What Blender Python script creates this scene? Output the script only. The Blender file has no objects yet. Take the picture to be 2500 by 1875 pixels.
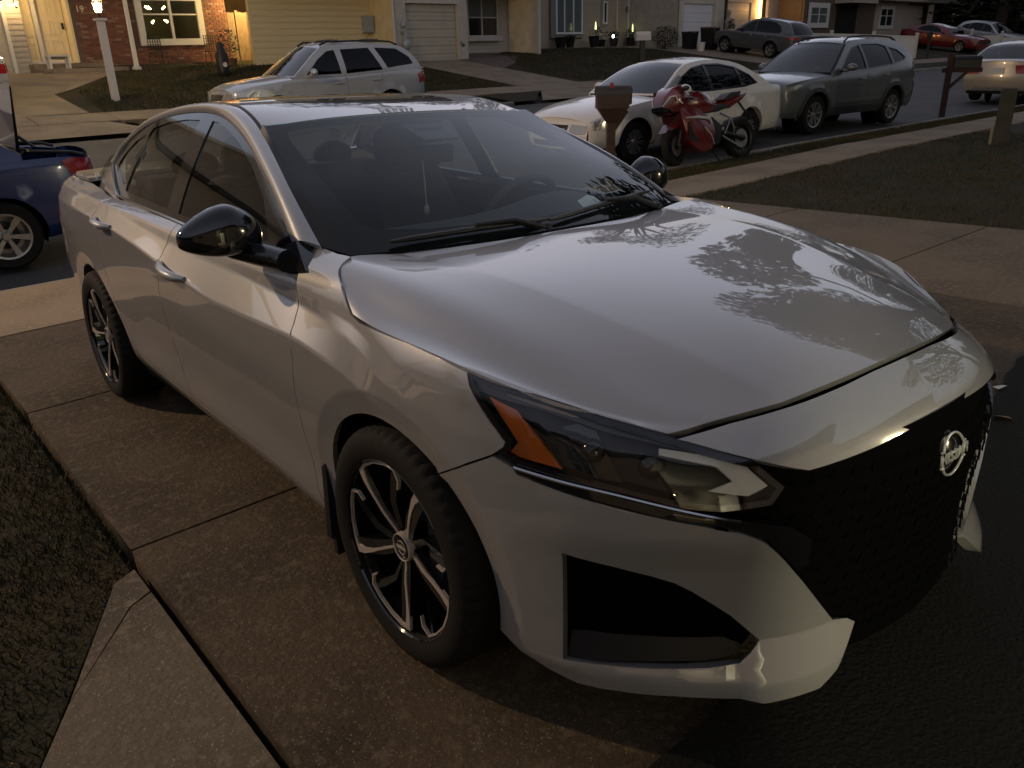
import bpy, bmesh, math, random
from mathutils import Vector, Matrix, geometry
random.seed(7)
SC = bpy.context.scene
COL = SC.collection
# ================= camera =================
MW = (((0.638462,0.769256,-0.024717),(-0.278197,0.260601,0.924496),(-0.717616,0.583380,-0.380389)))
cam_d = bpy.data.cameras.new('camera'); cam = bpy.data.objects.new('camera', cam_d); COL.objects.link(cam)
cam_d.sensor_width = 36.0; cam_d.lens = 28.81; cam_d.clip_start = .05; cam_d.clip_end = 2000
_r, _u, _f = MW
cam.matrix_world = Matrix(((_r[0], _u[0], -_f[0], 1.60813), (_r[1], _u[1], -_f[1], -1.80501), (_r[2], _u[2], -_f[2], 1.57063), (0, 0, 0, 1)))
SC.camera = cam
# ================= dusk sky =================
W = bpy.data.worlds.new('World'); SC.world = W; W.use_nodes = True
wn = W.node_tree.nodes; wl = W.node_tree.links
bg = wn['Background']
sky = wn.new('ShaderNodeTexSky'); sky.sky_type = 'NISHITA'; sky.sun_disc = False
sky.sun_elevation = math.radians(-1.0); sky.sun_rotation = math.radians(309)
sky.air_density = 1.0; sky.dust_density = 4.0; sky.ozone_density = 2.0
hs = wn.new('ShaderNodeHueSaturation'); hs.inputs['Saturation'].default_value = .28
tn = wn.new('ShaderNodeMix'); tn.data_type = 'RGBA'; tn.blend_type = 'MULTIPLY'; tn.inputs['Factor'].default_value = 1.0; tn.inputs['B'].default_value = (.98, .96, 1.04, 1)
wl.new(sky.outputs[0], hs.inputs['Color']); wl.new(hs.outputs[0], tn.inputs['A']); wl.new(tn.outputs['Result'], bg.inputs['Color'])
bg.inputs['Strength'].default_value = .42
sun_d = bpy.data.lights.new('sun', 'SUN'); sun = bpy.data.objects.new('sun', sun_d); COL.objects.link(sun)
sun_d.energy = .02; sun_d.angle = math.radians(30); sun_d.color = (1, .9, .8)
sun.rotation_euler = (math.radians(80), 0, math.radians(90))
SC.view_settings.view_transform = 'Standard'; SC.view_settings.look = 'None'
SC.view_settings.exposure = 2.05; SC.view_settings.gamma = 1.0; SC.view_settings.use_curve_mapping = False

# ================= materials =================
def mat(name, col, rough=.5, metal=0.0, coat=0.0, spec=.5, noise=None, bump=None, emit=None, trans=None):
    m = bpy.data.materials.new(name); m.use_nodes = True
    nt = m.node_tree; b = nt.nodes['Principled BSDF']
    b.inputs['Base Color'].default_value = (*col, 1); b.inputs['Roughness'].default_value = rough
    b.inputs['Metallic'].default_value = metal; b.inputs['Coat Weight'].default_value = coat
    b.inputs['Coat Roughness'].default_value = .02; b.inputs['Specular IOR Level'].default_value = spec
    co = None
    if noise or bump:
        co = nt.nodes.new('ShaderNodeTexCoord')
    if noise:   # list of (scale, colour, low, high, detail)
        prev = None
        for sc_, c2, lo, hi, det in noise:
            n = nt.nodes.new('ShaderNodeTexNoise'); n.inputs['Scale'].default_value = sc_; n.inputs['Detail'].default_value = det
            nt.links.new(co.outputs['Object'], n.inputs['Vector'])
            mr = nt.nodes.new('ShaderNodeMapRange'); mr.inputs['From Min'].default_value = lo; mr.inputs['From Max'].default_value = hi
            nt.links.new(n.outputs['Fac'], mr.inputs['Value'])
            mx = nt.nodes.new('ShaderNodeMix'); mx.data_type = 'RGBA'
            nt.links.new(mr.outputs[0], mx.inputs['Factor'])
            if prev: nt.links.new(prev, mx.inputs['A'])
            else: mx.inputs['A'].default_value = (*col, 1)
            mx.inputs['B'].default_value = (*c2, 1); prev = mx.outputs['Result']
        nt.links.new(prev, b.inputs['Base Color'])
    if bump:    # (scale, strength, distance)
        n = nt.nodes.new('ShaderNodeTexNoise'); n.inputs['Scale'].default_value = bump[0]; n.inputs['Detail'].default_value = 6
        nt.links.new(co.outputs['Object'], n.inputs['Vector'])
        bp = nt.nodes.new('ShaderNodeBump'); bp.inputs['Strength'].default_value = bump[1]; bp.inputs['Distance'].default_value = bump[2]
        nt.links.new(n.outputs['Fac'], bp.inputs['Height']); nt.links.new(bp.outputs[0], b.inputs['Normal'])
    if emit:
        b.inputs['Emission Color'].default_value = (*emit[0], 1); b.inputs['Emission Strength'].default_value = emit[1]
    return m
def glass(name, tint, base=0.0, rough=.01, ior=1.5):
    m = bpy.data.materials.new(name); m.use_nodes = True; nt = m.node_tree; nt.nodes.clear()
    o = nt.nodes.new('ShaderNodeOutputMaterial'); mx = nt.nodes.new('ShaderNodeMixShader')
    t = nt.nodes.new('ShaderNodeBsdfTransparent'); t.inputs[0].default_value = (*tint, 1)
    g = nt.nodes.new('ShaderNodeBsdfGlossy'); g.inputs['Roughness'].default_value = rough; g.inputs['Color'].default_value = (1, 1, 1, 1)
    f0 = ((ior - 1) / (ior + 1)) ** 2 + base
    ge = nt.nodes.new('ShaderNodeNewGeometry'); dt = nt.nodes.new('ShaderNodeVectorMath'); dt.operation = 'DOT_PRODUCT'
    nt.links.new(ge.outputs['Normal'], dt.inputs[0]); nt.links.new(ge.outputs['Incoming'], dt.inputs[1])
    prev = dt.outputs['Value']
    for op, v in (('ABSOLUTE', None), ('SUBTRACT', 1.0), ('POWER', 5.0), ('MULTIPLY', 1 - f0), ('ADD', f0)):   # Schlick, the same from both sides of a pane
        q = nt.nodes.new('ShaderNodeMath'); q.operation = op; q.use_clamp = op == 'ADD'
        if op == 'SUBTRACT': q.inputs[0].default_value = v; nt.links.new(prev, q.inputs[1])
        else:
            nt.links.new(prev, q.inputs[0])
            if v is not None: q.inputs[1].default_value = v
        prev = q.outputs[0]
    nt.links.new(prev, mx.inputs[0])
    nt.links.new(t.outputs[0], mx.inputs[1]); nt.links.new(g.outputs[0], mx.inputs[2]); nt.links.new(mx.outputs[0], o.inputs[0])
    return m
# ================= object helpers =================
def tag(o, label=None, cat=None, group=None, kind=None):
    if label: o['label'] = label
    if cat: o['category'] = cat
    if group: o['group'] = group
    if kind: o['kind'] = kind
    return o
def thing(name, label, cat, loc=(0, 0, 0), rz=0.0, group=None):
    o = bpy.data.objects.new(name, None); COL.objects.link(o); o.location = loc; o.rotation_euler = (0, 0, rz)
    o.empty_display_size = .1
    return tag(o, label, cat, group)
def link(name, me, parent=None):
    o = bpy.data.objects.new(name, me); COL.objects.link(o)
    if parent is not None: o.parent = parent
    return o
def copy_tree(o, parent=None):
    c = o.copy(); COL.objects.link(c)
    if parent is not None: c.parent = parent
    for ch in list(o.children): copy_tree(ch, c)
    return c
class MB:
    def __init__(s): s.v = []; s.f = []; s.m = []
    def add(s, vs, fs, mi=0):
        k = len(s.v); s.v += [tuple(p) for p in vs]; s.f += [tuple(i + k for i in f) for f in fs]; s.m += [mi] * len(fs)
        return s
    def box(s, c, d, rz=0.0, mi=0, top=1.0, rot=None):
        x, y, z = d[0] / 2, d[1] / 2, d[2] / 2; R = rot or Matrix.Rotation(rz, 3, 'Z'); c = Vector(c)
        P = [Vector((a * x * (top if e > 0 else 1), b * y * (top if e > 0 else 1), e * z)) for e in (-1, 1) for a, b in ((-1, -1), (1, -1), (1, 1), (-1, 1))]
        return s.add([c + R @ p for p in P], [(3, 2, 1, 0), (4, 5, 6, 7), (0, 1, 5, 4), (1, 2, 6, 5), (2, 3, 7, 6), (3, 0, 4, 7)], mi)
    def tube(s, pts, r, n=8, mi=0, cap=True):
        pts = [Vector(p) for p in pts]; N = len(pts); rings = []
        rr = r if isinstance(r, (list, tuple)) else [r] * N
        t0 = (pts[1] - pts[0]).normalized(); a = t0.orthogonal().normalized()
        for i, p in enumerate(pts):
            t = (pts[min(i + 1, N - 1)] - pts[max(i - 1, 0)]).normalized()
            a = (a - t * a.dot(t)).normalized(); b = t.cross(a)
            rings.append([p + (a * math.cos(6.28319 * k / n) + b * math.sin(6.28319 * k / n)) * rr[i] for k in range(n)])
        vs = [q for rg in rings for q in rg]
        fs = [(i * n + k, i * n + (k + 1) % n, (i + 1) * n + (k + 1) % n, (i + 1) * n + k) for i in range(N - 1) for k in range(n)]
        if cap: fs += [tuple(range(n))[::-1], tuple((N - 1) * n + k for k in range(n))]
        return s.add(vs, fs, mi)
    def lathe(s, prof, n=32, c=(0, 0, 0), axis='Z', mi=0, mod=None):
        """prof: (radius, height) list; axis Z or Y"""
        vs = []
        for k in range(n):
            a = 6.2831853 * k / n
            for i, (r, h) in enumerate(prof):
                if mod: r = mod(i, k, r)
                if axis == 'Z': vs.append((c[0] + r * math.cos(a), c[1] + r * math.sin(a), c[2] + h))
                elif axis == 'Y': vs.append((c[0] + r * math.cos(a), c[1] + h, c[2] + r * math.sin(a)))
                else: vs.append((c[0] + h, c[1] + r * math.cos(a), c[2] + r * math.sin(a)))
        m = len(prof); fs = []
        for k in range(n):
            k2 = (k + 1) % n
            for i in range(m - 1):
                q = (k * m + i, k2 * m + i, k2 * m + i + 1, k * m + i + 1)
                fs.append(q if axis != 'Y' else q[::-1])
        return s.add(vs, fs, mi)
    def prism(s, poly, ext, mi=0):
        """poly: 3D points (planar), ext: extrusion vector"""
        n = len(poly); e = Vector(ext); P = [Vector(p) for p in poly]
        return s.add(P + [p + e for p in P], [tuple(range(n)), tuple(range(2 * n - 1, n - 1, -1))] + [(i, i + n, (i + 1) % n + n, (i + 1) % n) for i in range(n)], mi)
    def sheet(s, f, nu, nv, mi=0, flip=False, close=False):
        vs = [f(i / nu, j / nv) for i in range(nu + 1) for j in range(nv + 1)]; w = nv + 1
        fs = []
        for i in range(nu):
            for j in range(nv):
                q = (i * w + j, (i + 1) * w + j, (i + 1) * w + j + 1, i * w + j + 1)
                fs.append(q[::-1] if flip else q)
        return s.add(vs, fs, mi)
    def ball(s, c, r, nu=16, nv=10, mi=0, f=None):
        r = r if isinstance(r, (tuple, list)) else (r, r, r)
        def e(u, v):
            a = 6.2831853 * u; b = math.pi * (v - .5)
            p = (math.cos(b) * math.cos(a), math.cos(b) * math.sin(a), math.sin(b))
            if f: p = f(p)
            return (c[0] + r[0] * p[0], c[1] + r[1] * p[1], c[2] + r[2] * p[2])
        return s.sheet(e, nu, nv, mi)
    def build(s, name, mats, parent=None, smooth=35, recalc=True, merge=False):
        me = bpy.data.meshes.new(name); me.from_pydata([tuple(p) for p in s.v], [], s.f)
        for m in (mats if isinstance(mats, (list, tuple)) else [mats]): me.materials.append(m)
        if any(s.m): me.polygons.foreach_set('material_index', s.m)
        if recalc or merge:
            b = bmesh.new(); b.from_mesh(me)
            bmesh.ops.remove_doubles(b, verts=b.verts, dist=1e-5)
            if recalc: bmesh.ops.recalc_face_normals(b, faces=b.faces)
            b.to_mesh(me); b.free()
        if smooth:
            me.shade_smooth(); me.set_sharp_from_angle(angle=math.radians(smooth))
        me.update()
        return link(name, me, parent)
def inside(p, poly):
    x, y = p; c = False; j = len(poly) - 1
    for i in range(len(poly)):
        a, b = poly[i], poly[j]
        if (a[1] > y) != (b[1] > y) and x < (b[0] - a[0]) * (y - a[1]) / (b[1] - a[1]) + a[0]: c = not c
        j = i
    return c
def segd(p, a, b):
    dx, dy = b[0] - a[0], b[1] - a[1]; l = dx * dx + dy * dy
    t = 0 if l == 0 else max(0, min(1, ((p[0] - a[0]) * dx + (p[1] - a[1]) * dy) / l))
    return math.hypot(p[0] - a[0] - t * dx, p[1] - a[1] - t * dy)
def dens(poly, step, closed=True):
    out = []
    n = len(poly)
    for i in range(n if closed else n - 1):
        a, b = poly[i], poly[(i + 1) % n]; k = max(1, int(math.hypot(b[0] - a[0], b[1] - a[1]) / step + .5))
        out += [(a[0] + (b[0] - a[0]) * j / k, a[1] + (b[1] - a[1]) * j / k) for j in range(k)]
    if not closed: out.append(poly[-1])
    return out
def patch(ev, outline, holes=(), step=.03, curves=(), thick=.015, ref=None, bstep=None, eps=2e-3):
    """trimmed surface patch: outline and holes in the surface's own (u,v) domain, ev(u,v) -> point.
    returns verts, faces, normals (outward); rim verts carry their own normals"""
    bs = bstep or step * .7
    loops = [dens(list(outline), bs)] + [dens(list(h), bs) for h in holes]
    pts = []; edges = []
    for lp in loops:
        k = len(pts); pts += lp; edges += [(k + i, k + (i + 1) % len(lp)) for i in range(len(lp))]
    segs = [(pts[a], pts[b]) for a, b in edges]
    def ok(p, m):
        if not inside(p, loops[0]) or any(inside(p, h) for h in loops[1:]): return False
        return all(segd(p, a, b) > m for a, b in segs)
    csegs = []
    for c in curves:
        prev = None
        for p in dens(list(c), step * .8, False):
            if ok(p, step * .2):
                pts.append(p); k = len(pts) - 1
                if prev is not None: edges.append((prev, k)); csegs.append((pts[prev], p))
                prev = k
            else: prev = None
    us = [p[0] for p in loops[0]]; vs_ = [p[1] for p in loops[0]]
    j = 0; v = min(vs_) + step * .5
    while v < max(vs_):
        u = min(us) + (step * .5 if j % 2 else 0)
        while u < max(us):
            p = (u, v)
            if ok(p, step * .5) and all(segd(p, a, b) > step * .4 for a, b in csegs): pts.append(p)
            u += step
        v += step * .87; j += 1
    r = geometry.delaunay_2d_cdt([Vector(p) for p in pts], edges, [], 0, 1e-7)
    P2 = [(q[0], q[1]) for q in r[0]]; tri = []
    for f in r[2]:
        cx = sum(P2[i][0] for i in f) / len(f); cy = sum(P2[i][1] for i in f) / len(f)
        if inside((cx, cy), loops[0]) and not any(inside((cx, cy), h) for h in loops[1:]): tri.append(tuple(f))
    V = [Vector(ev(*p)) for p in P2]; N = []
    for i, p in enumerate(P2):
        du = Vector(ev(p[0] + eps, p[1])) - Vector(ev(p[0] - eps, p[1])); dv = Vector(ev(p[0], p[1] + eps)) - Vector(ev(p[0], p[1] - eps))
        n = du.cross(dv); n = n.normalized() if n.length > 0 else Vector((0, 0, 1))
        rf = Vector(ref(V[i]) if callable(ref) else ref)
        if n.dot(rf) < 0: n = -n
        N.append(n)
    F = []
    for f in tri:
        a, b, c = (V[i] for i in f[:3]); n = (b - a).cross(c - a)
        F.append(f if n.dot(N[f[0]] + N[f[1]] + N[f[2]]) > 0 else f[::-1])
    if thick:
        cnt = {}
        for f in F:
            for i in range(len(f)):
                e = (f[i], f[(i + 1) % len(f)]); cnt[e] = cnt.get(e, 0) + 1
        base = len(V); mp = {}
        bd = [e for e in cnt if (e[1], e[0]) not in cnt]
        for a, b in bd:
            for i in (a, b):
                if i not in mp:
                    mp[i] = len(V); V += [V[i].copy(), V[i] - N[i] * thick]; N += [None, None]
        acc = {}
        for a, b in bd:
            en = (V[b] - V[a]).cross(N[a]).normalized()
            for i in (a, b): acc[i] = acc.get(i, Vector()) + en
            F.append((mp[b], mp[a], mp[a] + 1, mp[b] + 1))
        for i, n in acc.items():
            n = n.normalized() if n.length > 0 else N[i]
            N[mp[i]] = n; N[mp[i] + 1] = n
    return V, F, N
def mirror_y(p):
    V, F, N = p
    return [Vector((v.x, -v.y, v.z)) for v in V], [f[::-1] for f in F], [Vector((n.x, -n.y, n.z)) for n in N]
def pobj(name, parts, mats, parent=None):
    """patches joined into one mesh with their analytic normals"""
    V = []; F = []; N = []
    for v, f, n in parts:
        k = len(V); V += v; N += n; F += [tuple(i + k for i in q) for q in f]
    me = bpy.data.meshes.new(name); me.from_pydata([tuple(p) for p in V], [], F)
    for m in (mats if isinstance(mats, (list, tuple)) else [mats]): me.materials.append(m)
    me.shade_smooth(); me.normals_split_custom_set_from_vertices([tuple(n) for n in N]); me.update()
    return link(name, me, parent)

# ================= terrain, street, pavements =================
def clampf(v, a, b): return max(a, min(b, v))
def kerb_z(y): return -.235 + .0135 * clampf(y, -2, 11)
def street_x(y):
    if y < 6: return -6.62 + .26 * clampf((y - 1) / 5, 0, 1)
    return -6.36 - .031 * clampf(y - 6, 0, 60)
def terrain(x, y):
    """height of the ground sheet"""
    ks = street_x(y) ; s = kerb_z(y)
    if x >= ks + 1.8:
        lat = .0211 * clampf(y, -1.6, 1.6) + .0135 * (clampf(y, -2, 11) - clampf(y, -1.6, 1.6))
        return -.175 + lat + .0388 * (min(x, 2.5) - (ks + 1.8)) - .007 * 0
    if x >= ks:
        f = (x - ks) / 1.8
        z1 = -.175 + .0211 * clampf(y, -1.6, 1.6) + .0135 * (clampf(y, -2, 11) - clampf(y, -1.6, 1.6))
        return s + (z1 - s) * f
    X = [ks, ks - 10.3, ks - 13.2, ks - 21.7, ks - 34]; Z = [s, .12, .41, 1.33, 1.9]
    for i in range(4):
        if x >= X[i + 1]: return Z[i] + (Z[i + 1] - Z[i]) * (X[i] - x) / (X[i] - X[i + 1])
    return Z[-1]

def noise_mat(name, col, c2, c3, s1=3.0, s2=40.0, rough=.9, bump=(60, .3, .004), speck=None):
    ns = [(s1, c2, .42, .62, 5), (s2, c3, .52, .68, 4)]
    if speck: ns.append(speck)
    return mat(name, col, rough, noise=ns, bump=bump, spec=.3)
M_DRIVE = noise_mat('old_concrete', (.066, .046, .027), (.037, .026, .015), (.092, .067, .042), 1.6, 26, .85, (55, .6, .010), (150, (.19, .155, .11), .64, .69, 2))
M_PATH = noise_mat('path_concrete', (.115, .090, .062), (.075, .060, .042), (.15, .12, .085), 1.4, 28, .88, (60, .6, .008), (130, (.24, .20, .15), .64, .69, 2))
M_WALK = noise_mat('pavement_concrete', (.22, .172, .118), (.155, .12, .082), (.255, .205, .145), 1.2, 30, .88, (70, .4, .006), (130, (.31, .27, .22), .68, .72, 2))
M_ASPH = noise_mat('asphalt', (.062, .058, .055), (.045, .042, .040), (.085, .078, .07), .8, 45, .8, (120, .5, .006))
M_KERB = noise_mat('kerb_concrete', (.20, .185, .16), (.13, .12, .10), (.24, .22, .2), 2, 30)
M_GRASS = noise_mat('lawn_soil', (.021, .018, .007), (.031, .021, .008), (.015, .015, .006), 1.1, 14, .95, (40, .8, .03))
M_BLADE = mat('grass_blades', (.034, .034, .010), .7, noise=[(1.3, (.070, .045, .016), .42, .60, 4), (60, (.022, .028, .008), .5, .6, 1)], spec=.2)
M_SOIL = noise_mat('bare_soil', (.05, .042, .03), (.035, .03, .02), (.07, .055, .04))
def drape(name, poly, m, dz=0.0, step=.8, thick=0.0, parent=None, kind='structure', holes=()):
    p = patch(lambda x, y: (x, y, terrain(x, y) + dz), poly, holes, step, [], thick, (0, 0, 1), step)
    o = pobj(name, [p], m, parent)
    if kind: o['kind'] = kind
    return o
m = MB(); m.sheet(lambda u, v: (lambda x, y: (x, y, terrain(x, y) - .14))(-150 + 180 * u ** .6, -90 + 260 * v), 60, 60); tag(m.build('ground', M_SOIL, None, 60), kind='structure')
ksl = lambda d, ys: [(street_x(y) + d, y) for y in ys]
YS = [-60, -30, -10, -4, -1, 1, 3.5, 6, 9, 14, 20, 30, 45, 70, 110]
drape('street', ksl(0, YS) + ksl(-10.3, YS[::-1]), M_ASPH, -.07, 1.6)
# near driveway: slabs cast side by side with open joints
M_DRV2 = noise_mat('pale_concrete', (.135, .102, .068), (.09, .068, .046), (.17, .13, .09), 1.1, 30, .85, (55, .5, .008))
DRV = bpy.data.objects.new('driveway', None); COL.objects.link(DRV); DRV['kind'] = 'structure'
xs = [(-4.74, -3.0), (-2.985, -1.19), (-1.175, 1.2), (1.215, 3.0)]; ysd = [(-1.30, 1.15), (1.165, 3.45), (3.465, 5.72)]
for xa, xb in xs:
    for ya, yb in ysd:
        if xa < -2.9 and xb < -2.9 and False: continue
        o = drape('slab', [(xa, ya), (xb, ya), (xb, yb), (xa, yb)], M_DRIVE if ya < 3 else M_DRV2, .012 + random.uniform(-.002, .002), .3, .10, DRV, None)
# near pavement slabs and apron
PAV = bpy.data.objects.new('pavement', None); COL.objects.link(PAV); PAV['kind'] = 'structure'
y = -9.0
while y < 34:
    y2 = y + (1.28 if y < 12 else 1.5)
    a = [(street_x(y) + .86, y + .006), (street_x(y) + 1.86, y + .006), (street_x(y2) + 1.86, y2 - .006), (street_x(y2) + .86, y2 - .006)]
    drape('slab', a, M_WALK, .014 + random.uniform(-.004, .004), .5, .1, PAV, None); y = y2
for ya, yb in ((-2.1, .6), (.612, 3.3), (3.312, 6.2)):
    drape('slab', [(street_x(ya) + .30, ya), (street_x(ya) + .845, ya), (street_x(yb) + .845, yb), (street_x(yb) + .30, yb)], M_WALK, .004, .4, .1, PAV, None)
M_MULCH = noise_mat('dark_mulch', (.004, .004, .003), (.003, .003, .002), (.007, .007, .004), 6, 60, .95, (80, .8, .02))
_r = random.Random(4); _ed = [(.70, -1.28), (.74, -.9), (.70, -.5), (.66, 0), (.60, .5), (.52, 1.1), (.40, 1.8), (.28, 2.5), (.16, 3.1), (.18, 4.2), (.15, 5.68)]; _ed = [(x + _r.uniform(-.02, .02), y) for x, y in dens(_ed, .12, False)]
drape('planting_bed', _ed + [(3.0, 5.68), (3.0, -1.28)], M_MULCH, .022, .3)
drape('gutter', ksl(0.0, [-2.3, -1, 1, 3.5, 6.4]) + ksl(.29, [6.4, 3.5, 1, -1, -2.3]), M_KERB, -.045, .5, .1)
drape('kerb', ksl(0.0, [6.42, 9, 14, 20, 30, 45, 70]) + ksl(.15, [70, 45, 30, 20, 14, 9, 6.42]), M_KERB, .02, .6, .14)
drape('kerb', ksl(0.0, [-40, -20, -8, -2.32]) + ksl(.15, [-2.32, -8, -20, -40]), M_KERB, .02, .6, .14)
# lawns on this side
WALKP = [(-1.075, -1.325), (-1.035, -1.40), (-.50, -1.665), (-.27, -1.79), (.5, -2.18), (1.6, -2.7), (3.0, -3.3), (3.4, -2.2), (2.6, -1.33), (1.2, -1.325)]
GL = [(-4.74, -1.33), (-1.08, -1.33), (-1.055, -1.41), (-.52, -1.68), (-.29, -1.805), (.48, -2.2), (1.58, -2.72), (3.0, -3.34), (3.0, -14), (-4.74, -14)]
drape('lawn', GL, M_GRASS, -.035, .5)
FW = bpy.data.objects.new('garden_path', None); COL.objects.link(FW); FW['kind'] = 'structure'
drape('slab', [(-1.075, -1.325), (-1.035, -1.40), (-.52, -1.655), (-.86, -1.40), (-.90, -1.325)], M_PATH, -.006, .1, .08, FW, None)
drape('slab', [(-.888, -1.325), (-.848, -1.40), (-.508, -1.660), (-.27, -1.79), (.5, -2.18), (1.6, -2.7), (3.0, -3.3), (3.4, -2.2), (2.6, -1.325)], M_PATH, -.004, .2, .08, FW, None)
GR_ = ksl(1.87, [5.75, 9, 14, 20, 30]) + [(14, 30), (14, 5.75)]
drape('driveway_side', [(3.02, 1.9), (9.0, 1.9), (9.0, 5.7), (3.02, 5.7)], M_DRIVE, .008, .6)
drape('lawn', GR_, M_GRASS, -.01, .8)
drape('grass_verge', ksl(.16, [6.4, 9, 14, 20, 30, 45]) + ksl(.845, [45, 30, 20, 14, 9, 6.4]), M_GRASS, -.005, .6)
def blades(name, poly, n, h, dz, wd=.004, seed=1):
    rnd = random.Random(seed); V = []; F = []
    x0 = min(p[0] for p in poly); x1 = max(p[0] for p in poly); y0 = min(p[1] for p in poly); y1 = max(p[1] for p in poly); c = 0
    while c < n:
        x = rnd.uniform(x0, x1); y = rnd.uniform(y0, y1)
        if not inside((x, y), poly): continue
        k = .55 + .45 * math.sin(x * 2.1 + 1.3 * math.sin(y * 1.7)) * math.sin(y * 2.7 + x)
        if rnd.random() > .35 + .65 * abs(k): c += 1; continue
        z = terrain(x, y) + dz; a = rnd.uniform(0, 6.283); hh = h * rnd.uniform(.4, 1.2); l = rnd.uniform(.1, .9) * hh; b = rnd.uniform(0, 6.283)
        i = len(V); V += [(x - wd * math.cos(a), y - wd * math.sin(a), z), (x + wd * math.cos(a), y + wd * math.sin(a), z), (x + l * math.cos(b), y + l * math.sin(b), z + hh)]; F.append((i, i + 1, i + 2)); c += 1
    me = bpy.data.meshes.new(name); me.from_pydata(V, [], F); me.materials.append(M_BLADE); me.update(); tag(link(name, me), kind='stuff')
blades('grass', [(-4.7, -1.31), (-1.1, -1.31), (-1.06, -1.39), (-.52, -1.66), (-.29, -1.79), (.6, -2.25), (.6, -3.4), (-4.7, -4.4)], 70000, .045, -.04, .0035, 1)
blades('grass', ksl(1.84, [5.71, 9, 14]) + [(3.5, 14), (3.5, 5.71)], 60000, .05, -.015, .005, 2)
blades('grass', ksl(.17, [6.42, 9, 14, 20, 26]) + ksl(.84, [26, 20, 14, 9, 6.42]), 26000, .055, -.01, .005, 3)
# far side of the street
drape('kerb', ksl(-10.3, [3.9, 9, 13.6]) + ksl(-10.45, [13.6, 9, 3.9]), M_KERB, .02, .8, .12)
drape('kerb', ksl(-10.3, [20.6, 26, 32]) + ksl(-10.45, [32, 26, 20.6]), M_KERB, .02, .8, .12)
drape('kerb', ksl(-10.3, [38.5, 50, 70, 100]) + ksl(-10.45, [100, 70, 50, 38.5]), M_KERB, .02, 1, .12)
FPV = bpy.data.objects.new('far_pavement', None); COL.objects.link(FPV); FPV['kind'] = 'structure'
y = -14.0
while y < 66:
    y2 = y + 1.6
    drape('slab', [(street_x(y) - 11.95, y + .01), (street_x(y2) - 11.95, y2 - .01), (street_x(y2) - 13.1, y2 - .01), (street_x(y) - 13.1, y + .01)], M_WALK, .012, .9, .08, FPV, None); y = y2
def fdrive(y0, y1, xe, flare=.7):
    a = street_x((y0 + y1) / 2)
    drape('far_driveway', [(a - 10.3, y0 - flare), (a - 10.3, y1 + flare), (a - 11.93, y1), (a - 11.93, y0)], M_WALK, .004, .8)
    drape('far_driveway', [(a - 13.12, y0), (a - 13.12, y1), (xe, y1), (xe, y0)], M_WALK, .006, 1.0)
fdrive(-3.2, 3.3, -29.5); fdrive(16.15, 18.95, -26.7, 1.4); fdrive(32.6, 37.6, -31, .8)
drape('far_path', [(-22.7, 3.3), (-23.2, 3.75), (-25.9, 5.55), (-26.85, 6.0), (-27.0, 3.3)], M_WALK, .008, .6)
drape('paver_apron', [(-26.8, 18.97), (-23.9, 18.97), (-25.2, 20.6), (-27.3, 22.5), (-28.0, 21.5)], noise_mat('brick_pavers', (.12, .085, .07), (.09, .065, .055), (.16, .12, .1), 2, 22), .01, .6)
fl = lambda d, ys: [(street_x(y) + d, y) for y in ys]
drape('far_lawn', fl(-13.12, [3.3, 8, 12, 16.1]) + [(-26.4, 16.1), (-29.2, 11.7), (-28.3, 6.2), (-26.85, 6.0), (-23.1, 3.72), (-22.7, 3.32)], M_GRASS, 0, 1.0)
drape('far_lawn', fl(-13.12, [19, 24, 28, 32.5]) + [(-29.5, 32.5), (-31.5, 27.5), (-28.6, 21.8), (-27.0, 21.5), (-24.9, 20.0), (-23.8, 19.0)], M_GRASS, 0, 1.0)
drape('far_lawn', fl(-13.12, [37.7, 45, 55, 70]) + [(-36, 70), (-32, 37.7)], M_GRASS, 0, 1.4)
drape('grass_verge', fl(-10.47, [4.1, 8, 13.4]) + fl(-11.93, [13.6, 8, 3.6]), M_GRASS, .0, .9)
drape('grass_verge', fl(-10.47, [13.7, 14.6]) + fl(-11.93, [16.0, 13.65]), M_GRASS, .002, .9)
drape('grass_verge', fl(-10.47, [20.7, 26, 31.6]) + fl(-11.93, [32.3, 26, 19.2]), M_GRASS, .0, .9)
drape('grass_verge', fl(-10.47, [38.8, 50, 66]) + fl(-11.93, [66, 50, 38.0]), M_GRASS, .0, 1.2)
blades('grass', fl(-13.14, [3.6, 8, 12, 16]) + [(-26.2, 16), (-27.5, 9), (-26.6, 6.1), (-23.0, 3.9)], 40000, .07, 0, .010, 4)
blades('grass', fl(-13.14, [19.2, 24, 28, 32]) + [(-29, 32), (-30.5, 28), (-27.5, 22), (-24.5, 20.2), (-23, 19.2)], 34000, .07, 0, .010, 5)

# ================= houses across the street =================
def sid_m(n, c, c2): return mat(n, c, .6, noise=[(3, c2, .4, .65, 3)], bump=(30, .1, .003))
M_YEL = sid_m('cream_siding', (.62, .50, .27), (.56, .44, .23)); M_WSID = sid_m('white_siding', (.46, .42, .35), (.40, .36, .30))
M_TAN = sid_m('tan_siding', (.32, .26, .19), (.27, .22, .16)); M_GSID = sid_m('grey_siding', (.30, .27, .23), (.25, .23, .2))
M_TRIM = mat('painted_trim', (.50, .48, .44), .5, bump=(25, .08, .002)); M_WDOOR = mat('white_door_paint', (.58, .58, .58), .4)
M_BEIGE = mat('beige_door_paint', (.40, .36, .28), .5, noise=[(2, (.36, .32, .25), .4, .7, 3)]); M_DPANE = mat('dark_window_glass', (.015, .018, .018), .06, spec=.8)
M_CURT = mat('window_with_blind', (.10, .115, .105), .15, spec=.6); M_MORT = mat('mortar', (.10, .075, .06), .9)
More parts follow.
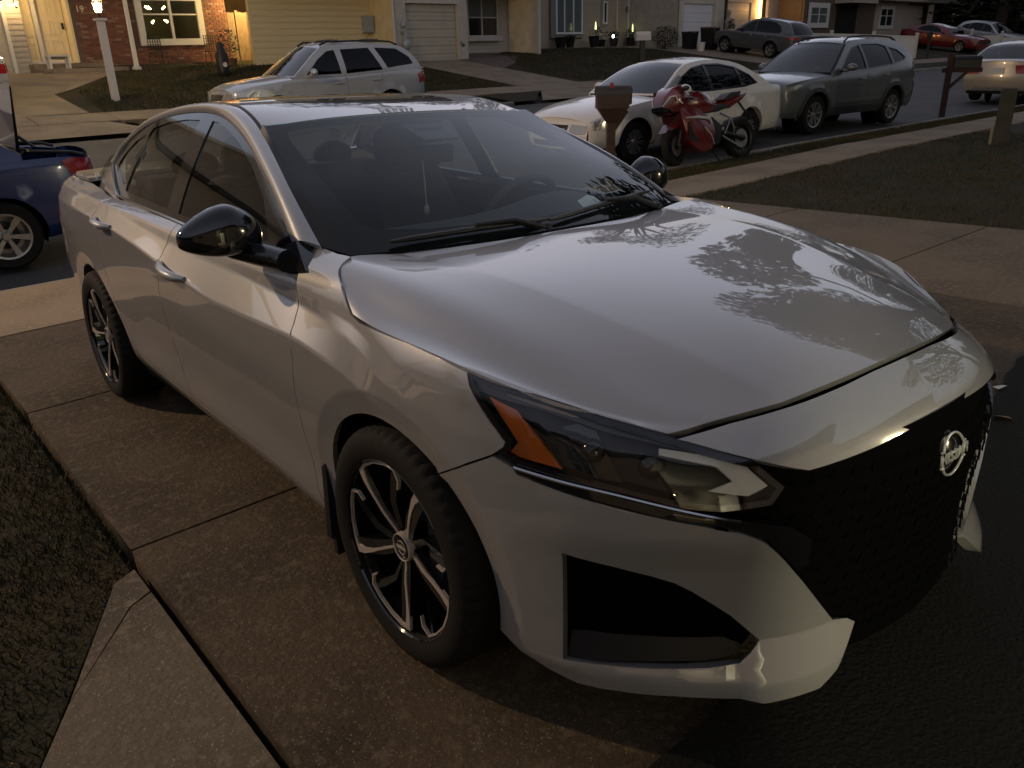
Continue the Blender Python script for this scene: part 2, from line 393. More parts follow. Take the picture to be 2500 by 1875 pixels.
M_BR = [mat('brick_%s' % n, c, .85, noise=[(9, c2, .4, .7, 4)], bump=(60, .4, .004)) for n, c, c2 in (('red', (.17, .060, .035), (.12, .045, .03)), ('brown', (.13, .050, .032), (.09, .038, .026)), ('rust', (.21, .080, .045), (.15, .06, .035)), ('pale', (.24, .16, .12), (.17, .07, .045)))]
M_ROOF = noise_mat('roof_shingle', (.05, .045, .042), (.035, .03, .03), (.07, .062, .06), 1.5, 25)
M_WOODF = mat('weathered_cedar', (.17, .115, .06), .8, noise=[(4, (.12, .08, .045), .4, .65, 6)], bump=(20, .3, .004))
M_MET = mat('grey_metal_box', (.30, .32, .32), .45, .2); M_BULB = mat('lit_bulb', (1, .8, .4), .5, emit=((1.0, .72, .28), 60)); M_BULB2 = mat('lit_candle_bulb', (1, .9, .4), .5, emit=((1.0, .86, .35), 14))
M_WARMIN = mat('room_wall', (.16, .13, .09), .9); M_PVC = mat('vinyl_white', (.55, .50, .42), .45); M_BLKM = mat('black_metal', (.012, .012, .012), .5, .3)
M_DGRN = mat('green_metal', (.02, .035, .025), .5, .3); M_CONC2 = M_WALK
_unit = {}
def unit(kind, m):
    """shared meshes for alike pieces"""
    k = (kind, m.name)
    if k not in _unit:
        b = MB()
        if kind == 'board': b.add([(0, 0, 0), (1, 0, 0), (1, -.018, 0), (0, -.018, 0), (0, 0, 1), (1, 0, 1), (1, -.004, 1), (0, -.004, 1)], [(3, 2, 1, 0), (4, 5, 6, 7), (0, 1, 5, 4), (3, 7, 6, 2), (1, 2, 6, 5), (0, 4, 7, 3)])
        elif kind == 'brick':
            e = .03; b.add([(0, 0, 0), (1, 0, 0), (1, 0, 1), (0, 0, 1), (e, -.012, e * 2), (1 - e, -.012, e * 2), (1 - e, -.012, 1 - e * 2), (e, -.012, 1 - e * 2)], [(4, 5, 6, 7), (0, 1, 5, 4), (1, 2, 6, 5), (2, 3, 7, 6), (3, 0, 4, 7)])
        else: b.box((.5, .5, .5), (1, 1, 1))
        o = b.build('tmp', m, None, 0); _unit[k] = o.data; bpy.data.objects.remove(o)
    return _unit[k]
def piece(name, kind, m, parent, loc, sc):
    o = link(name, unit(kind, m), parent); o.location = loc; o.scale = sc; return o
def cuts(x0, x1, z0, z1, holes):
    segs = [(x0, x1)]
    for a, b, c, d in holes:
        if c < z1 - .02 and d > z0 + .02:
            segs = [s for p, q in segs for s in ((p, min(q, a)), (max(p, b), q)) if s[1] - s[0] > .03]
    return segs
def siding(root, x0, x1, z0, z1, m, course=.15, holes=(), y=0.0, slope=0.0):
    z = z0
    while z < z1:
        for a, b in cuts(x0, x1, z, z + course, holes): piece('siding_board', 'board', m, root, (a, y, z), (b - a, 1, course * 1.02))
        z += course
def box(root, name, m, x0, x1, y0, y1, z0, z1):
    b = MB(); b.box(((x0 + x1) / 2, (y0 + y1) / 2, (z0 + z1) / 2), (x1 - x0, y1 - y0, z1 - z0)); return b.build(name, m, root, 0)
def backwall(root, x0, x1, z0, z1, m=None, holes=(), y=.02):
    b = MB(); zs = sorted({z0, z1} | {h[2] for h in holes if z0 < h[2] < z1} | {h[3] for h in holes if z0 < h[3] < z1})
    for za, zb in zip(zs, zs[1:]):
        for a, c in cuts(x0, x1, za, zb, holes): b.box(((a + c) / 2, y + .06, (za + zb) / 2), (c - a, .12, zb - za))
    return b.build('wall', m or M_TRIM, root, 0)
def window(root, x0, x1, z0, z1, mull=(), rails=(), t=.07, m=M_TRIM, pane=M_CURT, y=-.03, low=None):
    f = MB(); zc = (z0 + z1) / 2; d = .09
    for a, b in ((x0, x0 + t), (x1 - t, x1)): f.box(((a + b) / 2, y + .02, zc), (b - a, d, z1 - z0))
    for a, b in ((z0, z0 + t), (z1 - t, z1)): f.box(((x0 + x1) / 2, y + .023, (a + b) / 2), (x1 - x0 - 2 * t, d, b - a))
    w = f.build('window', m, root, 0)
    xsx = [x0 + t] + list(mull) + [x1 - t]; zsx = [z0 + t] + list(rails) + [z1 - t]
    mm = MB()
    for q in mull: mm.box((q, y + .02, zc), (.075, .07, z1 - z0 - 2 * t))
    for q in rails: mm.box(((x0 + x1) / 2, y + .026, q), (x1 - x0 - 2 * t, .05, .045))
    if mull or rails: mm.build('glazing_bar', m, w, 0)
    for i in range(len(xsx) - 1):
        for j in range(len(zsx) - 1):
            box(w, 'pane', (low if (low and j == 0) else pane), xsx[i], xsx[i + 1], y + .03, y + .04, zsx[j], zsx[j + 1])
    return w
def garage_door(root, x0, x1, z0, z1, m, n=4, y=.16):
    d = MB(); d.box(((x0 + x1) / 2, y + .05, (z0 + z1) / 2), (x1 - x0 + .02, .02, z1 - z0)); o = d.build('garage_door', m, root, 0)
    h = (z1 - z0) / n
    for i in range(n):
        b = MB(); b.box(((x0 + x1) / 2, y + .02, z0 + h * (i + .5)), (x1 - x0, .035, h - .012))
        for k in range(2): b.box(((x0 + x1) / 2, y + .002, z0 + h * (i + .28 + .44 * k)), (x1 - x0 - .1, .012, h * .36))
        b.build('door_section', m, o, 0)
    return o
def upper(root, x0, x1, z0, z1, m, depth=7, lside=True):
    box(root, 'upper_wall', m, x0, x1, .03, .2, z0, z1)
    b = MB(); b.add([(x0 - .3, -.5, z1 - .1), (x1 + .3, -.5, z1 - .1), (x1 + .3, depth / 2, z1 + 2.0), (x0 - .3, depth / 2, z1 + 2.0), (x0 - .3, depth + .5, z1 - .1), (x1 + .3, depth + .5, z1 - .1), (x0 - .3, -.5, z1 + .05), (x1 + .3, -.5, z1 + .05)], [(6, 7, 2, 3), (3, 2, 5, 4), (0, 1, 7, 6), (0, 4, 5, 1)]); b.build('roof', M_ROOF, root, 0)
    for k in range(max(2, int((x1 - x0) / 4))):
        xc = x0 + (x1 - x0) * (k + .5) / max(2, int((x1 - x0) / 4)); window(root, xc - .75, xc + .75, z0 + .75, z0 + 2.15, (xc,), (z0 + 1.45,), .09, M_TRIM, M_DPANE, -.03)
    if lside: box(root, 'side_wall', m, x0, x0 + .15, .2, depth, 0.6, z1)
    box(root, 'side_wall', m, x1 - .15, x1, .2, depth, 0.6, z1)
def plight(name, loc, e, col=(1, .62, .25), r=.05, parent=None):
    l = bpy.data.lights.new(name, 'POINT'); l.energy = e; l.color = col; l.shadow_soft_size = r
    o = bpy.data.objects.new(name, l); COL.objects.link(o); o.location = loc
    if parent: o.parent = parent
    return o
def wall_lantern(root, x, z, y=-.12, lit=None, m=M_BLKM, e=30):
    b = MB(); b.lathe([(0, .15), (.05, .13), (.075, .09), (.02, .085)], 8, (x, y, z)); b.lathe([(.05, -.10), (.02, -.14), (0, -.15)], 8, (x, y, z)); b.box((x, y + .07, z + .02), (.05, .1, .05))
    for k in range(4):
        a = .785 + k * 1.5708; b.tube([(x + .068 * math.cos(a), y + .068 * math.sin(a), z + .09), (x + .05 * math.cos(a), y + .05 * math.sin(a), z - .10)], .006, 5)
    o = b.build('wall_lantern', m, root, 30)
    if lit:
        c = MB(); c.ball((x, y, z), .035, 10, 8); c.build('bulb', M_BULB, o); plight('lantern_light', (x, y - .16, z - .02), e, parent=root)
    return o
# ---- brick house on the left
H1 = thing('brick_house', 'red brick house with lit yellow front door and wide white-framed window, left across the street', 'house', (-28.4, 8.0, 0), math.radians(94))
PW = (-.64, 1.58, 1.90, 3.45)
backwall(H1, -2.62, 2.45, .9, 3.6, M_MORT, [PW])
rows = 0; spots = []
z = 1.22
while z < 3.5:
    x = -2.62 - (.11 if rows % 2 else 0)
    while x < 2.45:
        a, b = max(x, -2.62), min(x + .205, 2.45)
        if b - a > .05 and all(not (c < b - .01 and d > a + .01 and e < z + .05 and f > z + .01) for c, d, e, f in [PW, (-2.64, -2.55, 0, 9)]): spots.append((a, z, b - a))
        x += .217
    z += .077; rows += 1
rest = MB()
for i, (a, z, l) in enumerate(spots):
    mi = random.choices(range(4), (5, 4, 3, 1))[0]; yy = random.uniform(-.003, .003)
    if i < 300 and z < 3.4: piece('brick', 'brick', M_BR[mi], H1, (a, yy + .018, z), (l, 1, .064))
    else: rest.add([(a, yy + .018, z), (a + l, yy + .018, z), (a + l, yy + .018, z + .064), (a, yy + .018, z + .064), (a + .006, yy + .006, z + .004), (a + l - .006, yy + .006, z + .004), (a + l - .006, yy + .006, z + .06), (a + .006, yy + .006, z + .06)], [(4, 5, 6, 7), (0, 1, 5, 4), (1, 2, 6, 5), (2, 3, 7, 6), (3, 0, 4, 7)], mi)
o = rest.build('brick_field', M_BR, H1, 0, recalc=False); o['kind'] = 'stuff'
w = window(H1, -.64, 1.58, 1.90, 3.45, (.48,), (2.84,), .20, M_TRIM, M_CURT, -.05, None)
for p in [c for c in w.children if c.name.startswith('pane')]: p.data.materials[0] = glass('window_glass', (.75, .75, .7), .03) if p.name == 'pane' else p.data.materials[0]
_wg = glass('house_window_glass', (.7, .7, .66), .05)
for p in [c for c in w.children if c.name.startswith('pane')]: p.data.materials[0] = _wg
room = MB(); room.add([(-.7, .02, 1.7), (1.65, .02, 1.7), (1.65, 2.2, 1.7), (-.7, 2.2, 1.7), (-.7, .02, 3.6), (1.65, .02, 3.6), (1.65, 2.2, 3.6), (-.7, 2.2, 3.6)], [(0, 1, 2, 3), (7, 6, 5, 4), (3, 2, 6, 7), (0, 3, 7, 4), (2, 1, 5, 6)]); room.build('room_interior', M_WARMIN, H1, 0, recalc=False)
CH = thing('chandelier', 'lit chandelier with angled candle bulbs behind the brick house window', 'chandelier', (0, 0, 0)); CH.parent = None
CH.location = H1.matrix_basis @ Vector((.48, .9, 2.84)) if False else (Matrix.Translation((-28.4, 8.0, 0)) @ Matrix.Rotation(math.radians(94), 4, 'Z')) @ Vector((.42, .9, 2.86)); CH.rotation_euler = (0, 0, math.radians(94))
b = MB(); b.tube([(0, 0, 0), (0, 0, .7)], .012, 6); b.ball((0, 0, 0), .05, 10, 6); b.build('stem', M_BLKM, CH)
for ax, az in ((-.27, .25), (-.36, .26), (.30, .26), (-.22, -.25), (.32, -.22)):
    b = MB(); b.tube([(0, 0, 0), (ax * .65, 0, az * .65)], .012, 6); arm = b.build('arm', M_BLKM, CH)
    b = MB(); b.tube([(ax * .68, 0, az * .68), (ax, 0, az)], [.022, .034], 8); b.build('bulb', M_BULB2, arm)
_H1M = Matrix.Translation((-28.4, 8.0, 0)) @ Matrix.Rotation(math.radians(94), 4, 'Z')
# porch recess: door, panelled side light, pilaster
box(H1, 'porch_wall', M_YEL, -4.05, -2.62, .50, .6, 1.2, 3.7)
def pdoor(root, x0, x1, z0, z1, y, m, cols=2, rows=((.10, .30), (.37, .58), (.65, .88)), name='front_door', knob=True):
    d = box(root, name, m, x0, x1, y, y + .05, z0, z1); W_ = x1 - x0; H_ = z1 - z0
    for a, c in rows:
        for k in range(cols):
            u0 = x0 + W_ * (.14 + k * .76 / cols); u1 = u0 + W_ * (.76 / cols - .09); b = MB()
            for q0, q1, s0, s1 in ((u0, u1, a, a + .018), (u0, u1, c - .018, c), (u0, u0 + .03, a, c), (u1 - .03, u1, a, c)): b.box(((q0 + q1) / 2, y - .006, z0 + H_ * (s0 + s1) / 2), (q1 - q0, .016, H_ * (s1 - s0)))
            b.box(((u0 + u1) / 2, y - .004, z0 + H_ * (a + c) / 2), ((u1 - u0) * .6, .014, H_ * (c - a) * .72)); b.build('door_panel', m, d, 0)
    if knob:
        b = MB(); b.ball((x1 - .07, y - .05, z0 + H_ * .47), .035, 10, 8); b.box((x1 - .07, y - .015, z0 + H_ * .5), (.06, .03, .18)); b.build('handle', M_BLKM, d)
    return d
M_PORCH = mat('cream_door_paint', (.62, .52, .33), .45)
pdoor(H1, -3.45, -2.72, 1.50, 3.52, .42, M_PORCH)
pdoor(H1, -3.98, -3.62, 1.45, 3.52, .42, M_PORCH, 1, ((.08, .28), (.36, .56), (.64, .88)), 'side_light', False)
box(H1, 'door_frame', M_TRIM, -3.60, -3.49, .30, .44, 1.48, 3.6); box(H1, 'door_frame', M_PORCH, -2.70, -2.62, -.02, .44, 1.45, 3.6)
box(H1, 'door_sill', M_TRIM, -3.98, -2.66, .30, .44, 1.42, 1.50)
siding(H1, -4.42, -4.0, 1.2, 3.6, M_GSID, .15); backwall(H1, -4.42, -4.0, 1.0, 3.6, M_GSID); box(H1, 'pilaster_return', M_GSID, -4.02, -3.99, .01, .5, 1.0, 3.6)
box(H1, 'garage_surround', M_TRIM, -4.52, -4.42, -.03, .2, 1.0, 3.6); garage_door(H1, -7.1, -4.52, 1.1, 3.4, M_BEIGE)
box(H1, 'wall', M_GSID, -9, -7.1, .02, .2, 1.0, 3.6); upper(H1, -9, 2.45, 3.6, 6.4, M_GSID)
wall_lantern(H1, -4.10, 3.12, -.14, True, e=8); wall_lantern(H1, -4.47, 3.3, -.16, True, e=6)
box(H1, 'stoop', M_CONC2, -4.1, -1.90, -.55, .5, .9, 1.44); box(H1, 'stoop', M_CONC2, -4.1, -1.70, -1.45, -.55, .7, 1.30)
b = MB(); b.box((-1.42, -1.35, 1.22), (.24, .24, .14), top=.8); b.lathe([(.085, .07), (.085, .12), (.07, .15), (.06, 2.3)], 16, (-1.42, -1.35, 1.2)); b.build('porch_column', M_TRIM, H1, 40)
box(H1, 'porch_beam', M_TRIM, -4.1, -1.2, -1.5, -1.2, 3.5, 3.8)
tx = bpy.data.curves.new('n', 'FONT'); tx.body = '19'; tx.size = .26; tx.extrude = .01; to = bpy.data.objects.new('tmp', tx); COL.objects.link(to); bpy.context.view_layer.update()
me = bpy.data.meshes.new_from_object(to.evaluated_get(bpy.context.evaluated_depsgraph_get())); bpy.data.objects.remove(to); me.materials.append(M_PVC)
o = link('house_number', me, H1); o.location = (-2.46, -.03, 2.89); o.rotation_euler = (math.radians(90), 0, 0)
def at1(x, y, z): return tuple(_H1M @ Vector((x, y, z)))
# things on the porch and by the wall
t = thing('door_mat', 'black door mat lying on the lit concrete step', 'mat', at1(-2.75, -1.0, 1.302), math.radians(94)); b = MB(); b.box((0, 0, .008), (.86, .5, .016)); b.build('mat_body', M_BLKM, t, 0)
t = thing('porch_bench', 'small white bench beside the lit front door', 'bench', at1(-3.55, -1.0, 1.30), math.radians(94))
b = MB(); b.box((0, 0, .36), (.62, .34, .05)); b.build('seat', M_TRIM, t, 0); b = MB(); b.box((0, .16, .30), (.6, .03, .12)); b.build('apron', M_TRIM, t, 0)
for sx in (-.26, .26):
    for sy in (-.13, .13): b = MB(); b.box((sx, sy, .17), (.06, .06, .34)); b.build('leg', M_TRIM, t, 0)
def lchair(x, label):
    t = thing('garden_chair', label, 'chair', at1(x, -.55, 1.26), math.radians(94), None)
    b = MB(); b.box((0, 0, .42), (.46, .42, .03)); b.build('seat', M_DGRN, t, 0)
    b = MB()
    for i in range(6): b.box((-.2 + .08 * i, .2, .70), (.018, .02, .46)); b.box((0, .2, .49 + .085 * i), (.44, .022, .018))
    b.build('backrest', M_DGRN, t, 0)
    for sx in (-.2, .2):
        for sy in (-.18, .2): b = MB(); b.tube([(sx, sy, .42), (sx * 1.15, sy * 1.15, 0)], .014, 6); b.build('leg', M_DGRN, t)
lchair(-.35, 'green lattice garden chair under the left end of the brick house window'); lchair(1.55, 'green lattice garden chair under the right end of the brick house window')
t = thing('potted_shrub', 'dark bushy shrub in a brown pot by the end of the brick wall', 'plant', at1(1.7, -1.3, 1.05))
b = MB(); b.lathe([(0, 0), (.16, 0), (.25, .38), (.27, .40), (.24, .40), (0, .36)], 16); b.build('pot', mat('terracotta', (.16, .08, .045), .8), t, 40)
def leafball(m_, c, r, n, s, rnd):
    b = MB()
    for _ in range(n):
        while True:
            p = Vector((rnd.uniform(-1, 1), rnd.uniform(-1, 1), rnd.uniform(-1, 1)))
            if .35 < p.length < 1: break
        p = Vector((c[0] + p.x * r[0], c[1] + p.y * r[1], c[2] + p.z * r[2])); q = Matrix.Rotation(rnd.uniform(0, 6.3), 3, 'Z') @ Matrix.Rotation(rnd.uniform(0, 3.1), 3, 'X'); k = s * rnd.uniform(.5, 1.2)
        b.add([p + q @ Vector(v) for v in ((-k, 0, 0), (0, -k * .4, 0), (k, 0, 0), (0, k * .4, .1 * k))], [(0, 1, 2, 3)])
    return b
M_LEAF = mat('dark_leaves', (.022, .030, .012), .6, noise=[(6, (.035, .040, .016), .4, .6, 2)]); M_LEAF2 = mat('tree_leaves', (.020, .024, .011), .7, spec=.15, noise=[(.6, (.034, .034, .016), .4, .6, 3)]); M_BARK = mat('bark', (.045, .035, .026), .9, bump=(12, .6, .02))
leafball(None, (0, 0, .85), (.38, .38, .5), 500, .05, random.Random(5)).build('foliage', M_LEAF, t, 0, recalc=False)
t = thing('trash_tub', 'black tub with a white label standing on the lawn by the brick house corner', 'tub', (-24.6, 8.5, terrain(-24.6, 8.5)))
b = MB(); b.lathe([(0, 0), (.18, 0), (.21, .1), (.17, .12), (.19, .62), (.12, .72), (.08, .95), (0, 1.0)], 14); b.build('body', M_BLKM, t, 40); b = MB(); b.lathe([(0, 0), (.07, 0), (.07, .01), (0, .01)], 12, (0, 0, 0), 'X'); o = b.build('white_label', M_PVC, t); o.location = (.185, .0, .34)
# ---- lamp post
t = thing('lamp_post', 'white square lamp post with its lantern lit, on the lawn of the brick house', 'lamp post', (-21.21, 4.33, .57), math.radians(94))
b = MB(); b.box((0, 0, .92), (.155, .155, 1.84)); b.build('post', M_TRIM, t, 0); b = MB(); b.box((0, 0, 1.85), (.25, .25, .05)); b.build('cap', M_TRIM, t, 0)
b = MB(); b.lathe([(.03, 1.87), (.03, 1.97), (.07, 1.99), (.075, 2.0)], 8); b.lathe([(.13, 2.26), (.06, 2.34), (.02, 2.36), (0, 2.40)], 6)
for k in range(6): a = k * 1.0472; b.tube([(.07 * math.cos(a), .07 * math.sin(a), 1.99), (.12 * math.cos(a), .12 * math.sin(a), 2.27)], .007, 5)
lan = b.build('lantern', M_BLKM, t, 30); b = MB(); b.ball((0, 0, 2.12), (.085, .085, .11), 12, 8); b.build('bulb', mat('lamp_bulb', (1, .9, .6), .5, emit=((1.0, .75, .32), 160)), lan)
b = MB(); b.lathe([(0, 0), (.018, 0), (.018, .012), (0, .014)], 10, (0, 0, 0), 'X'); o = b.build('photo_cell', M_TRIM, t); o.location = (-.05, -.09, .62)
plight('lamp_post_light', (-21.21, 4.33, 2.70), 16, (1, .66, .28), .07)
# ---- cedar gate between the houses
t = thing('cedar_fence', 'brown cedar plank fence between the brick house and the cream sided wall', 'fence', (-28.6, 9.9, 0), math.radians(94))
for i in range(7): box(t, 'plank', M_WOODF, .40 + i * .185, .575 + i * .185, -.012 * (i % 2), .02, 1.2, 2.93 + random.uniform(-.02, .02))
box(t, 'rail', M_WOODF, .4, 1.7, .02, .06, 2.6, 2.7); box(t, 'rail', M_WOODF, .4, 1.7, .02, .06, 1.6, 1.7); box(t, 'fence_post', M_WOODF, .87, .96, -.05, .02, 1.2, 2.98)
# ---- cream / white row house
H2 = thing('cream_house', 'cream sided house with beige garage door, wreathed front door and double window', 'house', (-26.51, 16.44, 0), math.radians(97.4))
siding(H2, -5.7, -.60, 1.15, 3.75, M_YEL, .20, (), 1.3); backwall(H2, -5.7, -.6, .8, 3.75, M_YEL, (), 1.32); box(H2, 'side_wall', M_YEL, -.62, -.60, 0, 1.3, .9, 3.75)
GD = (0.0, 2.68, 1.0, 3.17); backwall(H2, -.6, 3.18, .9, 3.75, M_WSID, [GD])
for i in range(8): box(H2, 'batten', M_WSID, -.60 + i * .075, -.535 + i * .075, -.012, .02, 1.1, 3.75)
for i in range(6): box(H2, 'batten', M_WSID, 2.70 + i * .08, 2.77 + i * .08, -.012, .02, 1.13, 3.75)
box(H2, 'lintel', M_WSID, -.02, 2.7, -.012, .02, 3.17, 3.75); garage_door(H2, 0, 2.68, 1.08, 3.17, M_BEIGE, 7)
b = MB(); b.tube([(-.62, -.04, 3.75), (-.62, -.04, 1.1)], .04, 8); b.build('downpipe', M_TRIM, H2); b = MB(); b.tube([(-.53, -.04, 2.1), (-.53, -.04, 1.15)], .02, 6); b.build('conduit', M_TRIM, H2)
box(H2, 'electric_meter_box', M_MET, -1.06, -.68, 1.05, 1.3, 2.2, 2.78); box(H2, 'utility_box', M_MET, -1.1, -.8, 1.1, 1.3, 1.5, 1.86)
b = MB(); b.ball((-.22, -.1, 2.42), (.09, .1, .12), 12, 8); b.box((-.22, -.06, 2.20), (.2, .1, .1)); b.ball((-.12, -.12, 2.52), (.05, .06, .05), 10, 6); b.build('dryer_vent', M_MET, H2, 40)
b = MB(); b.ball((-.2, -.2, 1.75), (.17, .13, .2), 14, 10); b.tube([(-.3, -.15, 1.15), (-.3, -.15, 1.75), (-.2, -.15, 2.15)], .025, 8); b.tube([(-.08, -.15, 1.15), (-.08, -.15, 1.7)], .025, 8); b.box((-.2, -.2, 1.42), (.3, .2, .24)); b.build('gas_meter', M_MET, H2, 40)
b = MB(); b.tube([(2.80 + .05 * math.cos(a), -.04, 1.72 + .075 * math.sin(a)) for a in [i * .5 for i in range(13)]], .010, 5); b.box((2.9, -.04, 1.68), (.06, .03, .08)); b.build('hose_hook', M_BLKM, H2, 40)
# entry wall, set back
E0 = 3.30; EY = 2.05   # wall-local offset of the entry wall inside the house frame
ED = (E0 + .12, E0 + .84, 1.49, 3.6)
backwall(H2, E0 - .2, E0 + 4.55, 1.0, 3.75, M_WSID, [ED], EY); siding(H2, E0 + .97, E0 + 4.55, 1.36, 3.75, M_WSID, .15, [(E0 + 1.86, E0 + 3.67, 1.85, 3.75)], EY)
d = box(H2, 'front_door', mat('taupe_door', (.17, .14, .11), .5), E0 + .12, E0 + .84, EY + .03, EY + .08, 1.50, 3.6); b = MB(); b.ball((E0 + .80, EY - .02, 2.38), .035, 8, 6); b.build('handle', M_CHRH if False else M_MET, d)
box(H2, 'door_frame', M_TRIM, E0 + .0, E0 + .12, EY - .05, EY + .1, 1.4, 3.7); box(H2, 'door_frame', M_TRIM, E0 + .84, E0 + .97, EY - .05, EY + .1, 1.4, 3.7); box(H2, 'door_sill', M_TRIM, E0 + .12, E0 + .84, EY - .05, EY + .1, 1.41, 1.5)
b = MB(); rnd = random.Random(3)
for k in range(160):
    a = rnd.uniform(0, 6.283); rr = .27 + rnd.gauss(0, .05); c = Vector((E0 + .46 + rr * math.cos(a), EY - .03 - rnd.random() * .06, 2.92 + rr * math.sin(a))); q = Matrix.Rotation(rnd.uniform(0, 6), 3, 'Y') @ Matrix.Rotation(rnd.uniform(0, 1), 3, 'X'); b.add([c + q @ Vector(v) for v in ((-.05, 0, 0), (0, -.015, -.02), (.05, 0, 0), (0, -.01, .02))], [(0, 1, 2, 3)])
o = b.build('wreath_leaves', mat('wreath_orange', (.22, .055, .02), .8), None, 0, recalc=False); wm = Matrix.Translation((-26.51, 16.44, 0)) @ Matrix.Rotation(math.radians(97.4), 4, 'Z')
b = MB(); b.tube([(E0 + .46, EY - .03, 3.2), (E0 + .46, EY - .03, 3.7)], .012, 5); o2 = b.build('hanger', M_BLKM)
WR = thing('door_wreath', 'orange autumn wreath hanging on the taupe front door', 'wreath', wm @ Vector((E0 + .46, EY - .03, 2.92)), math.radians(97.4))
for q in (o, o2): q.parent = WR; q.location = (-(E0 + .46), -(EY - .03), -2.92)
window(H2, E0 + 1.80, E0 + 3.72, 1.98, 3.6, (E0 + 2.70,), (2.78,), .09, M_TRIM, M_CURT, EY - .06, M_DPANE); box(H2, 'window_box_sill', M_TRIM, E0 + 1.78, E0 + 3.74, EY - .30, EY - .02, 1.84, 2.02)
b = MB(); b.tube([(E0 + 1.68, EY - .06, 3.75), (E0 + 1.68, EY - .06, 1.3)], .045, 8); b.build('downpipe', M_TRIM, H2)
wall_lantern(H2, E0 + 1.27, 3.08, EY - .14)
box(H2, 'stoop', M_BR[1] if False else mat('brick_stoop', (.13, .10, .085), .9), 2.72, E0 + 2.9, 1.1, EY, .9, 1.36); upper(H2, -5.7, 7.85, 3.75, 6.3, M_WSID, 9, False)
# ---- tan row house
H3 = thing('tan_house', 'tan sided house with white front door and tall three-pane window', 'house', (-31.63, 27.51, 0), math.radians(97.4))
TW = (.79, 3.38, 1.93, 3.9); TD = (7.55, 9.15, 1.5, 3.9); TT = (5.05, 5.68, 2.5, 3.75)
backwall(H3, 0, 10.2, 1.0, 4.0, M_TAN, [TD]); siding(H3, 0, 10.2, 1.45, 4.0, M_TAN, .145, [TW, TD, TT])
siding(H3, 10.2, 13.1, 1.3, 4.0, M_TAN, .145, (), -.9); backwall(H3, 10.2, 13.1, 1.0, 4.0, M_TAN, (), -.88); box(H3, 'side_wall', M_TAN, 10.2, 10.25, -.88, 0, 1.0, 4.0)
box(H3, 'window_surround', mat('grey_surround', (.16, .155, .14), .6), .79, 3.38, -.16, -.01, 1.93, 3.9); window(H3, 1.12, 3.26, 2.10, 3.85, (1.80, 2.52), (), .09, M_WDOOR, M_CURT, -.20)
box(H3, 'window_surround', mat('tan_surround', (.20, .17, .13), .6), 5.05, 5.70, -.05, -.01, 2.45, 3.8); window(H3, 5.17, 5.58, 2.58, 3.7, (), (), .09, M_TRIM, M_DPANE, -.08)
d = box(H3, 'front_door', M_WDOOR, 7.62, 8.52, .0, .05, 1.52, 3.78)
b = MB(); b.add([(8.05 + .34 * math.cos(a), -.008, 3.42 + .26 * math.sin(a)) for a in [math.pi * i / 10 for i in range(11)]], [tuple(range(11))]); b.build('fan_light', M_DPANE, d, 0)
for k in range(1, 5): b = MB(); a = math.pi * k / 5; b.tube([(8.05, -.012, 3.42), (8.05 + .33 * math.cos(a), -.012, 3.42 + .25 * math.sin(a))], .012, 5); b.build('glazing_bar', M_WDOOR, d)
box(H3, 'side_light', M_WDOOR, 8.60, 9.12, .0, .05, 1.52, 3.78); box(H3, 'side_pane', M_DPANE, 8.68, 8.86, -.012, 0, 2.66, 3.68); box(H3, 'door_frame', M_TRIM, 7.5, 7.6, -.05, .06, 1.45, 3.9); box(H3, 'door_frame', M_TRIM, 8.53, 8.59, -.05, .06, 1.5, 3.85)
for x in (6.46, 13.05): b = MB(); b.tube([(x, -.06 - (.9 if x > 10 else 0), 4.0), (x, -.06 - (.9 if x > 10 else 0), 1.4)], .05, 8); b.build('downpipe', M_WSID, H3)
wall_lantern(H3, 7.32, 3.3, -.12); upper(H3, 0, 13.1, 4.0, 6.6, M_TAN, 9)
# ---- garage pair
H4 = thing('garage_row', 'low house front with a white and a beige garage door beyond the tan house', 'house', (-29.36, 35.86, 0), math.radians(97.4))
g1 = (0, 3.05, 1.2, 3.48); g2 = (4.55, 7.35, 1.2, 3.63)
backwall(H4, -.3, 9.2, .9, 4.1, M_WSID, [g1, g2]); garage_door(H4, 0, 3.05, 1.15, 3.48, M_WDOOR, 5, .1); garage_door(H4, 4.55, 7.35, 1.15, 3.63, M_BEIGE, 5, .1)
box(H4, 'pillar', M_WSID, 3.15, 3.40, -.08, .02, 1.1, 4.1); box(H4, 'pillar', M_BLKM, 4.25, 4.40, -.10, .02, 1.1, 4.1)
box(H4, 'jamb', M_TRIM, 9.05, 9.35, -.06, .02, 1.2, 4.1); siding(H4, 9.5, 13.6, 1.2, 4.0, M_GSID, .15); backwall(H4, 9.35, 13.6, .9, 4.1, M_GSID); box(H4, 'brick_pier', M_BR[0], 13.62, 14.4, -.1, .3, .9, 4.1); box(H4, 'corner_trim', M_TRIM, 14.42, 14.62, -.12, .3, .9, 4.1)
upper(H4, -.3, 14.6, 4.1, 6.6, M_GSID, 9); box(H4, 'entry_recess', M_BLKM, 8.7, 9.05, -.05, .0, 1.2, 4.1)
b = MB(); b.box((8.25, -.08, 3.45), (.26, .06, 1.5)); b.build('lit_entry_panel', mat('lit_entry', (1, .6, .2), .5, emit=((1, .5, .10), 3.2)), H4, 0); plight('entry_light', (Matrix.Translation((-29.36, 35.86, 0)) @ Matrix.Rotation(math.radians(97.4), 4, 'Z')) @ Vector((8.3, -.6, 3.3)), 14, (1, .5, .15), .1)
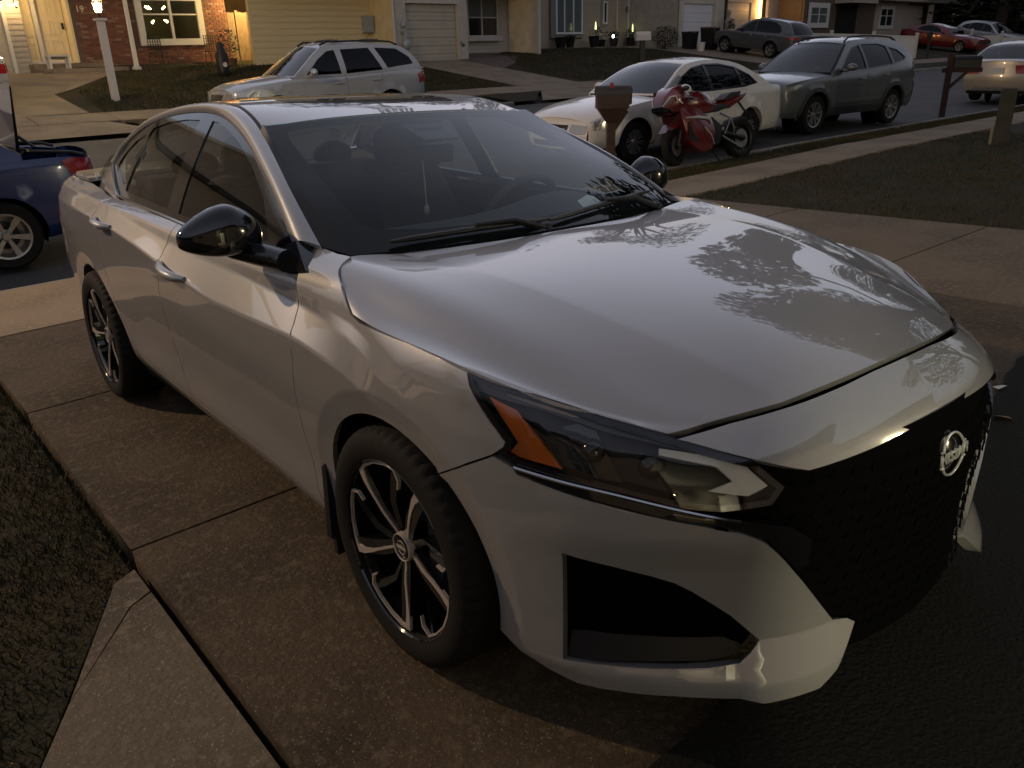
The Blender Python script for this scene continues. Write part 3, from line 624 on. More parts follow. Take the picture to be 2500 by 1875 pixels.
# ---- far brown house
H5 = thing('brown_house', 'brown house with white-framed windows behind the vinyl fence', 'house', (-28.99, 46.95, 0), math.radians(97.4))
M_BRN = sid_m('brown_siding', (.10, .068, .045), (.08, .055, .036)); M_CRM = sid_m('pale_panel', (.36, .30, .25), (.3, .25, .2))
backwall(H5, -.3, 20.6, 1.0, 4.2, M_BRN, (), .05); window(H5, .2, 3.1, 2.2, 3.62, (1.65,), (2.95,), .28, M_TRIM, M_CURT, -.06)
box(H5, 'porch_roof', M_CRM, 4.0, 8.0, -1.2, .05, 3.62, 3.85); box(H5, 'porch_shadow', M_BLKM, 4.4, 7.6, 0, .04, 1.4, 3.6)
box(H5, 'pale_wall', M_CRM, 10.8, 17.0, -.02, .05, 1.2, 3.85); window(H5, 11.5, 14.2, 2.1, 3.6, (12.85,), (2.95,), .22, M_TRIM, M_DPANE, -.08)
box(H5, 'garage_door', M_CRM, 17.0, 20.3, -.01, .05, 1.2, 3.7); box(H5, 'post', M_TRIM, 20.6, 20.95, -.6, -.3, 1.2, 3.8)
box(H5, 'eave', M_CRM, 4, 26, -.9, .05, 3.88, 4.15); upper(H5, -.3, 24, 4.2, 6.4, M_BRN, 9)
# ---- vinyl fence
t = thing('vinyl_fence', 'long white vinyl panel fence in front of the brown house', 'fence')
VF = [(-23.9, 36.9), (-23.2, 40.2), (-22.35, 42.9), (-21.25, 45.4)]
for i, (x, y) in enumerate(VF):
    g = terrain(x, y) - .1; b = MB(); b.box((x, y, g + .66), (.13, .13, 1.32)); b.box((x, y, g + 1.34), (.17, .17, .05), top=.5); b.build('fence_post', M_PVC, t, 0)
    if i:
        x0, y0 = VF[i - 1]; L = math.hypot(x - x0, y - y0); a = math.atan2(y - y0, x - x0); n = int(L / .17)
        for k in range(n): u = (k + .5) / n; q = (x0 + (x - x0) * u, y0 + (y - y0) * u); b = MB(); b.box((q[0], q[1], terrain(*q) + .52), (L / n - .006, .03, 1.05), a); b.build('fence_board', M_PVC, t, 0)
        for zz in (.10, 1.08):
            b = MB(); g0 = terrain(x0, y0) + zz; g1_ = terrain(x, y) + zz; b.tube([(x0, y0, g0), (x, y, g1_)], .045, 4); b.build('rail', M_PVC, t, 0)
# ---- left neighbour across the street, seen only in reflections
H6 = thing('grey_house', 'two storey grey sided house left of the brick house', 'house', (-27.5, -12.5, 0), math.radians(92))
backwall(H6, 0, 11.5, .9, 3.7, M_GSID); window(H6, 1.2, 3.4, 1.9, 3.4, (2.3,), (2.7,), .16, M_TRIM, M_DPANE, -.03); garage_door(H6, 6.2, 10.9, 1.1, 3.2, M_WDOOR, 4, -.06); upper(H6, 0, 11.5, 3.7, 6.8, M_GSID, 8)
b = MB(); b.prism([(0, -.02, 6.8), (11.5, -.02, 6.8), (5.75, -.02, 9.4)], (0, .15, 0)); b.build('gable', M_GSID, H6, 0)
for z0_, z1_, xa, xb in ((6.75, 9.5, -.2, 5.75), (6.75, 9.5, 11.7, 5.75)):
    b = MB(); b.tube([(xa, -.12, z0_), (xb, -.12, z1_)], .14, 4); b.build('barge_board', M_TRIM, H6, 0)
# ---- the house whose driveway the sedan stands on (behind the camera)
M_BRN0 = mat('dark_brown_wall', (.035, .028, .022), .8)
H0 = thing('near_house', 'house with a garage door that the sedan is parked in front of', 'house', (3.05, 1.3, 0), math.radians(-90))
backwall(H0, 0, 2.7, -.1, 3.0, M_TAN); garage_door(H0, .1, 2.6, .1, 2.4, M_BEIGE, 4, -.06); backwall(H0, 4.30, 13, -.1, 3.0, M_TAN)  # left wall end placed so its edge shades the outer bumper
box(H0, 'added_alcove_wall', M_BRN0, 2.7, 2.85, .14, 1.9, -.1, 3.0); box(H0, 'added_alcove_wall', M_BRN0, 5.95, 6.1, .14, 1.9, -.1, 3.0); box(H0, 'added_alcove_wall', M_BRN0, 2.7, 6.1, 1.9, 2.05, -.1, 3.0); box(H0, 'added_alcove_floor', M_CONC2, 2.7, 6.1, .14, 1.9, .02, .14)  # unseen alcove added to frame the lantern light falling on the sedan's nose
box(H0, 'front_door', M_WDOOR, 3.4, 4.3, 1.84, 1.9, .14, 2.2); window(H0, 7.2, 9.4, .9, 2.4, (8.3,), (1.65,), .12, M_TRIM, M_DPANE, -.05); box(H0, 'eave', M_ROOF, -.3, 13.3, -.4, 7, 2.95, 3.15)
o = wall_lantern(H0, 5.40, 2.0, 1.30, True, e=150)
for q in [c for c in H0.children if c.type == 'LIGHT']: q.data.color = (1, .92, .60)
H7 = thing('side_house', 'neighbouring house set back to the right of the near house, porch lantern lit', 'house', (9.2, 17.0, .3), math.radians(-90))
backwall(H7, 0, 13, -.3, 3.0, M_WSID); garage_door(H7, 9.0, 12.0, .1, 2.4, M_BEIGE, 4, -.06); window(H7, 2, 5, .9, 2.4, (3.5,), (1.65,), .12, M_TRIM, M_DPANE, -.05); upper(H7, 0, 13, 3.0, 5.6, M_WSID, 8)
o = wall_lantern(H7, 8.0, 2.1, -.16, True, e=130)
for q in [c for c in H7.children if c.type == 'LIGHT']: q.data.color = (1, .90, .62)
t = thing('sky_gap_backdrop', 'dark shed added behind the cedar fence to hide the sky between the two houses', 'backdrop', (-33.5, 11.5, 1.2), math.radians(94)); box(t, 'wall', M_WOODF, -2, 2.5, 0, 2, 0, 2.6); b = MB(); b.add([(-2.3, -.4, 2.5), (2.8, -.4, 2.5), (2.8, 1.2, 3.6), (-2.3, 1.2, 3.6), (2.8, 2.6, 2.5), (-2.3, 2.6, 2.5)], [(0, 1, 2, 3), (3, 2, 4, 5)]); b.build('roof', M_ROOF, t, 0)  # dark roofed block added to cover the bright sky gap above the fence
# ---- trees
def tree(x, y, h, r, label, seed, n=2600, leaf=.16, group=None, low=.42):
    rnd = random.Random(seed); z0 = terrain(x, y) - .1; t = thing('tree', label, 'tree', (x, y, z0), rnd.uniform(0, 6), group)
    b = MB(); top = h * .62; b.tube([(0, 0, 0), (.05 * r, 0, h * .25), (.02 * r, .04 * r, h * .45), (0, 0, top)], [.05 * r + .08, .04 * r + .06, .03 * r + .04, .03], 10)
    cl = []
    for i in range(11):
        a = i * 2.4 + rnd.uniform(-.4, .4); hh = h * rnd.uniform(low, .92); rr = r * rnd.uniform(.35, .8) * (1.25 - abs(hh / h - .6)); c = (rr * math.cos(a), rr * math.sin(a), hh); cl.append((c, r * rnd.uniform(.28, .5)))
        b.tube([(0, 0, h * rnd.uniform(.25, .5)), (c[0] * .5, c[1] * .5, hh * .8), c], [.03 * r + .02, .02 * r + .015, .015], 6)
    b.build('trunk', M_BARK, t, 60); f = MB()
    for c, s in cl: f2 = leafball(None, c, (s, s, s * .75), n // 11, leaf, rnd); f.add(f2.v, f2.f)
    f.build('crown', M_LEAF2, t, 0, recalc=False)
TREES = [(-44, 2, 15, 5), (-46, 13, 14, 5.5), (-43, 25, 16, 6), (-45, 36, 14, 5), (-42, 47, 15, 6)]
TL = ['dark tree behind the brick house roof', 'dark tree behind the cream sided wall', 'dark tree behind the cream and tan houses', 'dark tree behind the garage row', 'dark tree behind the brown house']
for (x, y, h, r), l in zip(TREES, TL): tree(x, y, h, r, l, 20 + int(y), 2600, .30, 'trees behind the houses')
TE = [(-34, 64, 12, 6, 'dark tree at the end of the brown house'), (-27, 70, 13, 7, 'dark tree behind the pale grey SUV'), (-19, 74, 13, 7, 'dark tree closing the street above the champagne saloon'), (-11, 72, 12, 6, 'dark tree at the right end of the far tree line')]
for x, y, h, r, l in TE: tree(x, y, h, r, l, 40 + int(y), 4200, .34, 'trees at the end of the street', .10)
tree(-2.3, 12.6, 9.2, 4.4, 'broad leafy tree on the lawn just right of the view', 77, 15000, .17, None, .50)
tree(2.2, 15.5, 10, 4.6, 'taller leafy tree further back beside the near house', 78, 9000, .2, None, .40)
tree(-10.8, -17, 9, 4, 'street tree left of the view beyond the blue car', 79, 2600, .18, None, .45)

M_WOODL = mat('far_wood_leaves', (.012, .014, .008), .8, spec=.1)
rnd = random.Random(99); b = MB()
for _ in range(9000):
    u = rnd.random(); x = -42 + 46 * u; y = 84 - 6 * u + rnd.uniform(-1.5, 1.5); z = 1.5 + rnd.random() ** .8 * (8 + 2 * math.sin(x * .6) + 1.4 * math.sin(x * 1.9)); q = Matrix.Rotation(rnd.uniform(0, 6.3), 3, 'Z') @ Matrix.Rotation(rnd.uniform(0, 3.1), 3, 'X'); k = rnd.uniform(.3, .8); c = Vector((x, y, z))
    b.add([c + q @ Vector(v) for v in ((-k, 0, 0), (0, -k * .6, 0), (k, 0, 0), (0, k * .6, .1))], [(0, 1, 2, 3)])
o = b.build('far_wood', M_WOODL, None, 0, recalc=False); tag(o, 'dark wood closing off the far end of the street', 'wood', kind='stuff')

# ================= sedan surfaces =================
# ---- smooth interpolation helpers -------------------------------------------------
def pchip(xs, ys):
    n=len(xs);h=[xs[i+1]-xs[i] for i in range(n-1)];d=[(ys[i+1]-ys[i])/h[i] for i in range(n-1)]
    m=[0.0]*n
    if n==2: m=[d[0],d[0]]
    else:
        for i in range(1,n-1):
            if d[i-1]*d[i]>0:
                w1=2*h[i]+h[i-1];w2=h[i]+2*h[i-1];m[i]=(w1+w2)/(w1/d[i-1]+w2/d[i])
        def end(h0,h1,d0,d1):
            v=((2*h0+h1)*d0-h0*d1)/(h0+h1)
            if v*d0<=0: return 0.0
            if d0*d1<=0 and abs(v)>3*abs(d0): return 3*d0
            return v
        m[0]=end(h[0],h[1],d[0],d[1]);m[-1]=end(h[-1],h[-2],d[-1],d[-2])
    def f(x):
        if x<=xs[0]: return ys[0]+m[0]*(x-xs[0])
        if x>=xs[-1]: return ys[-1]+m[-1]*(x-xs[-1])
        lo,hi=0,n-1
        while hi-lo>1:
            k=(lo+hi)//2
            if xs[k]<=x: lo=k
            else: hi=k
        t=(x-xs[lo])/h[lo];t2=t*t;t3=t2*t
        return ys[lo]*(2*t3-3*t2+1)+h[lo]*m[lo]*(t3-2*t2+t)+ys[lo+1]*(3*t2-2*t3)+h[lo]*m[lo+1]*(t3-t2)
    return f
def catmull(pts, n):
    """dense polyline through pts (any dimension), centripetal-free uniform Catmull-Rom"""
    out=[];N=len(pts)
    for i in range(N-1):
        p0=pts[max(i-1,0)];p1=pts[i];p2=pts[i+1];p3=pts[min(i+2,N-1)]
        for k in range(n):
            t=k/n
            out.append(tuple(.5*(2*b+(c-a)*t+(2*a-5*b+4*c-d)*t*t+(3*b-a-3*c+d)*t**3) for a,b,c,d in zip(p0,p1,p2,p3)))
    out.append(tuple(pts[-1]));return out
def cspline(ys):
    """natural cubic spline through scalars at parameters 0..n-1 -> function"""
    n=len(ys);M=[0.0]*n
    if n>2:
        a=[0.0]*n;b=[0.0]*n
        for i in range(1,n-1):
            w=4.0-a[i-1];a[i]=1/w;b[i]=(6*(ys[i+1]-2*ys[i]+ys[i-1])-b[i-1])/w
        for i in range(n-2,0,-1): M[i]=b[i]-a[i]*M[i+1]
    def f(t):
        i=max(0,min(n-2,int(t)));u=t-i;v=1-u
        return v*ys[i]+u*ys[i+1]+((v**3-v)*M[i]+(u**3-u)*M[i+1])/6
    return f
# ---- plan outline of the sedan shell: parameter t = arc length from front centre ----
PLAN=[(.975,0),(.969,-.16),(.952,-.31),(.918,-.44),(.86,-.55),(.775,-.65),(.66,-.745),(.52,-.825),(.35,-.884),(.15,-.914),(-.1,-.925),(-.6,-.927),
 (-1.4,-.928),(-2.2,-.927),(-2.7,-.922),(-3.1,-.908),(-3.4,-.885),(-3.63,-.84),(-3.80,-.75),(-3.90,-.6),(-3.945,-.35),(-3.96,0)]
_d=catmull(PLAN,160)
_T=[0.0]
for a,b in zip(_d,_d[1:]): _T.append(_T[-1]+math.hypot(b[0]-a[0],b[1]-a[1]))
TMAX=_T[-1]
def plan(t):
    t=min(max(t,0),TMAX-1e-9)
    lo,hi=0,len(_T)-1
    while hi-lo>1:
        k=(lo+hi)//2
        if _T[k]<=t: lo=k
        else: hi=k
    f=(t-_T[lo])/(_T[lo+1]-_T[lo]);a,b=_d[lo],_d[lo+1]
    return a[0]+(b[0]-a[0])*f,a[1]+(b[1]-a[1])*f
def plan_n(t):
    a=plan(max(t-.03,0));b=plan(min(t+.03,TMAX-1e-6));dx,dy=b[0]-a[0],b[1]-a[1];l=math.hypot(dx,dy)
    return dy/l*1.0,-dx/l*1.0   # outward for right-hand side (travelling rearwards)
def t_of_x(x):   # side part only
    lo,hi=0.0,TMAX
    for _ in range(50):
        m=(lo+hi)/2
        if plan(m)[0]>x: lo=m
        else: hi=m
    return lo
def t_of_y(y):   # front part (y negative)
    lo,hi=0.0,t_of_x(0)
    for _ in range(50):
        m=(lo+hi)/2
        if plan(m)[1]>y: lo=m
        else: hi=m
    return lo
def _st(v,ax): return v
STN=[(0.0,[(.19,.045),(.25,.03),(.36,.03),(.50,.02),(.60,.008),(.66,.006),(.70,.018),(.745,.035),(.80,.075),(.862,.135),(.90,.21)]),
(t_of_y(-.45),[(.19,.045),(.25,.03),(.36,.03),(.50,.02),(.60,.006),(.66,.006),(.69,.016),(.73,.035),(.78,.075),(.828,.14),(.86,.21)]),
(t_of_y(-.65),[(.19,.045),(.25,.025),(.36,.03),(.50,.02),(.60,.0),(.65,.0),(.69,.012),(.73,.03),(.765,.055),(.80,.10),(.83,.17)]),
(t_of_y(-.80),[(.19,.05),(.25,.02),(.36,.02),(.50,.012),(.60,-.002),(.66,0),(.71,.008),(.76,.022),(.81,.045),(.85,.085),(.88,.15)]),
(t_of_x(.35),[(.19,.06),(.25,.03),(.36,.015),(.50,.005),(.60,0),(.68,-.002),(.76,.003),(.82,.012),(.88,.026),(.93,.07),(.96,.14)]),
(t_of_x(.1),[(.19,.07),(.25,.045),(.36,.02),(.50,.008),(.62,0),(.72,-.003),(.80,.004),(.86,.016),(.91,.036),(.965,.08),(1.0,.15)]),
(t_of_x(-.18),[(.19,.08),(.27,.05),(.40,.03),(.55,.01),(.68,0),(.80,0),(.885,.03),(.92,.048),(.97,.064),(1.02,.10),(1.045,.18)]),
(t_of_x(-.5),[(.20,.09),(.28,.055),(.42,.04),(.58,.016),(.72,.004),(.83,.006),(.91,.058),(.945,.062),(.98,.075),(1.01,.10),(1.05,.19)]),
(t_of_x(-1.0),[(.23,.09),(.32,.05),(.44,.042),(.60,.018),(.74,.004),(.83,.004),(.935,.058),(.968,.068),(1.0,.088),(1.025,.112),(1.06,.19)]),
(t_of_x(-1.45),[(.24,.09),(.33,.05),(.45,.042),(.62,.018),(.77,.004),(.87,.004),(.952,.055),(.985,.067),(1.01,.09),(1.03,.115),(1.06,.19)]),
(t_of_x(-1.9),[(.25,.09),(.34,.05),(.46,.042),(.64,.018),(.82,.004),(.93,.002),(.985,.05),(1.012,.064),(1.028,.09),(1.038,.118),(1.06,.19)]),
(t_of_x(-2.45),[(.26,.09),(.34,.05),(.48,.03),(.66,.008),(.86,0),(.975,.002),(1.025,.045),(1.045,.062),(1.052,.10),(1.057,.135),(1.068,.2)]),
(t_of_x(-2.9),[(.26,.08),(.34,.05),(.48,.03),(.66,.005),(.86,0),(.985,.01),(1.03,.045),(1.058,.06),(1.068,.10),(1.077,.14),(1.095,.22)]),
(t_of_x(-3.4),[(.26,.08),(.34,.05),(.48,.03),(.66,.01),(.86,.01),(.985,.03),(1.03,.06),(1.05,.075),(1.07,.10),(1.085,.13),(1.11,.22)]),
(t_of_x(-3.8),[(.28,.08),(.34,.05),(.48,.03),(.66,.01),(.86,.02),(.985,.03),(1.03,.045),(1.05,.055),(1.07,.08),(1.085,.11),(1.11,.2)]),
(TMAX,[(.28,.08),(.34,.05),(.48,.03),(.66,.01),(.86,.02),(.985,.03),(1.03,.045),(1.05,.055),(1.07,.08),(1.085,.11),(1.11,.2)])]
_ts=[s[0] for s in STN]
ZR=[pchip(_ts,[s[1][k][0] for s in STN]) for k in range(11)]
OR=[pchip(_ts,[s[1][k][1] for s in STN]) for k in range(11)]
GROUPS=[(0,5),(5,6),(6,7),(7,10)]
_cache={}
def _sect(t):
    key=round(t,4)
    s=_cache.get(key)
    if s is None:
        z=[f(key) for f in ZR];o=[f(key) for f in OR]
        s=(z,[pchip(z[a:b+1],o[a:b+1]) for a,b in GROUPS]);_cache[key]=s
    return s
def off(t,z):
    zz,fs=_sect(t)
    if z<zz[5]: f=fs[0]
    elif z<zz[6]: f=fs[1]
    elif z<zz[7]: f=fs[2]
    else: f=fs[3]
    return f(z)
ARCH=[(0.0,.335,.375),(-2.825,.335,.372)]
def shell(t,z,extra=0.0):
    x,y=plan(t);nx,ny=plan_n(t);o=off(t,z)+extra
    for ax,az,ar in ARCH:
        r=math.hypot(x-ax,z-az)
        if r<.445 and z>.2: o+=.22*(.445-r)*min(1,max(0,(.445-r)/.012))
    return (x+nx*o,y+ny*o,z)
# ---- greenhouse side surface y = -G(x,z) ----
def G(x,z):
    s=(z-1.04)/.36
    y=.808-.60*(z-1.04)+.05*s*(1-s)
    if x<-2.2: y-=.11*((-2.2-x)/1.0)**2
    if x>-1.0: y-=.02*(x+1.0)**2
    return y
def gside(x,z,extra=0.0): return (x,-(G(x,z)-extra),z)

# ================= the white sedan in the driveway =================
M_WHITE = mat('pearl_white_paint', (.27, .265, .265), .42, .15, 1.0)
M_WHITE.node_tree.nodes['Principled BSDF'].inputs['Coat IOR'].default_value = 2.15
M_GBLK = mat('gloss_black', (.006, .006, .007), .08, 0, .5)
M_SBLK = mat('satin_black', (.009, .009, .010), .5, spec=.3)
M_VOID = mat('dark_void', (.002, .002, .002), .9, spec=.03)
M_CHR = mat('chrome', (.55, .55, .56), .12, 1.0)
M_SILV = mat('machined_alloy', (.40, .35, .30), .42, .25)
M_TYRE = mat('tyre_rubber', (.009, .008, .007), .8, spec=.2, bump=(90, .15, .002))
M_AMBER = mat('amber_reflector', (.42, .10, .012), .15, 0, .6)
M_DRL = mat('lamp_white', (.62, .62, .55), .3, 0, .3)
M_LENS = glass('lamp_lens', (.86, .86, .86), 0, .015)
M_WS = glass('windshield_glass', (.80, .90, .86), 0.0, .01, 1.42)
M_TINT = glass('tinted_glass', (.58, .61, .59), .0, .01)
M_INT = mat('cabin_fabric', (.03, .032, .032), .8)
M_PLAS = mat('wiper_plastic', (.01, .01, .01), .5)
M_GREY = mat('brake_steel', (.10, .095, .09), .45, .6)
CAR = thing('sedan', 'white sedan in the foreground parked nose-in on the concrete driveway, black mirrors and black grille', 'car')
CAR.matrix_world = Matrix(((0.999246,0.000819,-0.038818, 0), (0.000000,0.999778,0.021093, 0), (0.038826,-0.021077,0.999024, 0), (0, 0, 0, 1)))
def sref(P): return (P.x - max(-3.3, min(.35, P.x)), P.y, .12)
def sh(t, z, e=0.0):
    if t < 0:
        p = shell(-t, z, e); return (p[0], -p[1], p[2])
    return shell(t, z, e)
def SX(pts): return [(t_of_x(x), z) for x, z in pts]
def arc_tz(ax, r, a0, a1, n=26, az=.335):
    """points on a wheel-arch circle in (t,z), angles in degrees in the x-z plane"""
    return [(t_of_x(ax + r * math.cos(math.radians(a0 + (a1 - a0) * i / n))), az + r * math.sin(math.radians(a0 + (a1 - a0) * i / n))) for i in range(n + 1)]
def shift(poly, d):
    """inset a closed polygon by d (either winding)"""
    n = len(poly); ar = sum(poly[i][0] * poly[(i + 1) % n][1] - poly[(i + 1) % n][0] * poly[i][1] for i in range(n)); s = 1 if ar > 0 else -1
    out = []
    for i in range(n):
        a, b, c = poly[i - 1], poly[i], poly[(i + 1) % n]
        n1 = (-(b[1] - a[1]), b[0] - a[0]); n2 = (-(c[1] - b[1]), c[0] - b[0])
        l1 = math.hypot(*n1) or 1e-9; l2 = math.hypot(*n2) or 1e-9
        nx, ny = n1[0] / l1 + n2[0] / l2, n1[1] / l1 + n2[1] / l2; q = nx * nx + ny * ny
        f = min(2 / q if q > 1e-6 else 1, 2.0)
        out.append((b[0] + s * d * nx * f, b[1] + s * d * ny * f))
    return out
_rows = [i for i in (5, 6, 7, 8, 9)]
CREASES = [[(t, ZR[k](t)) for t in [t_of_x(.05) + .06 * i for i in range(66)]] for k in _rows]
CREASES += [[(t, z - .008) for t, z in CREASES[2]], [(t, z + .008) for t, z in CREASES[2]], [(t, z - .008) for t, z in CREASES[1]], [(t, z + .008) for t, z in CREASES[1]], [(t, z - .008) for t, z in CREASES[0]], [(t, z + .008) for t, z in CREASES[0]]]
for _a in (0.0, -2.825):
    for _r in (.432, .446, .458): CREASES.append(arc_tz(_a, _r, -5, 185, 40))
HOODLINE = [(1.909, 1.046), (1.893, 1.034), (1.808, 1.0), (1.748, .961), (1.713, .94), (1.665, .929), (1.567, .926), (1.437, .921), (1.321, .911), (1.229, .901), (1.067, .868), (.917, .83), (.757, .793)]
def both(name, maker, mats=M_WHITE, parent=CAR):
    p = maker(); a = pobj(name, [p], mats, parent); b = pobj(name, [mirror_y(p)], mats, parent); return a, b
def spatch(outline, holes=(), e=0.0, step=.03, gap=.0025, thick=.018, cr=True):
    return patch(lambda t, z: sh(t, z, e), shift(outline, gap), holes, step, CREASES if cr else (), thick, sref)
# ---- front fender
f_out = [(2.126, 1.049), (2.065, .99), (2.047, .946), (2.035, .924), (2.012, .862), (2.0, .789), (2.006, .735), (2.02, .662), (2.03, .55), (2.028, .42), (2.036, .318), (1.985, .238), (1.955, .238)]
f_arch = [p for p in arc_tz(0, .372, 193, 50.5)]
f_front = [(1.334, .626), (1.215, .694), (1.146, .730), (1.118, .752), (1.113, .766), (1.158, .809), (1.215, .871), (1.229, .897)]
f_top = HOODLINE[:9][::-1] + [(1.983, 1.045)]
FENDER = f_out + f_arch[:-1] + f_front + f_top
both('front_fender', lambda: spatch(FENDER))
# ---- doors
f_back = [(t - .0, z) for t, z in f_out[1:9]]
d1 = [(2.126, 1.0)] + [(t, z) for t, z in f_out[1:9]]
BELT = SX([(-.56, .985), (-.75, .990), (-1.0, 1.0), (-1.25, 1.012), (-1.5, 1.022), (-1.575, 1.026)])
FD = [(t, z) for t, z in f_out[1:11]] + SX([(-.62, .305), (-1.3, .315), (-1.60, .32), (-1.635, .40), (-1.645, .6), (-1.63, .77), (-1.58, .90)]) + BELT[::-1]
RD = SX([(-1.575, 1.026), (-1.58, .90), (-1.63, .77), (-1.645, .6), (-1.635, .40), (-1.60, .32), (-2.0, .325), (-2.21, .335), (-2.29, .37), (-2.36, .50), (-2.395, .62), (-2.43, .78), (-2.455, .9), (-2.475, .98), (-2.465, 1.056), (-2.2, 1.049), (-1.9, 1.037)])
both('front_door', lambda: spatch(FD)); both('rear_door', lambda: spatch(RD))
RO = [(1.96, .232), (1.989, .236), (2.038, .314)] + SX([(-.62, .303), (-1.3, .315), (-1.6, .32), (-2.0, .325), (-2.21, .335), (-2.29, .37), (-2.43, .37), (-2.445, .30), (-2.4, .265), (-1.9, .25), (-1.2, .235), (-.7, .215)])
both('rocker_panel', lambda: spatch(RO))
QO = SX([(-2.465, 1.056), (-2.475, .98), (-2.455, .9), (-2.43, .78), (-2.395, .62), (-2.36, .50), (-2.29, .37)]) + SX([(-2.43, .37)]) + arc_tz(-2.825, .372, 174, 10)[::-1][1:] + \
     [(t_of_x(-3.205), .36), (t_of_x(-3.215), .29), (5.1, .29), (5.6, .3), (TMAX - .01, .3), (TMAX - .01, 1.07), (5.6, 1.085), (5.3, 1.09)] + SX([(-3.4, 1.09), (-3.0, 1.083), (-2.75, 1.073), (-2.6, 1.063)])
both('quarter_panel', lambda: spatch(QO))
# ---- front bumper: two wrapped side pieces and the nose panel above the grille
BUMP = [(1.334, .626), (1.215, .694), (1.146, .730), (1.096, .714), (1.084, .701), (.992, .683), (.916, .67), (.813, .654), (.698, .634), (.61, .613), (.559, .585), (.51, .535), (.451, .465), (.383, .382), (.345, .336), (.30, .326), (.276, .310),
        (.314, .274), (.36, .232), (.41, .202), (.532, .196), (.733, .196), (.862, .186), (.962, .172), (1.033, .184), (1.098, .21), (1.188, .245)] + arc_tz(0, .372, -13, 51)[:-1]
INTAKE = [(.985, .53), (.868, .513), (.79, .497), (.743, .483), (.703, .461), (.66, .431), (.618, .40), (.546, .331), (.566, .302), (.59, .277), (.653, .268), (.817, .258), (.936, .246), (.992, .243)]
NOSE = [(0, .742), (.099, .740), (.253, .733), (.38, .728), (.461, .724), (.53, .741), (.597, .757), (.68, .775), (.745, .788), (.619, .808), (.456, .824), (.3, .838), (.137, .852), (0, .858)]
NOSE = NOSE[:-1] + [(-t, z) for t, z in NOSE[::-1][:-1]] + [(0, .742)]
NOSE = [(t, z) for t, z in [(0, .742), (.099, .740), (.253, .733), (.38, .728), (.461, .724), (.53, .741), (.597, .757), (.68, .775), (.745, .788), (.619, .806), (.456, .822), (.3, .836), (.137, .849), (0, .855)]]
NOSE = NOSE + [(-t, z) for t, z in NOSE[1:-1]][::-1]
ZL = [(0, .331), (.335, .331), (.548, .331), (.568, .303), (.592, .278), (.653, .268), (.817, .258), (.94, .246), (1.2, .240)]
def zl(a):
    for p, q in zip(ZL, ZL[1:]):
        if a <= q[0]: return p[1] + (q[1] - p[1]) * (a - p[0]) / (q[0] - p[0])
    return .24
lipc = [[(t_, zl(t_) + o_) for t_ in (.335, .40, .48, .548, .568, .592, .653, .735, .817, .94, 1.05, 1.19)] for o_ in (-.005, -.001, .004)]
def lip(t, z):
    a = abs(t); return -max(0, zl(a) - z) * .42 * max(0, min(1, (1.25 - a) / .35))
bp = patch(lambda t, z: sh(t, z, lip(t, z)), shift(BUMP, .0025), [INTAKE], .024, CREASES + lipc, .03, sref, .014)
nz = patch(lambda t, z: sh(t, z), NOSE, [], .03, [], .02, sref)
BUMPER = pobj('front_bumper', [bp, mirror_y(bp), nz], M_WHITE, CAR)
# dark pockets in the two intakes
def pocket(): return patch(lambda t, z: sh(t, z, .05), shift(INTAKE, -.012), [], .05, [], 0, sref)
pk = both('intake_pocket', pocket, M_VOID, CAR)
def blade(): return patch(lambda t, z: sh(t, z, .012 + (z - .245) * .35), [(.985, .246), (.936, .25), (.817, .262), (.653, .272), (.6, .28), (.575, .30), (.62, .318), (.8, .315), (.95, .31), (.98, .305)], [], .04, [], .01, sref)
both('intake_blade', blade, M_SBLK, CAR)
# ---- hood
HC = [[(-.30, 0, 1.030), (0, 0, 1.016), (.3, 0, .983), (.55, 0, .942), (.72, 0, .902), (.838, 0, .862)],
      [(-.325, -.27, 1.026), (0, -.26, 1.013), (.3, -.24, .979), (.55, -.22, .937), (.715, -.205, .897), (.825, -.20, .853)],
      [(-.40, -.58, 1.022), (.0, -.54, 1.010), (.3, -.50, .965), (.54, -.45, .911), (.69, -.42, .868), (.784, -.398, .830)],
      [(-.41, -.69, 1.034), (-.03, -.66, 1.006), (.28, -.62, .952), (.50, -.57, .892), (.64, -.53, .846), (.740, -.49, .816)],
      [(-.385, -.765, 1.036), (-.05, -.765, .997), (.24, -.735, .942), (.45, -.68, .883), (.60, -.625, .835), (.71, -.55, .806)],
      [(-.30, -.825, 1.008), (-.07, -.828, .957), (.20, -.812, .918), (.41, -.765, .869), (.56, -.69, .826), (.695, -.59, .800)]]
HC.append([sh(t, z) for t, z in [(1.70, .937), (1.55, .9255), (1.33, .912), (1.12, .879), (.93, .833), (.765, .795)]])
HCs = [[cspline([p[k] for p in c]) for k in range(3)] for c in HC]
_hc = {}
def hood(u, v):
    """u 0 rear..1 front, v 0 centre..1 side"""
    s = 1 if v >= 0 else -1; v = min(abs(v), 1) * 6; u = max(0, min(1, u)) * 5; key = round(u, 5)
    if key not in _hc:
        P = [[f[k](u) for k in range(3)] for f in HCs]
        inn = [[P[2][0], -P[2][1], P[2][2]], [P[1][0], -P[1][1], P[1][2]]] + P[:3]
        _hc[key] = ([cspline([p[k] for p in inn]) for k in range(3)], [cspline([p[k] for p in P[2:]]) for k in range(3)])
    A, B = _hc[key]
    q = [f(v + 2) for f in A] if v < 2 else [f(v - 2) for f in B]
    return (q[0], q[1] * s, q[2])
hn = [(-1 + .012, 0), (1 - .012, 0), (1 - .012, 1), (-1 + .012, 1)]
hoodp = patch(lambda v, u: hood(.004 + u * .990, v), [(-.993, 0), (.993, 0), (.993, 1), (-.993, 1)], [], .035, [[(s * .3333 + o, 0), (s * .3333 + o, 1)] for s in (1, -1) for o in (-.014, 0, .014)] + [[(0, 0), (0, 1)]], .02, (0, 0, 1))
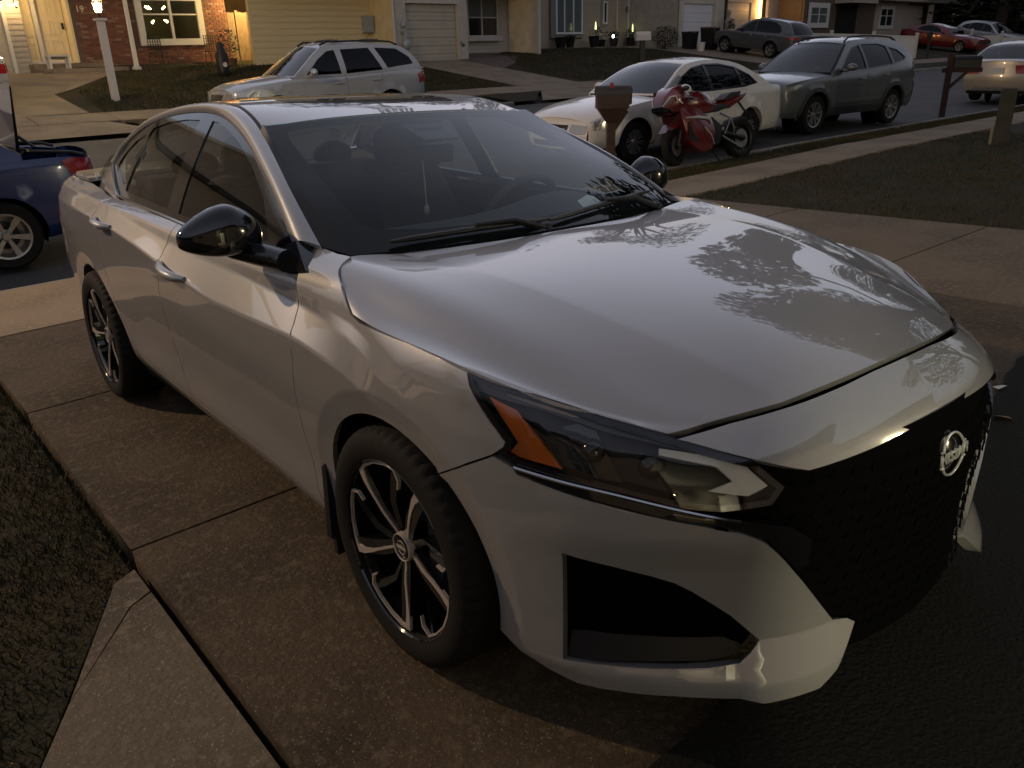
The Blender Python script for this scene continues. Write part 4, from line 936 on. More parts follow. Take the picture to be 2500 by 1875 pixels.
pobj('hood', [hoodp], M_WHITE, CAR)
# ---- roof rail and A-pillar bands (between side glass and roof ditch)
E1 = [(-.640, -.797, 1.058), (-.737, -.772, 1.112), (-.872, -.738, 1.176), (-1.02, -.702, 1.237), (-1.184, -.662, 1.30), (-1.315, -.634, 1.341), (-1.472, -.607, 1.38), (-1.618, -.589, 1.404), (-1.778, -.58, 1.416), (-1.957, -.58, 1.416), (-2.16, -.588, 1.405), (-2.352, -.603, 1.381), (-2.556, -.624, 1.336), (-2.738, -.657, 1.258), (-2.85, -.69, 1.175)]
E2 = [(-.535, -.757, 1.052), (-.66, -.738, 1.125), (-.80, -.711, 1.198), (-.942, -.676, 1.261), (-1.121, -.630, 1.33), (-1.27, -.596, 1.381), (-1.40, -.574, 1.416), (-1.53, -.559, 1.438), (-1.709, -.552, 1.449), (-1.93, -.551, 1.449), (-2.17, -.558, 1.432), (-2.37, -.575, 1.402), (-2.56, -.60, 1.353), (-2.75, -.637, 1.27), (-2.9, -.675, 1.18)]
E1d = catmull(E1, 8); E2d = catmull(E2, 8)
def lerp3(a, b, t): return tuple(x + (y - x) * t for x, y in zip(a, b))
def at(c, u):
    u = max(0, min(1, u)) * (len(c) - 1); i = min(int(u), len(c) - 2); return lerp3(c[i], c[i + 1], u - i)
def rail(u, v):
    a, b = at(E1d, u), at(E2d, u); p = lerp3(a, b, v); k = .016 * 4 * v * (1 - v)
    return (p[0] + k * .2, p[1] - k * .8, p[2] + k * .75)
both('roof_rail', lambda: patch(rail, [(0, 0), (1, 0), (1, 1), (0, 1)], [], .03, [], .012, (0, -.7, .7), .02))
# ---- windshield, its black border and roof
WS = [(-.445, .712, 1.030), (-.69, .692, 1.152), (-.94, .652, 1.262), (-1.19, .603, 1.377)]
WC = [(-.335, 0, 1.028), (-.61, 0, 1.165), (-.88, 0, 1.283), (-1.15, 0, 1.393)]
WSd = catmull(WS, 10); WCd = catmull(WC, 10)
def wind(u, v, d=0.0):
    s = at(WSd, v); c = at(WCd, v); k = u * u
    return (c[0] + (s[0] - c[0]) * k - d * .42, s[1] * u, c[2] + (s[2] - c[2]) * k - d * .9)
glassp = patch(wind, [(-1, 0), (1, 0), (1, 1), (-1, 1)], [], .06, [], 0, (.4, 0, .9))
WSO = pobj('windshield', [glassp], M_WS, CAR)
fr_h = [(-.86, .20), (-.82, .165), (-.6, .135), (0, .115), (.6, .135), (.82, .165), (.86, .20), (.90, .85), (.88, .905), (.82, .925), (.3, .935), (-.3, .935), (-.82, .925), (-.88, .905), (-.90, .85)]
pobj('windshield_border', [patch(lambda u, v: wind(u, v, .006), [(-1, 0), (1, 0), (1, 1), (-1, 1)], [fr_h], .06, [], 0, (.4, 0, .9))], mat('glass_frit', (.004, .004, .004), .6, spec=.05), WSO)
def trim_ws(u, v):
    a = at(E2d, u * .335); b = at([(x, -y, z) for x, y, z in WSd], u ** .9 * 1.0)
    return lerp3(a, b, v)
E2top = [p for p in E2d if p[0] >= -1.215]
def trim_ws(u, v): return lerp3(at(E2top, u), at([(x, -y, z) for x, y, z in WSd], u), v)
both('windshield_trim', lambda: patch(trim_ws, [(0, 0), (1, 0), (1, 1), (0, 1)], [], .05, [], .01, (.3, -.4, .8)), M_SBLK)
RE = [p for p in E2d if p[0] <= -1.19 and p[0] >= -2.78]
RCn = [(-1.15, 0, 1.395), (-1.35, 0, 1.428), (-1.6, 0, 1.455), (-1.9, 0, 1.468), (-2.2, 0, 1.462), (-2.5, 0, 1.432), (-2.74, 0, 1.392)]
RCd = catmull(RCn, 10)
def roof(u, v):
    s = at(RE, v); c = at(RCd, v); k = u * u; a = abs(u)
    ys = abs(s[1]) - .014; zs = s[2] + .004
    return (c[0] + (s[0] - c[0]) * k, ys * u, c[2] + (zs - c[2]) * (.55 * a ** 2 + .45 * a ** 5))
SUN = [(-.62, .16), (.62, .16), (.66, .22), (.66, .52), (.62, .56), (-.62, .56), (-.66, .52), (-.66, .22)]
pobj('roof', [patch(roof, [(-1, 0.004), (1, 0.004), (1, 1), (-1, 1)], [SUN], .045, [], .012, (0, 0, 1))], M_WHITE, CAR)
pobj('sunroof', [patch(roof, shift(SUN, .008), [], .06, [], .01, (0, 0, 1))], M_GBLK, CAR)
both('roof_ditch', lambda: patch(lambda u, v: (lambda a: (a[0], a[1] + .016 * v, a[2] - .004 + .004 * v))(at(RE, u)), [(0, 0), (1, 0), (1, 1), (0, 1)], [], .05, [], 0, (0, 0, 1)), M_SBLK)
pobj('header_liner', [patch(lambda u, v: wind(u, .985 + .03 * v, .012), [(-1, 0), (1, 0), (1, 1), (-1, 1)], [], .08, [], 0, (.4, 0, .9))], M_SBLK, CAR)
# rear window and boot lid
def rwin(u, v):
    s = lerp3(at(RE, 1.0), (-3.16, -.70, 1.092), v); c = lerp3(RCd[-1], (-3.20, 0, 1.12), v); b = 4 * v * (1 - v) * .03
    return (c[0] + (s[0] - c[0]) * u * u, abs(s[1]) * u, c[2] + (s[2] - c[2]) * u * u + b)
pobj('rear_window', [patch(rwin, [(-1, 0), (1, 0), (1, 1), (-1, 1)], [], .1, [], 0, (-.5, 0, .8))], M_TINT, CAR)
def deck(u, v):
    x = -3.17 - .73 * v; hw = .70 if v < .5 else .70 - .12 * (v - .5)
    return (x + .03 * (1 - u * u) * (-1 if v < .5 else -1) * 1.0, hw * u * (1.06 - .06 * v), 1.118 - .022 * u * u - .012 * v)
pobj('boot_lid', [patch(deck, [(-1, 0), (1, 0), (1, 1), (-1, 1)], [], .1, [], .02, (0, 0, 1))], M_WHITE, CAR)
# C-pillar patch between the side glass and the boot
CP = [(-2.40, 1.03), (-2.47, 1.058), (-2.70, 1.128), (-2.84, 1.172), (-3.05, 1.15), (-3.36, 1.095), (-3.3, 1.04), (-2.9, 1.04)]
both('c_pillar', lambda: patch(lambda x, z: gside(x, z), CP, [], .04, [], .01, (0, -1, .4)))
# ---- side glass
DLO = [(-.64, 1.055), (-.737, 1.112), (-.872, 1.176), (-1.02, 1.237), (-1.184, 1.30), (-1.315, 1.341), (-1.472, 1.38), (-1.618, 1.404), (-1.778, 1.416), (-1.957, 1.416), (-2.16, 1.405), (-2.352, 1.381), (-2.556, 1.336), (-2.738, 1.258), (-2.85, 1.175), (-2.70, 1.128), (-2.47, 1.058), (-2.36, 1.056), (-1.9, 1.040), (-1.52, 1.024), (-1.1, 1.003), (-.8, .994), (-.70, 1.0)]
G1 = [(-.79, 1.045), (-.93, 1.165), (-1.10, 1.245), (-1.30, 1.318), (-1.48, 1.364), (-1.60, 1.385), (-1.67, 1.39), (-1.64, 1.05), (-1.2, 1.030), (-.9, 1.018)]
G2 = [(-1.765, 1.055), (-1.80, 1.392), (-1.96, 1.393), (-2.16, 1.382), (-2.34, 1.355), (-2.36, 1.335), (-2.395, 1.095), (-2.38, 1.083), (-2.1, 1.072)]
G3 = [(-2.435, 1.10), (-2.40, 1.33), (-2.53, 1.298), (-2.66, 1.235), (-2.72, 1.18)]
both('window_frame', lambda: patch(lambda x, z: gside(x, z, .003), DLO, [shift(g, .004) for g in (G1, G2, G3)], .04, [], .012, (0, -1, .3), .02), M_GBLK)
for g in (G1, G2, G3): both('side_window', lambda: patch(lambda x, z: gside(x, z, .008), g, [], .06, [], 0, (0, -1, .3)), M_TINT)
# chrome belt strip with the kick-up at its tail
def strip(s):
    m = MB(); path = [(-.95, .9985), (-1.2, 1.008), (-1.52, 1.0245), (-1.9, 1.040), (-2.2, 1.051), (-2.36, 1.056), (-2.455, 1.058), (-2.50, 1.072), (-2.60, 1.105), (-2.72, 1.142), (-2.83, 1.173)]
    m.tube([(x, s * (G(x, z) + .004), z) for x, z in catmull(path, 5)], .0075, 6); return m.build('belt_moulding', M_CHR, CAR)
strip(-1); strip(1)
# ---- door mirrors on their black sail corners
MX = -.81
def mirror_parts(s):
    m = MB(); P = [(-.60, 1.066), (-.47, 1.002), (-.56, .986), (-.86, .996), (-.74, 1.03)]
    def q(x, z, e): 
        a = shell(t_of_x(x), min(z, 1.0)); g = gside(x, z); w = max(0, min(1, (z - .985) / .07)); return (x, s * -1 * (a[1] * (1 - w) + g[1] * w - e), z)
    n = len(P); m.add([q(x, z, .01) for x, z in P] + [q(x, z, -.03) for x, z in P], [tuple(range(n))] + [(i, (i + 1) % n, (i + 1) % n + n, i + n) for i in range(n)])
    sail = m.build('mirror_sail', M_GBLK, CAR, 20)
    def hs(p):
        x, y, z = p      # x fore-aft, y outward (+), z up
        k = 1 - .30 * max(0, y) ** 2; pk = 1.0 - .38 * max(0, y + .25) ** 1.4 - .12 * max(0, -y - .3)
        x2 = math.copysign(abs(x) ** .85, x) * (1 if x > 0 else .5) * k
        z2 = abs(z) ** .85 * pk if z > 0 else -.58 * abs(z) ** .45 * (1 - .35 * max(0, y) ** 2)
        return (x2 - .20 * max(0, y), y, z2 + .06 * y * (z > 0))
    m = MB(); m.ball((MX + .015, s * .952, 1.078), (.086, .124, .098), 48, 36, f=lambda p: (lambda q: (q[0], s * q[1], q[2]))(hs((p[0], s * p[1], p[2]))))
    h = m.build('mirror_housing', M_GBLK, CAR, 60)
    m = MB(); m.tube([(-.60, s * .84, 1.012), (MX + .08, s * .87, 1.022), (MX + .01, s * .92, 1.04)], [.034, .036, .034], 12); m.build('mirror_foot', M_GBLK, h, 50)
mirror_parts(1); mirror_parts(-1)
# ---- door handles
def handle(s, x0, x1, z0, z1):
    m = MB(); pts = []
    for i in range(9):
        u = i / 8; x = x0 + (x1 - x0) * u; z = z0 + (z1 - z0) * u; b = .032 * math.sin(math.pi * u) ** .5 + .002
        y = shell(t_of_x(x), z)[1] - b; pts.append((x, s * -y, z))
    m.tube(pts, [.010, .015, .017, .018, .018, .018, .018, .016, .010], 10)
    h = m.build('door_handle', M_WHITE, CAR, 60)
for s in (1, -1): handle(s, -1.545, -1.31, .890, .864); handle(s, -2.40, -2.18, .978, .962)
# ---- headlights
LAMP = [(1.226, .893), (1.212, .871), (1.155, .809), (1.110, .767), (1.113, .754), (1.132, .742), (1.092, .722), (.993, .709), (.865, .693), (.731, .669), (.655, .664), (.555, .672), (.527, .70), (.585, .748), (.66, .765), (.76, .788), (.917, .826), (1.067, .864)]
AMB = [(1.168, .852), (1.10, .832), (.988, .722), (1.085, .734), (1.108, .742), (1.091, .764)]
DRL = [(.785, .772), (.611, .749), (.556, .702), (.600, .686), (.682, .697), (.631, .714), (.664, .741), (.785, .761)]
def lampset(mir):
    mm = (lambda p: mirror_y(p)) if mir else (lambda p: p)
    P = lambda o, e, th=0.0, st=.035: mm(patch(lambda t, z: sh(t, z, e), o, [], st, [], th, sref))
    h = pobj('headlight', [P(shift(LAMP, .007), .040)], M_SBLK, CAR)
    pobj('amber_reflector', [P(AMB, .012, .01)], M_AMBER, h)
    pobj('running_light', [P(DRL, .010, .012, .02)], M_DRL, h)
    for t, z in ((.93, .752), (.80, .728)):
        c = Vector(sh(t, z, .045)); n = Vector(sh(t, z, -.02)) - c; n.normalize(); m = MB()
        a = n.orthogonal().normalized(); b = n.cross(a)
        m.sheet(lambda u, v: c + (a * math.cos(6.283 * u) + b * math.sin(6.283 * u)) * .030 * math.cos(v * 1.5) + n * .03 * math.sin(v * 1.5), 16, 5)
        if mir: m.v = [(p[0], -p[1], p[2]) for p in m.v]
        m.build('projector_lens', M_GBLK, h, 60)
    m2 = [(1.00, .80), (.94, .815), (.86, .70), (.92, .702)]
    pobj('lamp_divider', [P(m2, .03, .01)], M_GBLK, h)
    bz = shift(LAMP, .0); hole = shift(LAMP, .009)
    pobj('lamp_bezel', [mm(patch(lambda t, z: sh(t, z, .002), shift(LAMP, -.003), [hole], .03, [], .02, sref, .02))], M_GBLK, h)
    up = [(1.216, .886), (1.20, .862), (1.05, .838), (.9, .800), (.72, .765), (.60, .745), (.66, .764), (.76, .787), (.917, .825), (1.067, .863)]
    pobj('lamp_visor', [P(up, .009)], mat('lamp_visor_grey', (.03, .03, .032), .3, 0, .3), h)
    pobj('lamp_lens', [P(LAMP, .001)], M_LENS, h)
    g = [(1.092, .715), (.993, .703), (.865, .687), (.731, .663), (.616, .642), (.50, .61), (.44, .565), (.43, .50), (.46, .485), (.508, .538), (.557, .588), (.608, .616), (.698, .637), (.813, .657), (.916, .673), (.992, .686), (1.082, .704)]
    pobj('lamp_garnish', [mm(patch(lambda t, z: sh(t, z, -.004 + max(0, (.75 - t)) * .06), shift(g, .001), [], .03, [], .02, sref, .015))], M_GBLK, CAR)
    c = [(1.090, .716), (.993, .704), (.865, .688), (.731, .664), (.62, .644)]
    m = MB(); m.tube([(lambda p: (p[0], -p[1] if mir else p[1], p[2]))(sh(t, z, -.005)) for t, z in catmull(c, 5)], .004, 6); m.build('chrome_strip', M_CHR, CAR)
lampset(False); lampset(True)
# ---- grille and emblem
GR = [(0, .215), (.33, .215), (.40, .25), (.40, .35), (.50, .50), (.60, .60), (.66, .66), (.60, .76), (.45, .735), (.253, .745), (0, .752)]
GR = GR + [(-t, z) for t, z in GR[1:-1]][::-1]
ge_ = lambda t: .045 * min(1, (abs(t) / .42) ** 2) - .006
GRILLE = pobj('grille', [patch(lambda t, z: sh(t, z, ge_(t)), GR, [], .06, [], 0, sref)], M_VOID, CAR)
m = MB()
for r in range(12):
    for c in range(-9, 10):
        z = .27 + r * .038; t = c * .052 + (.026 if r % 2 else 0)
        if inside((t, z), shift(GR, .03)) and not (abs(t) < .07 and abs(z - .655) < .075):
            g_ = ge_(t) - .045; m.add([sh(t - .02, z + .008, .036 + g_), sh(t, z - .008, .030 + g_), sh(t + .02, z + .008, .036 + g_), sh(t + .018, z + .014, .040 + g_), sh(t, z - .001, .036 + g_), sh(t - .018, z + .014, .040 + g_)], [(0, 1, 4, 5), (1, 2, 3, 4)])
m.build('grille_mesh', mat('grille_black', (.002, .002, .002), .8, spec=.02), GRILLE, 30)
EZ = .652
m = MB(); R_ = .053
for a0, a1 in ((24, 168), (204, 348)):
    pts = []
    for i in range(25):
        a = math.radians(a0 + (a1 - a0) * i / 24); t, z = R_ * math.cos(a), EZ + R_ * .93 * math.sin(a); pts.append(sh(t, z, -.016))
    m.tube(pts, .0032, 8)
for sx in (1, -1):
    m.tube([sh(sx * R_ * .914 - 0, EZ + .019, -.016), sh(sx * (R_ * .914 + .010), EZ + .019, -.016)], .0028, 6)
    m.tube([sh(sx * R_ * .914 - 0, EZ - .019, -.016), sh(sx * (R_ * .914 + .010), EZ - .019, -.016)], .0028, 6)
M_EMB = mat('emblem_silver', (.62, .62, .58), .3, .6)
EMB = m.build('emblem', M_EMB, GRILLE, 60)
m = MB(); c = Vector(sh(0, EZ, .004)); m.sheet(lambda u, v: sh(.064 * v * math.cos(6.2832 * u), EZ + .062 * v * math.sin(6.2832 * u), -.013 + .012 * v * v), 32, 4); m.build('emblem_plate', M_GBLK, GRILLE, 60)
tx = bpy.data.curves.new('emblem_word', 'FONT'); tx.body = 'NISSAN'; tx.size = .036; tx.extrude = .002; tx.offset = .0006; tx.align_x = 'CENTER'; tx.align_y = 'CENTER'; tx.space_character = 1.12
to = bpy.data.objects.new('tmp', tx); COL.objects.link(to)
bpy.context.view_layer.update()
me = bpy.data.meshes.new_from_object(to.evaluated_get(bpy.context.evaluated_depsgraph_get())); bpy.data.objects.remove(to)
for v in me.vertices:
    tt, zz, d = v.co.x, v.co.y, v.co.z; v.co = Vector(sh(-tt * 1.0 if False else -tt, EZ + zz, -.018 - d))
me.materials.append(M_EMB); me.flip_normals(); link('emblem_lettering', me, EMB)
# ---- wheels
def wheel_parts(R=.335, w=.118, rim=.252, parent=None, name='wheel'):
    pass
def make_wheel():
    root = bpy.data.objects.new('wheel', None); COL.objects.link(root); root.parent = CAR
    R = .335; m = MB()
    prof = [(.245, -.085), (.252, -.112), (.262, -.117), (.285, -.121), (.305, -.117), (.322, -.108), (.331, -.096), (.3345, -.082), (.335, -.058), (.329, -.056), (.329, -.048), (.335, -.046), (.335, -.012), (.329, -.010), (.329, .0), (.329, .010), (.335, .012), (.335, .046), (.329, .05), (.335, .058), (.332, .095), (.30, .118), (.25, .105)]
    def mod(i, k, r):
        if i in (5, 6, 7) and k % 3 == 0: return r - .006
        return r
    m.lathe(prof, 168, axis='Y', mod=mod); m.build('tyre', M_TYRE, root, 28)
    m = MB(); m.lathe([(.246, -.108), (.250, -.113), (.254, -.109), (.254, -.10), (.243, -.095), (.238, -.07), (.225, -.02), (.222, .09), (.24, .1)], 72, axis='Y'); rim = m.build('rim', M_GBLK, root, 30)
    F = -.100
    def fy(r): return F + .022 * max(0, (1 - r / .235)) ** 1.3 + (.006 if r < .05 else 0)
    def P(r, a, d=0): return (r * math.cos(a), fy(r) + d, r * math.sin(a))
    OFF = math.radians(130)
    for k in range(5):
        a = OFF - k * math.tau / 5
        # black spoke body: from hub to the long rim side
        m = MB()
        A0 = [(.045, .42), (.12, .20), (.19, .10), (.243, .05)]; A1 = [(.045, -.42), (.12, -.17), (.19, -.13), (.243, -.13)]
        n = len(A0); vs = [P(r, a + b) for r, b in A0] + [P(r, a + b) for r, b in A1] + [P(r, a + b, .05) for r, b in A0] + [P(r, a + b, .05) for r, b in A1]
        fs = [(i, i + 1, n + i + 1, n + i) for i in range(n - 1)] + [(i, i + 1, 2 * n + i + 1, 2 * n + i) for i in range(n - 1)] + [(n + i, n + i + 1, 3 * n + i + 1, 3 * n + i) for i in range(n - 1)]
        m.add(vs, fs)
        B0 = [(.05, -.30), (.13, -.42), (.20, -.62), (.243, -.72)]; B1 = [(.05, -.55), (.13, -.56), (.20, -.74), (.243, -.86)]
        vs = [P(r, a + b, .004) for r, b in B0] + [P(r, a + b, .010) for r, b in B1] + [P(r, a + b, .055) for r, b in B0] + [P(r, a + b, .055) for r, b in B1]
        m.add(vs, fs); m.build('spoke', M_GBLK, rim, 30)
        # machined faces: radial line widening outwards, along the rim, short hook back
        m = MB()
        L = [(.042, .0, .007), (.10, .035, .007), (.16, .06, .010), (.205, .05, .017), (.238, .01, .024)]
        def ribbon(L, d=-.0035):
            pts = [Vector((r * math.cos(a + b), 0, r * math.sin(a + b))) for r, b, w in L]; vs = []
            for i, p in enumerate(pts):
                t = (pts[min(i + 1, len(pts) - 1)] - pts[max(i - 1, 0)]).normalized(); q = Vector((t.z, 0, -t.x))
                for s in (1, -1):
                    e = p + q * L[i][2] * .5 * s; vs.append((e.x, fy(e.length) + d, e.z))
                for s in (1, -1):
                    e = p + q * L[i][2] * .5 * s; vs.append((e.x, fy(e.length) + .006, e.z))
            N = len(pts); fs = []
            for i in range(N - 1):
                o = i * 4; fs += [(o, o + 4, o + 5, o + 1), (o, o + 2, o + 6, o + 4), (o + 1, o + 5, o + 7, o + 3)]
            m.add(vs, fs)
        ribbon(L)
        ribbon([(.236, -.0 + .02, .010), (.240, -.12, .009), (.240, -.35, .0055), (.240, -.60, .005), (.239, -.78, .006), (.212, -.86, .006), (.185, -.83, .004)])
        m.build('spoke_face', M_SILV, rim, 30)
    m = MB(); m.lathe([(.0, F + .012), (.030, F + .013), (.034, F + .016), (.036, F + .03)], 32, axis='Y'); cap = m.build('hub_cap', M_GBLK, rim, 40)
    m = MB(); m.lathe([(.036, F + .0125), (.0375, F + .009), (.0395, F + .0095), (.041, F + .016), (.042, F + .03)], 40, axis='Y')
    m.tube([(.019 * math.cos(a), F + .011, .019 * math.sin(a)) for a in [i * math.tau / 24 for i in range(25)]], .0012, 5)
    m.box((0, F + .0105, 0), (.044, .002, .0075)); m.build('hub_ring', M_SILV, cap, 40)
    m = MB(); m.lathe([(0, -.03), (.155, -.03), (.155, -.005), (0, -.005)], 48, axis='Y'); m.box((.12, -.02, .05), (.07, .07, .14)); m.build('brake_disc', M_GREY, root, 30)
    return root
w0 = make_wheel()
def put(w, x, s):
    w.location = (x, -.80 * s if False else s * .797, .335); w.rotation_euler = (0, 0, 0 if s < 0 else math.pi)
put(w0, 0.0, -1)
for x, s in ((-2.825, -1), (0.0, 1), (-2.825, 1)):
    w = copy_tree(w0, CAR); put(w, x, s)
    if x < -1 and s < 0: w.rotation_euler = (0, math.radians(20), 0)
# wheel housings, flaps, floor
for x in (0.0, -2.825):
    for s in (1, -1):
        m = MB(); m.sheet(lambda u, v: (x + (.385 + .0 * v) * math.cos(math.pi * (1.12 * u - .06)), s * (.52 + .30 * v), .335 + (.40 + .0 * v) * math.sin(math.pi * (1.12 * u - .06))), 24, 3)
        m.add([(x + .42 * math.cos(a), s * .52, .335 + .42 * math.sin(a)) for a in [math.tau * i / 24 for i in range(24)]], [tuple(range(24))])
        m.build('wheel_housing', M_VOID, CAR, 40)
        if x == 0:
            m = MB(); m.box((x - .415, s * .80, .33), (.03, .19, .28), top=.9); m.box((x - .40, s * .80, .17), (.02, .17, .07)); m.build('mud_flap', M_SBLK, CAR)
m = MB(); m.box((-1.45, 0, .24), (4.3, 1.30, .06)); m.box((-1.41, 0, .40), (2.0, 1.66, .34)); m.box((.62, 0, .40), (.30, .80, .26)); m.box((-3.55, 0, .6), (.5, 1.2, .6)); m.box((.28, 0, .62), (.9, .95, .35)); m.build('underbody', M_VOID, CAR, 0)
# inner black liner behind the panel gaps
LIN = FENDER; lin = lambda o, e: patch(lambda t, z: sh(t, z, e), o, [], .07, [], 0, sref)
lo = SX([(-.45, .25), (-.45, .98), (-2.4, 1.02), (-2.35, .45), (-2.25, .3)])
a_ = lin(lo, .03); b_ = lin([(2.1, 1.03), (2.0, .78), (1.55, .80), (1.25, .78), (1.2, .86), (1.6, .90), (1.85, .98)], .028)
c_ = patch(lambda v, u: (lambda p: (p[0] - .01, p[1] * .97, p[2] - .035))(hood(u, v)), [(-.8, .03), (.8, .03), (.8, .97), (-.8, .97)], [], .12, [], 0, (0, 0, 1))
d_ = lin([(1.3, .70), (1.2, .60), (1.1, .70), (.7, .75), (.5, .765), (0, .78), (-.5, .765), (-.7, .75), (-.75, .74), (-.5, .70), (0, .70), (.5, .70), (.9, .68)], .05)
pobj('body_liner', [a_, mirror_y(a_), b_, mirror_y(b_), c_, d_], M_VOID, CAR)
# ---- cowl and wipers
def cowl(u, v):
    w = wind(u, .0); h = hood(0, 0.0)
    r = [(-.30, 0), (-.325, .27), (-.40, .58), (-.412, .70)]
    a = abs(u) * .715; k = pchip([q[1] for q in r], [q[0] for q in r])(a)
    zf = 1.024 + (.016 * max(0, (a - .55) / .16) ** 2) - .016
    zz = wind(u, .03, .008)
    return (zz[0] + (k + .005 - zz[0]) * v, .725 * u * (1 - v) + .722 * u * v, zz[2] + (zf - zz[2]) * v - .012 * math.sin(math.pi * v))
pobj('cowl_panel', [patch(cowl, [(-1, 0), (1, 0), (1, 1), (-1, 1)], [], .08, [], 0, (0, 0, 1))], M_SBLK, CAR)
def wiper(y0, y1, v0, v1, ax, ay):
    m = MB(); pts = [wind(y0 / .7 + (y1 - y0) / .7 * i / 8, v0 + (v1 - v0) * i / 8 + .012 * math.sin(math.pi * i / 8), -.016) for i in range(9)]
    m.tube(pts, [.005] + [.009] * 7 + [.004], 6)
    mid = pts[4]; m.tube([(ax, ay, 1.03), ((ax + mid[0]) / 2 + .01, (ay + mid[1]) / 2, (1.03 + mid[2]) / 2 + .028), (mid[0], mid[1], mid[2] + .012)], [.013, .011, .007], 8)
    m.ball((ax, ay, 1.032), (.022, .022, .016), 10, 6); m.build('wiper', M_PLAS, CAR, 40)
wiper(-.58, -.02, .045, .06, -.36, -.03); wiper(-.02, .60, .05, .115, -.40, .56)
# ---- cabin
m = MB()
m.sheet(lambda u, v: (-.50 - .42 * v, -.70 + 1.40 * u, 1.0 + .035 * math.sin(math.pi * v) - .10 * max(0, v - .7) + (.05 * math.exp(-((u - .76) / .16) ** 2) * math.exp(-((v - .62) / .3) ** 2))), 24, 10)
m.sheet(lambda u, v: (-.92 + .1 * v, -.70 + 1.40 * u, .97 - .35 * v), 12, 3)
m.build('dashboard', M_INT, CAR, 60, recalc=False)
def seat(y):
    m = MB()
    m.sheet(lambda u, v: (-1.50 - .32 * v + .05 * math.sin(6.283 * u) * (1 - .3 * v), y + .25 * (1 - .25 * v * v) * math.cos(6.283 * u), .50 + .62 * v), 20, 8)
    m.box((-1.30, y, .50), (.55, .5, .16)); m.ball((-1.86, y, 1.13), (.10, .22, .04), 16, 8)
    s = m.build('seat', M_INT, CAR, 60)
    m = MB(); m.ball((-1.87, y, 1.225), (.055, .145, .10), 20, 12, f=lambda p: (p[0], math.copysign(abs(p[1]) ** .7, p[1]), math.copysign(abs(p[2]) ** .7, p[2]))); m.tube([(-1.86, y - .05, 1.1), (-1.87, y - .05, 1.2)], .007, 6); m.tube([(-1.86, y + .05, 1.1), (-1.87, y + .05, 1.2)], .007, 6); m.build('headrest', M_INT, s, 60)
seat(-.37); seat(.37)
m = MB(); m.box((-2.9, 0, 1.05), (.5, 1.25, .04)); m.build('parcel_shelf', mat('grey_trim', (.20, .20, .19), .8), CAR, 0)
m = MB(); m.box((-2.55, 0, .85), (.25, 1.3, .55)); 
for y in (-.38, 0, .38): m.ball((-2.58, y, 1.16), (.05, .12, .07), 12, 8)
m.build('rear_bench', M_INT, CAR, 40)
m = MB(); c = Vector((-.98, .37, .965)); n = Vector((-.88, 0, .47)); a = Vector((0, 1, 0)); b = n.cross(a)
m.tube([c + (a * math.cos(math.tau * i / 32) + b * math.sin(math.tau * i / 32)) * .185 for i in range(33)], .016, 8, cap=False)
m.ball(c + n * -.02, (.05, .08, .07), 12, 8); m.tube([c - a * .18, c + a * .18], .014, 6); m.tube([c, c - b * .18], .014, 6); m.build('steering_wheel', M_INT, CAR, 50)
m = MB(); w = wind(0, .86, .05); m.box(w, (.05, .12, .06)); w2 = wind(.0, .83, .11); m.box((w2[0] - .02, 0, w2[2] - .01), (.03, .25, .065), rot=Matrix.Rotation(.2, 3, 'Y')); m.build('rear_view_mirror', M_SBLK, CAR, 0)
pobj('sensor_cover', [patch(lambda u, v: wind(u, v, .02), [(-.17, .93), (.17, .93), (.12, .76), (-.12, .76)], [], .05, [], .01, (.4, 0, .9))], M_SBLK, CAR)
m = MB(); p0 = Vector((w2[0] - .01, -.02, w2[2] - .03)); m.tube([p0, p0 + Vector((.0, .005, -.17))], .003, 5); m.ball(p0 + Vector((0, .005, -.19)), (.012, .012, .022), 10, 6); m.build('hanging_charm', mat('charm_grey', (.30, .30, .28), .5), CAR, 50)
pobj('pale_glass_patch', [patch(lambda u, v: wind(u, v, .008), [(.30, .125), (.46, .135), (.455, .185), (.42, .195), (.31, .17)], [], .06, [], 0, (.4, 0, .9))], mat('pale_patch', (.55, .57, .55), .6), CAR)  # small pale patch just behind the lower windshield
# roof lining so the cabin is closed above
pobj('roof_lining', [patch(lambda u, v: (lambda p: (p[0], p[1] * .97, p[2] - .035))(roof(u, v)), [(-1, 0), (1, 0), (1, 1), (-1, 1)], [SUN], .12, [], 0, (0, 0, -1))], mat('headliner', (.50, .50, .47), .9), CAR)

# ================= other vehicles =================
M_SILVP = mat('silver_paint', (.36, .37, .37), .30, .35, 1.0); M_SILV2 = mat('light_silver_paint', (.40, .40, .40), .30, .35, 1.0); M_GREYP = mat('slate_grey_paint', (.085, .092, .090), .35, .2, 1.0); M_DGREY = mat('dark_grey_paint', (.075, .075, .075), .35, .3, 1.0)
M_CREAMP = mat('warm_white_paint', (.56, .52, .47), .35, 0, 1.0); M_BLUEP = mat('deep_blue_paint', (.005, .018, .085), .28, .2, 1.0); M_BEIGEP = mat('champagne_paint', (.30, .26, .21), .32, .4, 1.0); M_REDP = mat('red_paint', (.13, .010, .009), .3, .1, 1.0)
M_GLD = glass('dark_auto_glass', (.04, .04, .04), .0, .02, 1.4); M_GLW = glass('auto_windshield', (.22, .24, .24), .06, .02); M_RED = mat('tail_lamp_red', (.25, .012, .012), .15, 0, .8); M_HL = mat('head_lamp_clear', (.42, .40, .36), .12, .6, .6); M_CLAD = mat('grey_cladding', (.03, .03, .03), .6)
M_ALLOY = mat('alloy_wheel', (.34, .33, .31), .35, .8); M_PLATE = mat('number_plate', (.45, .45, .42), .5)
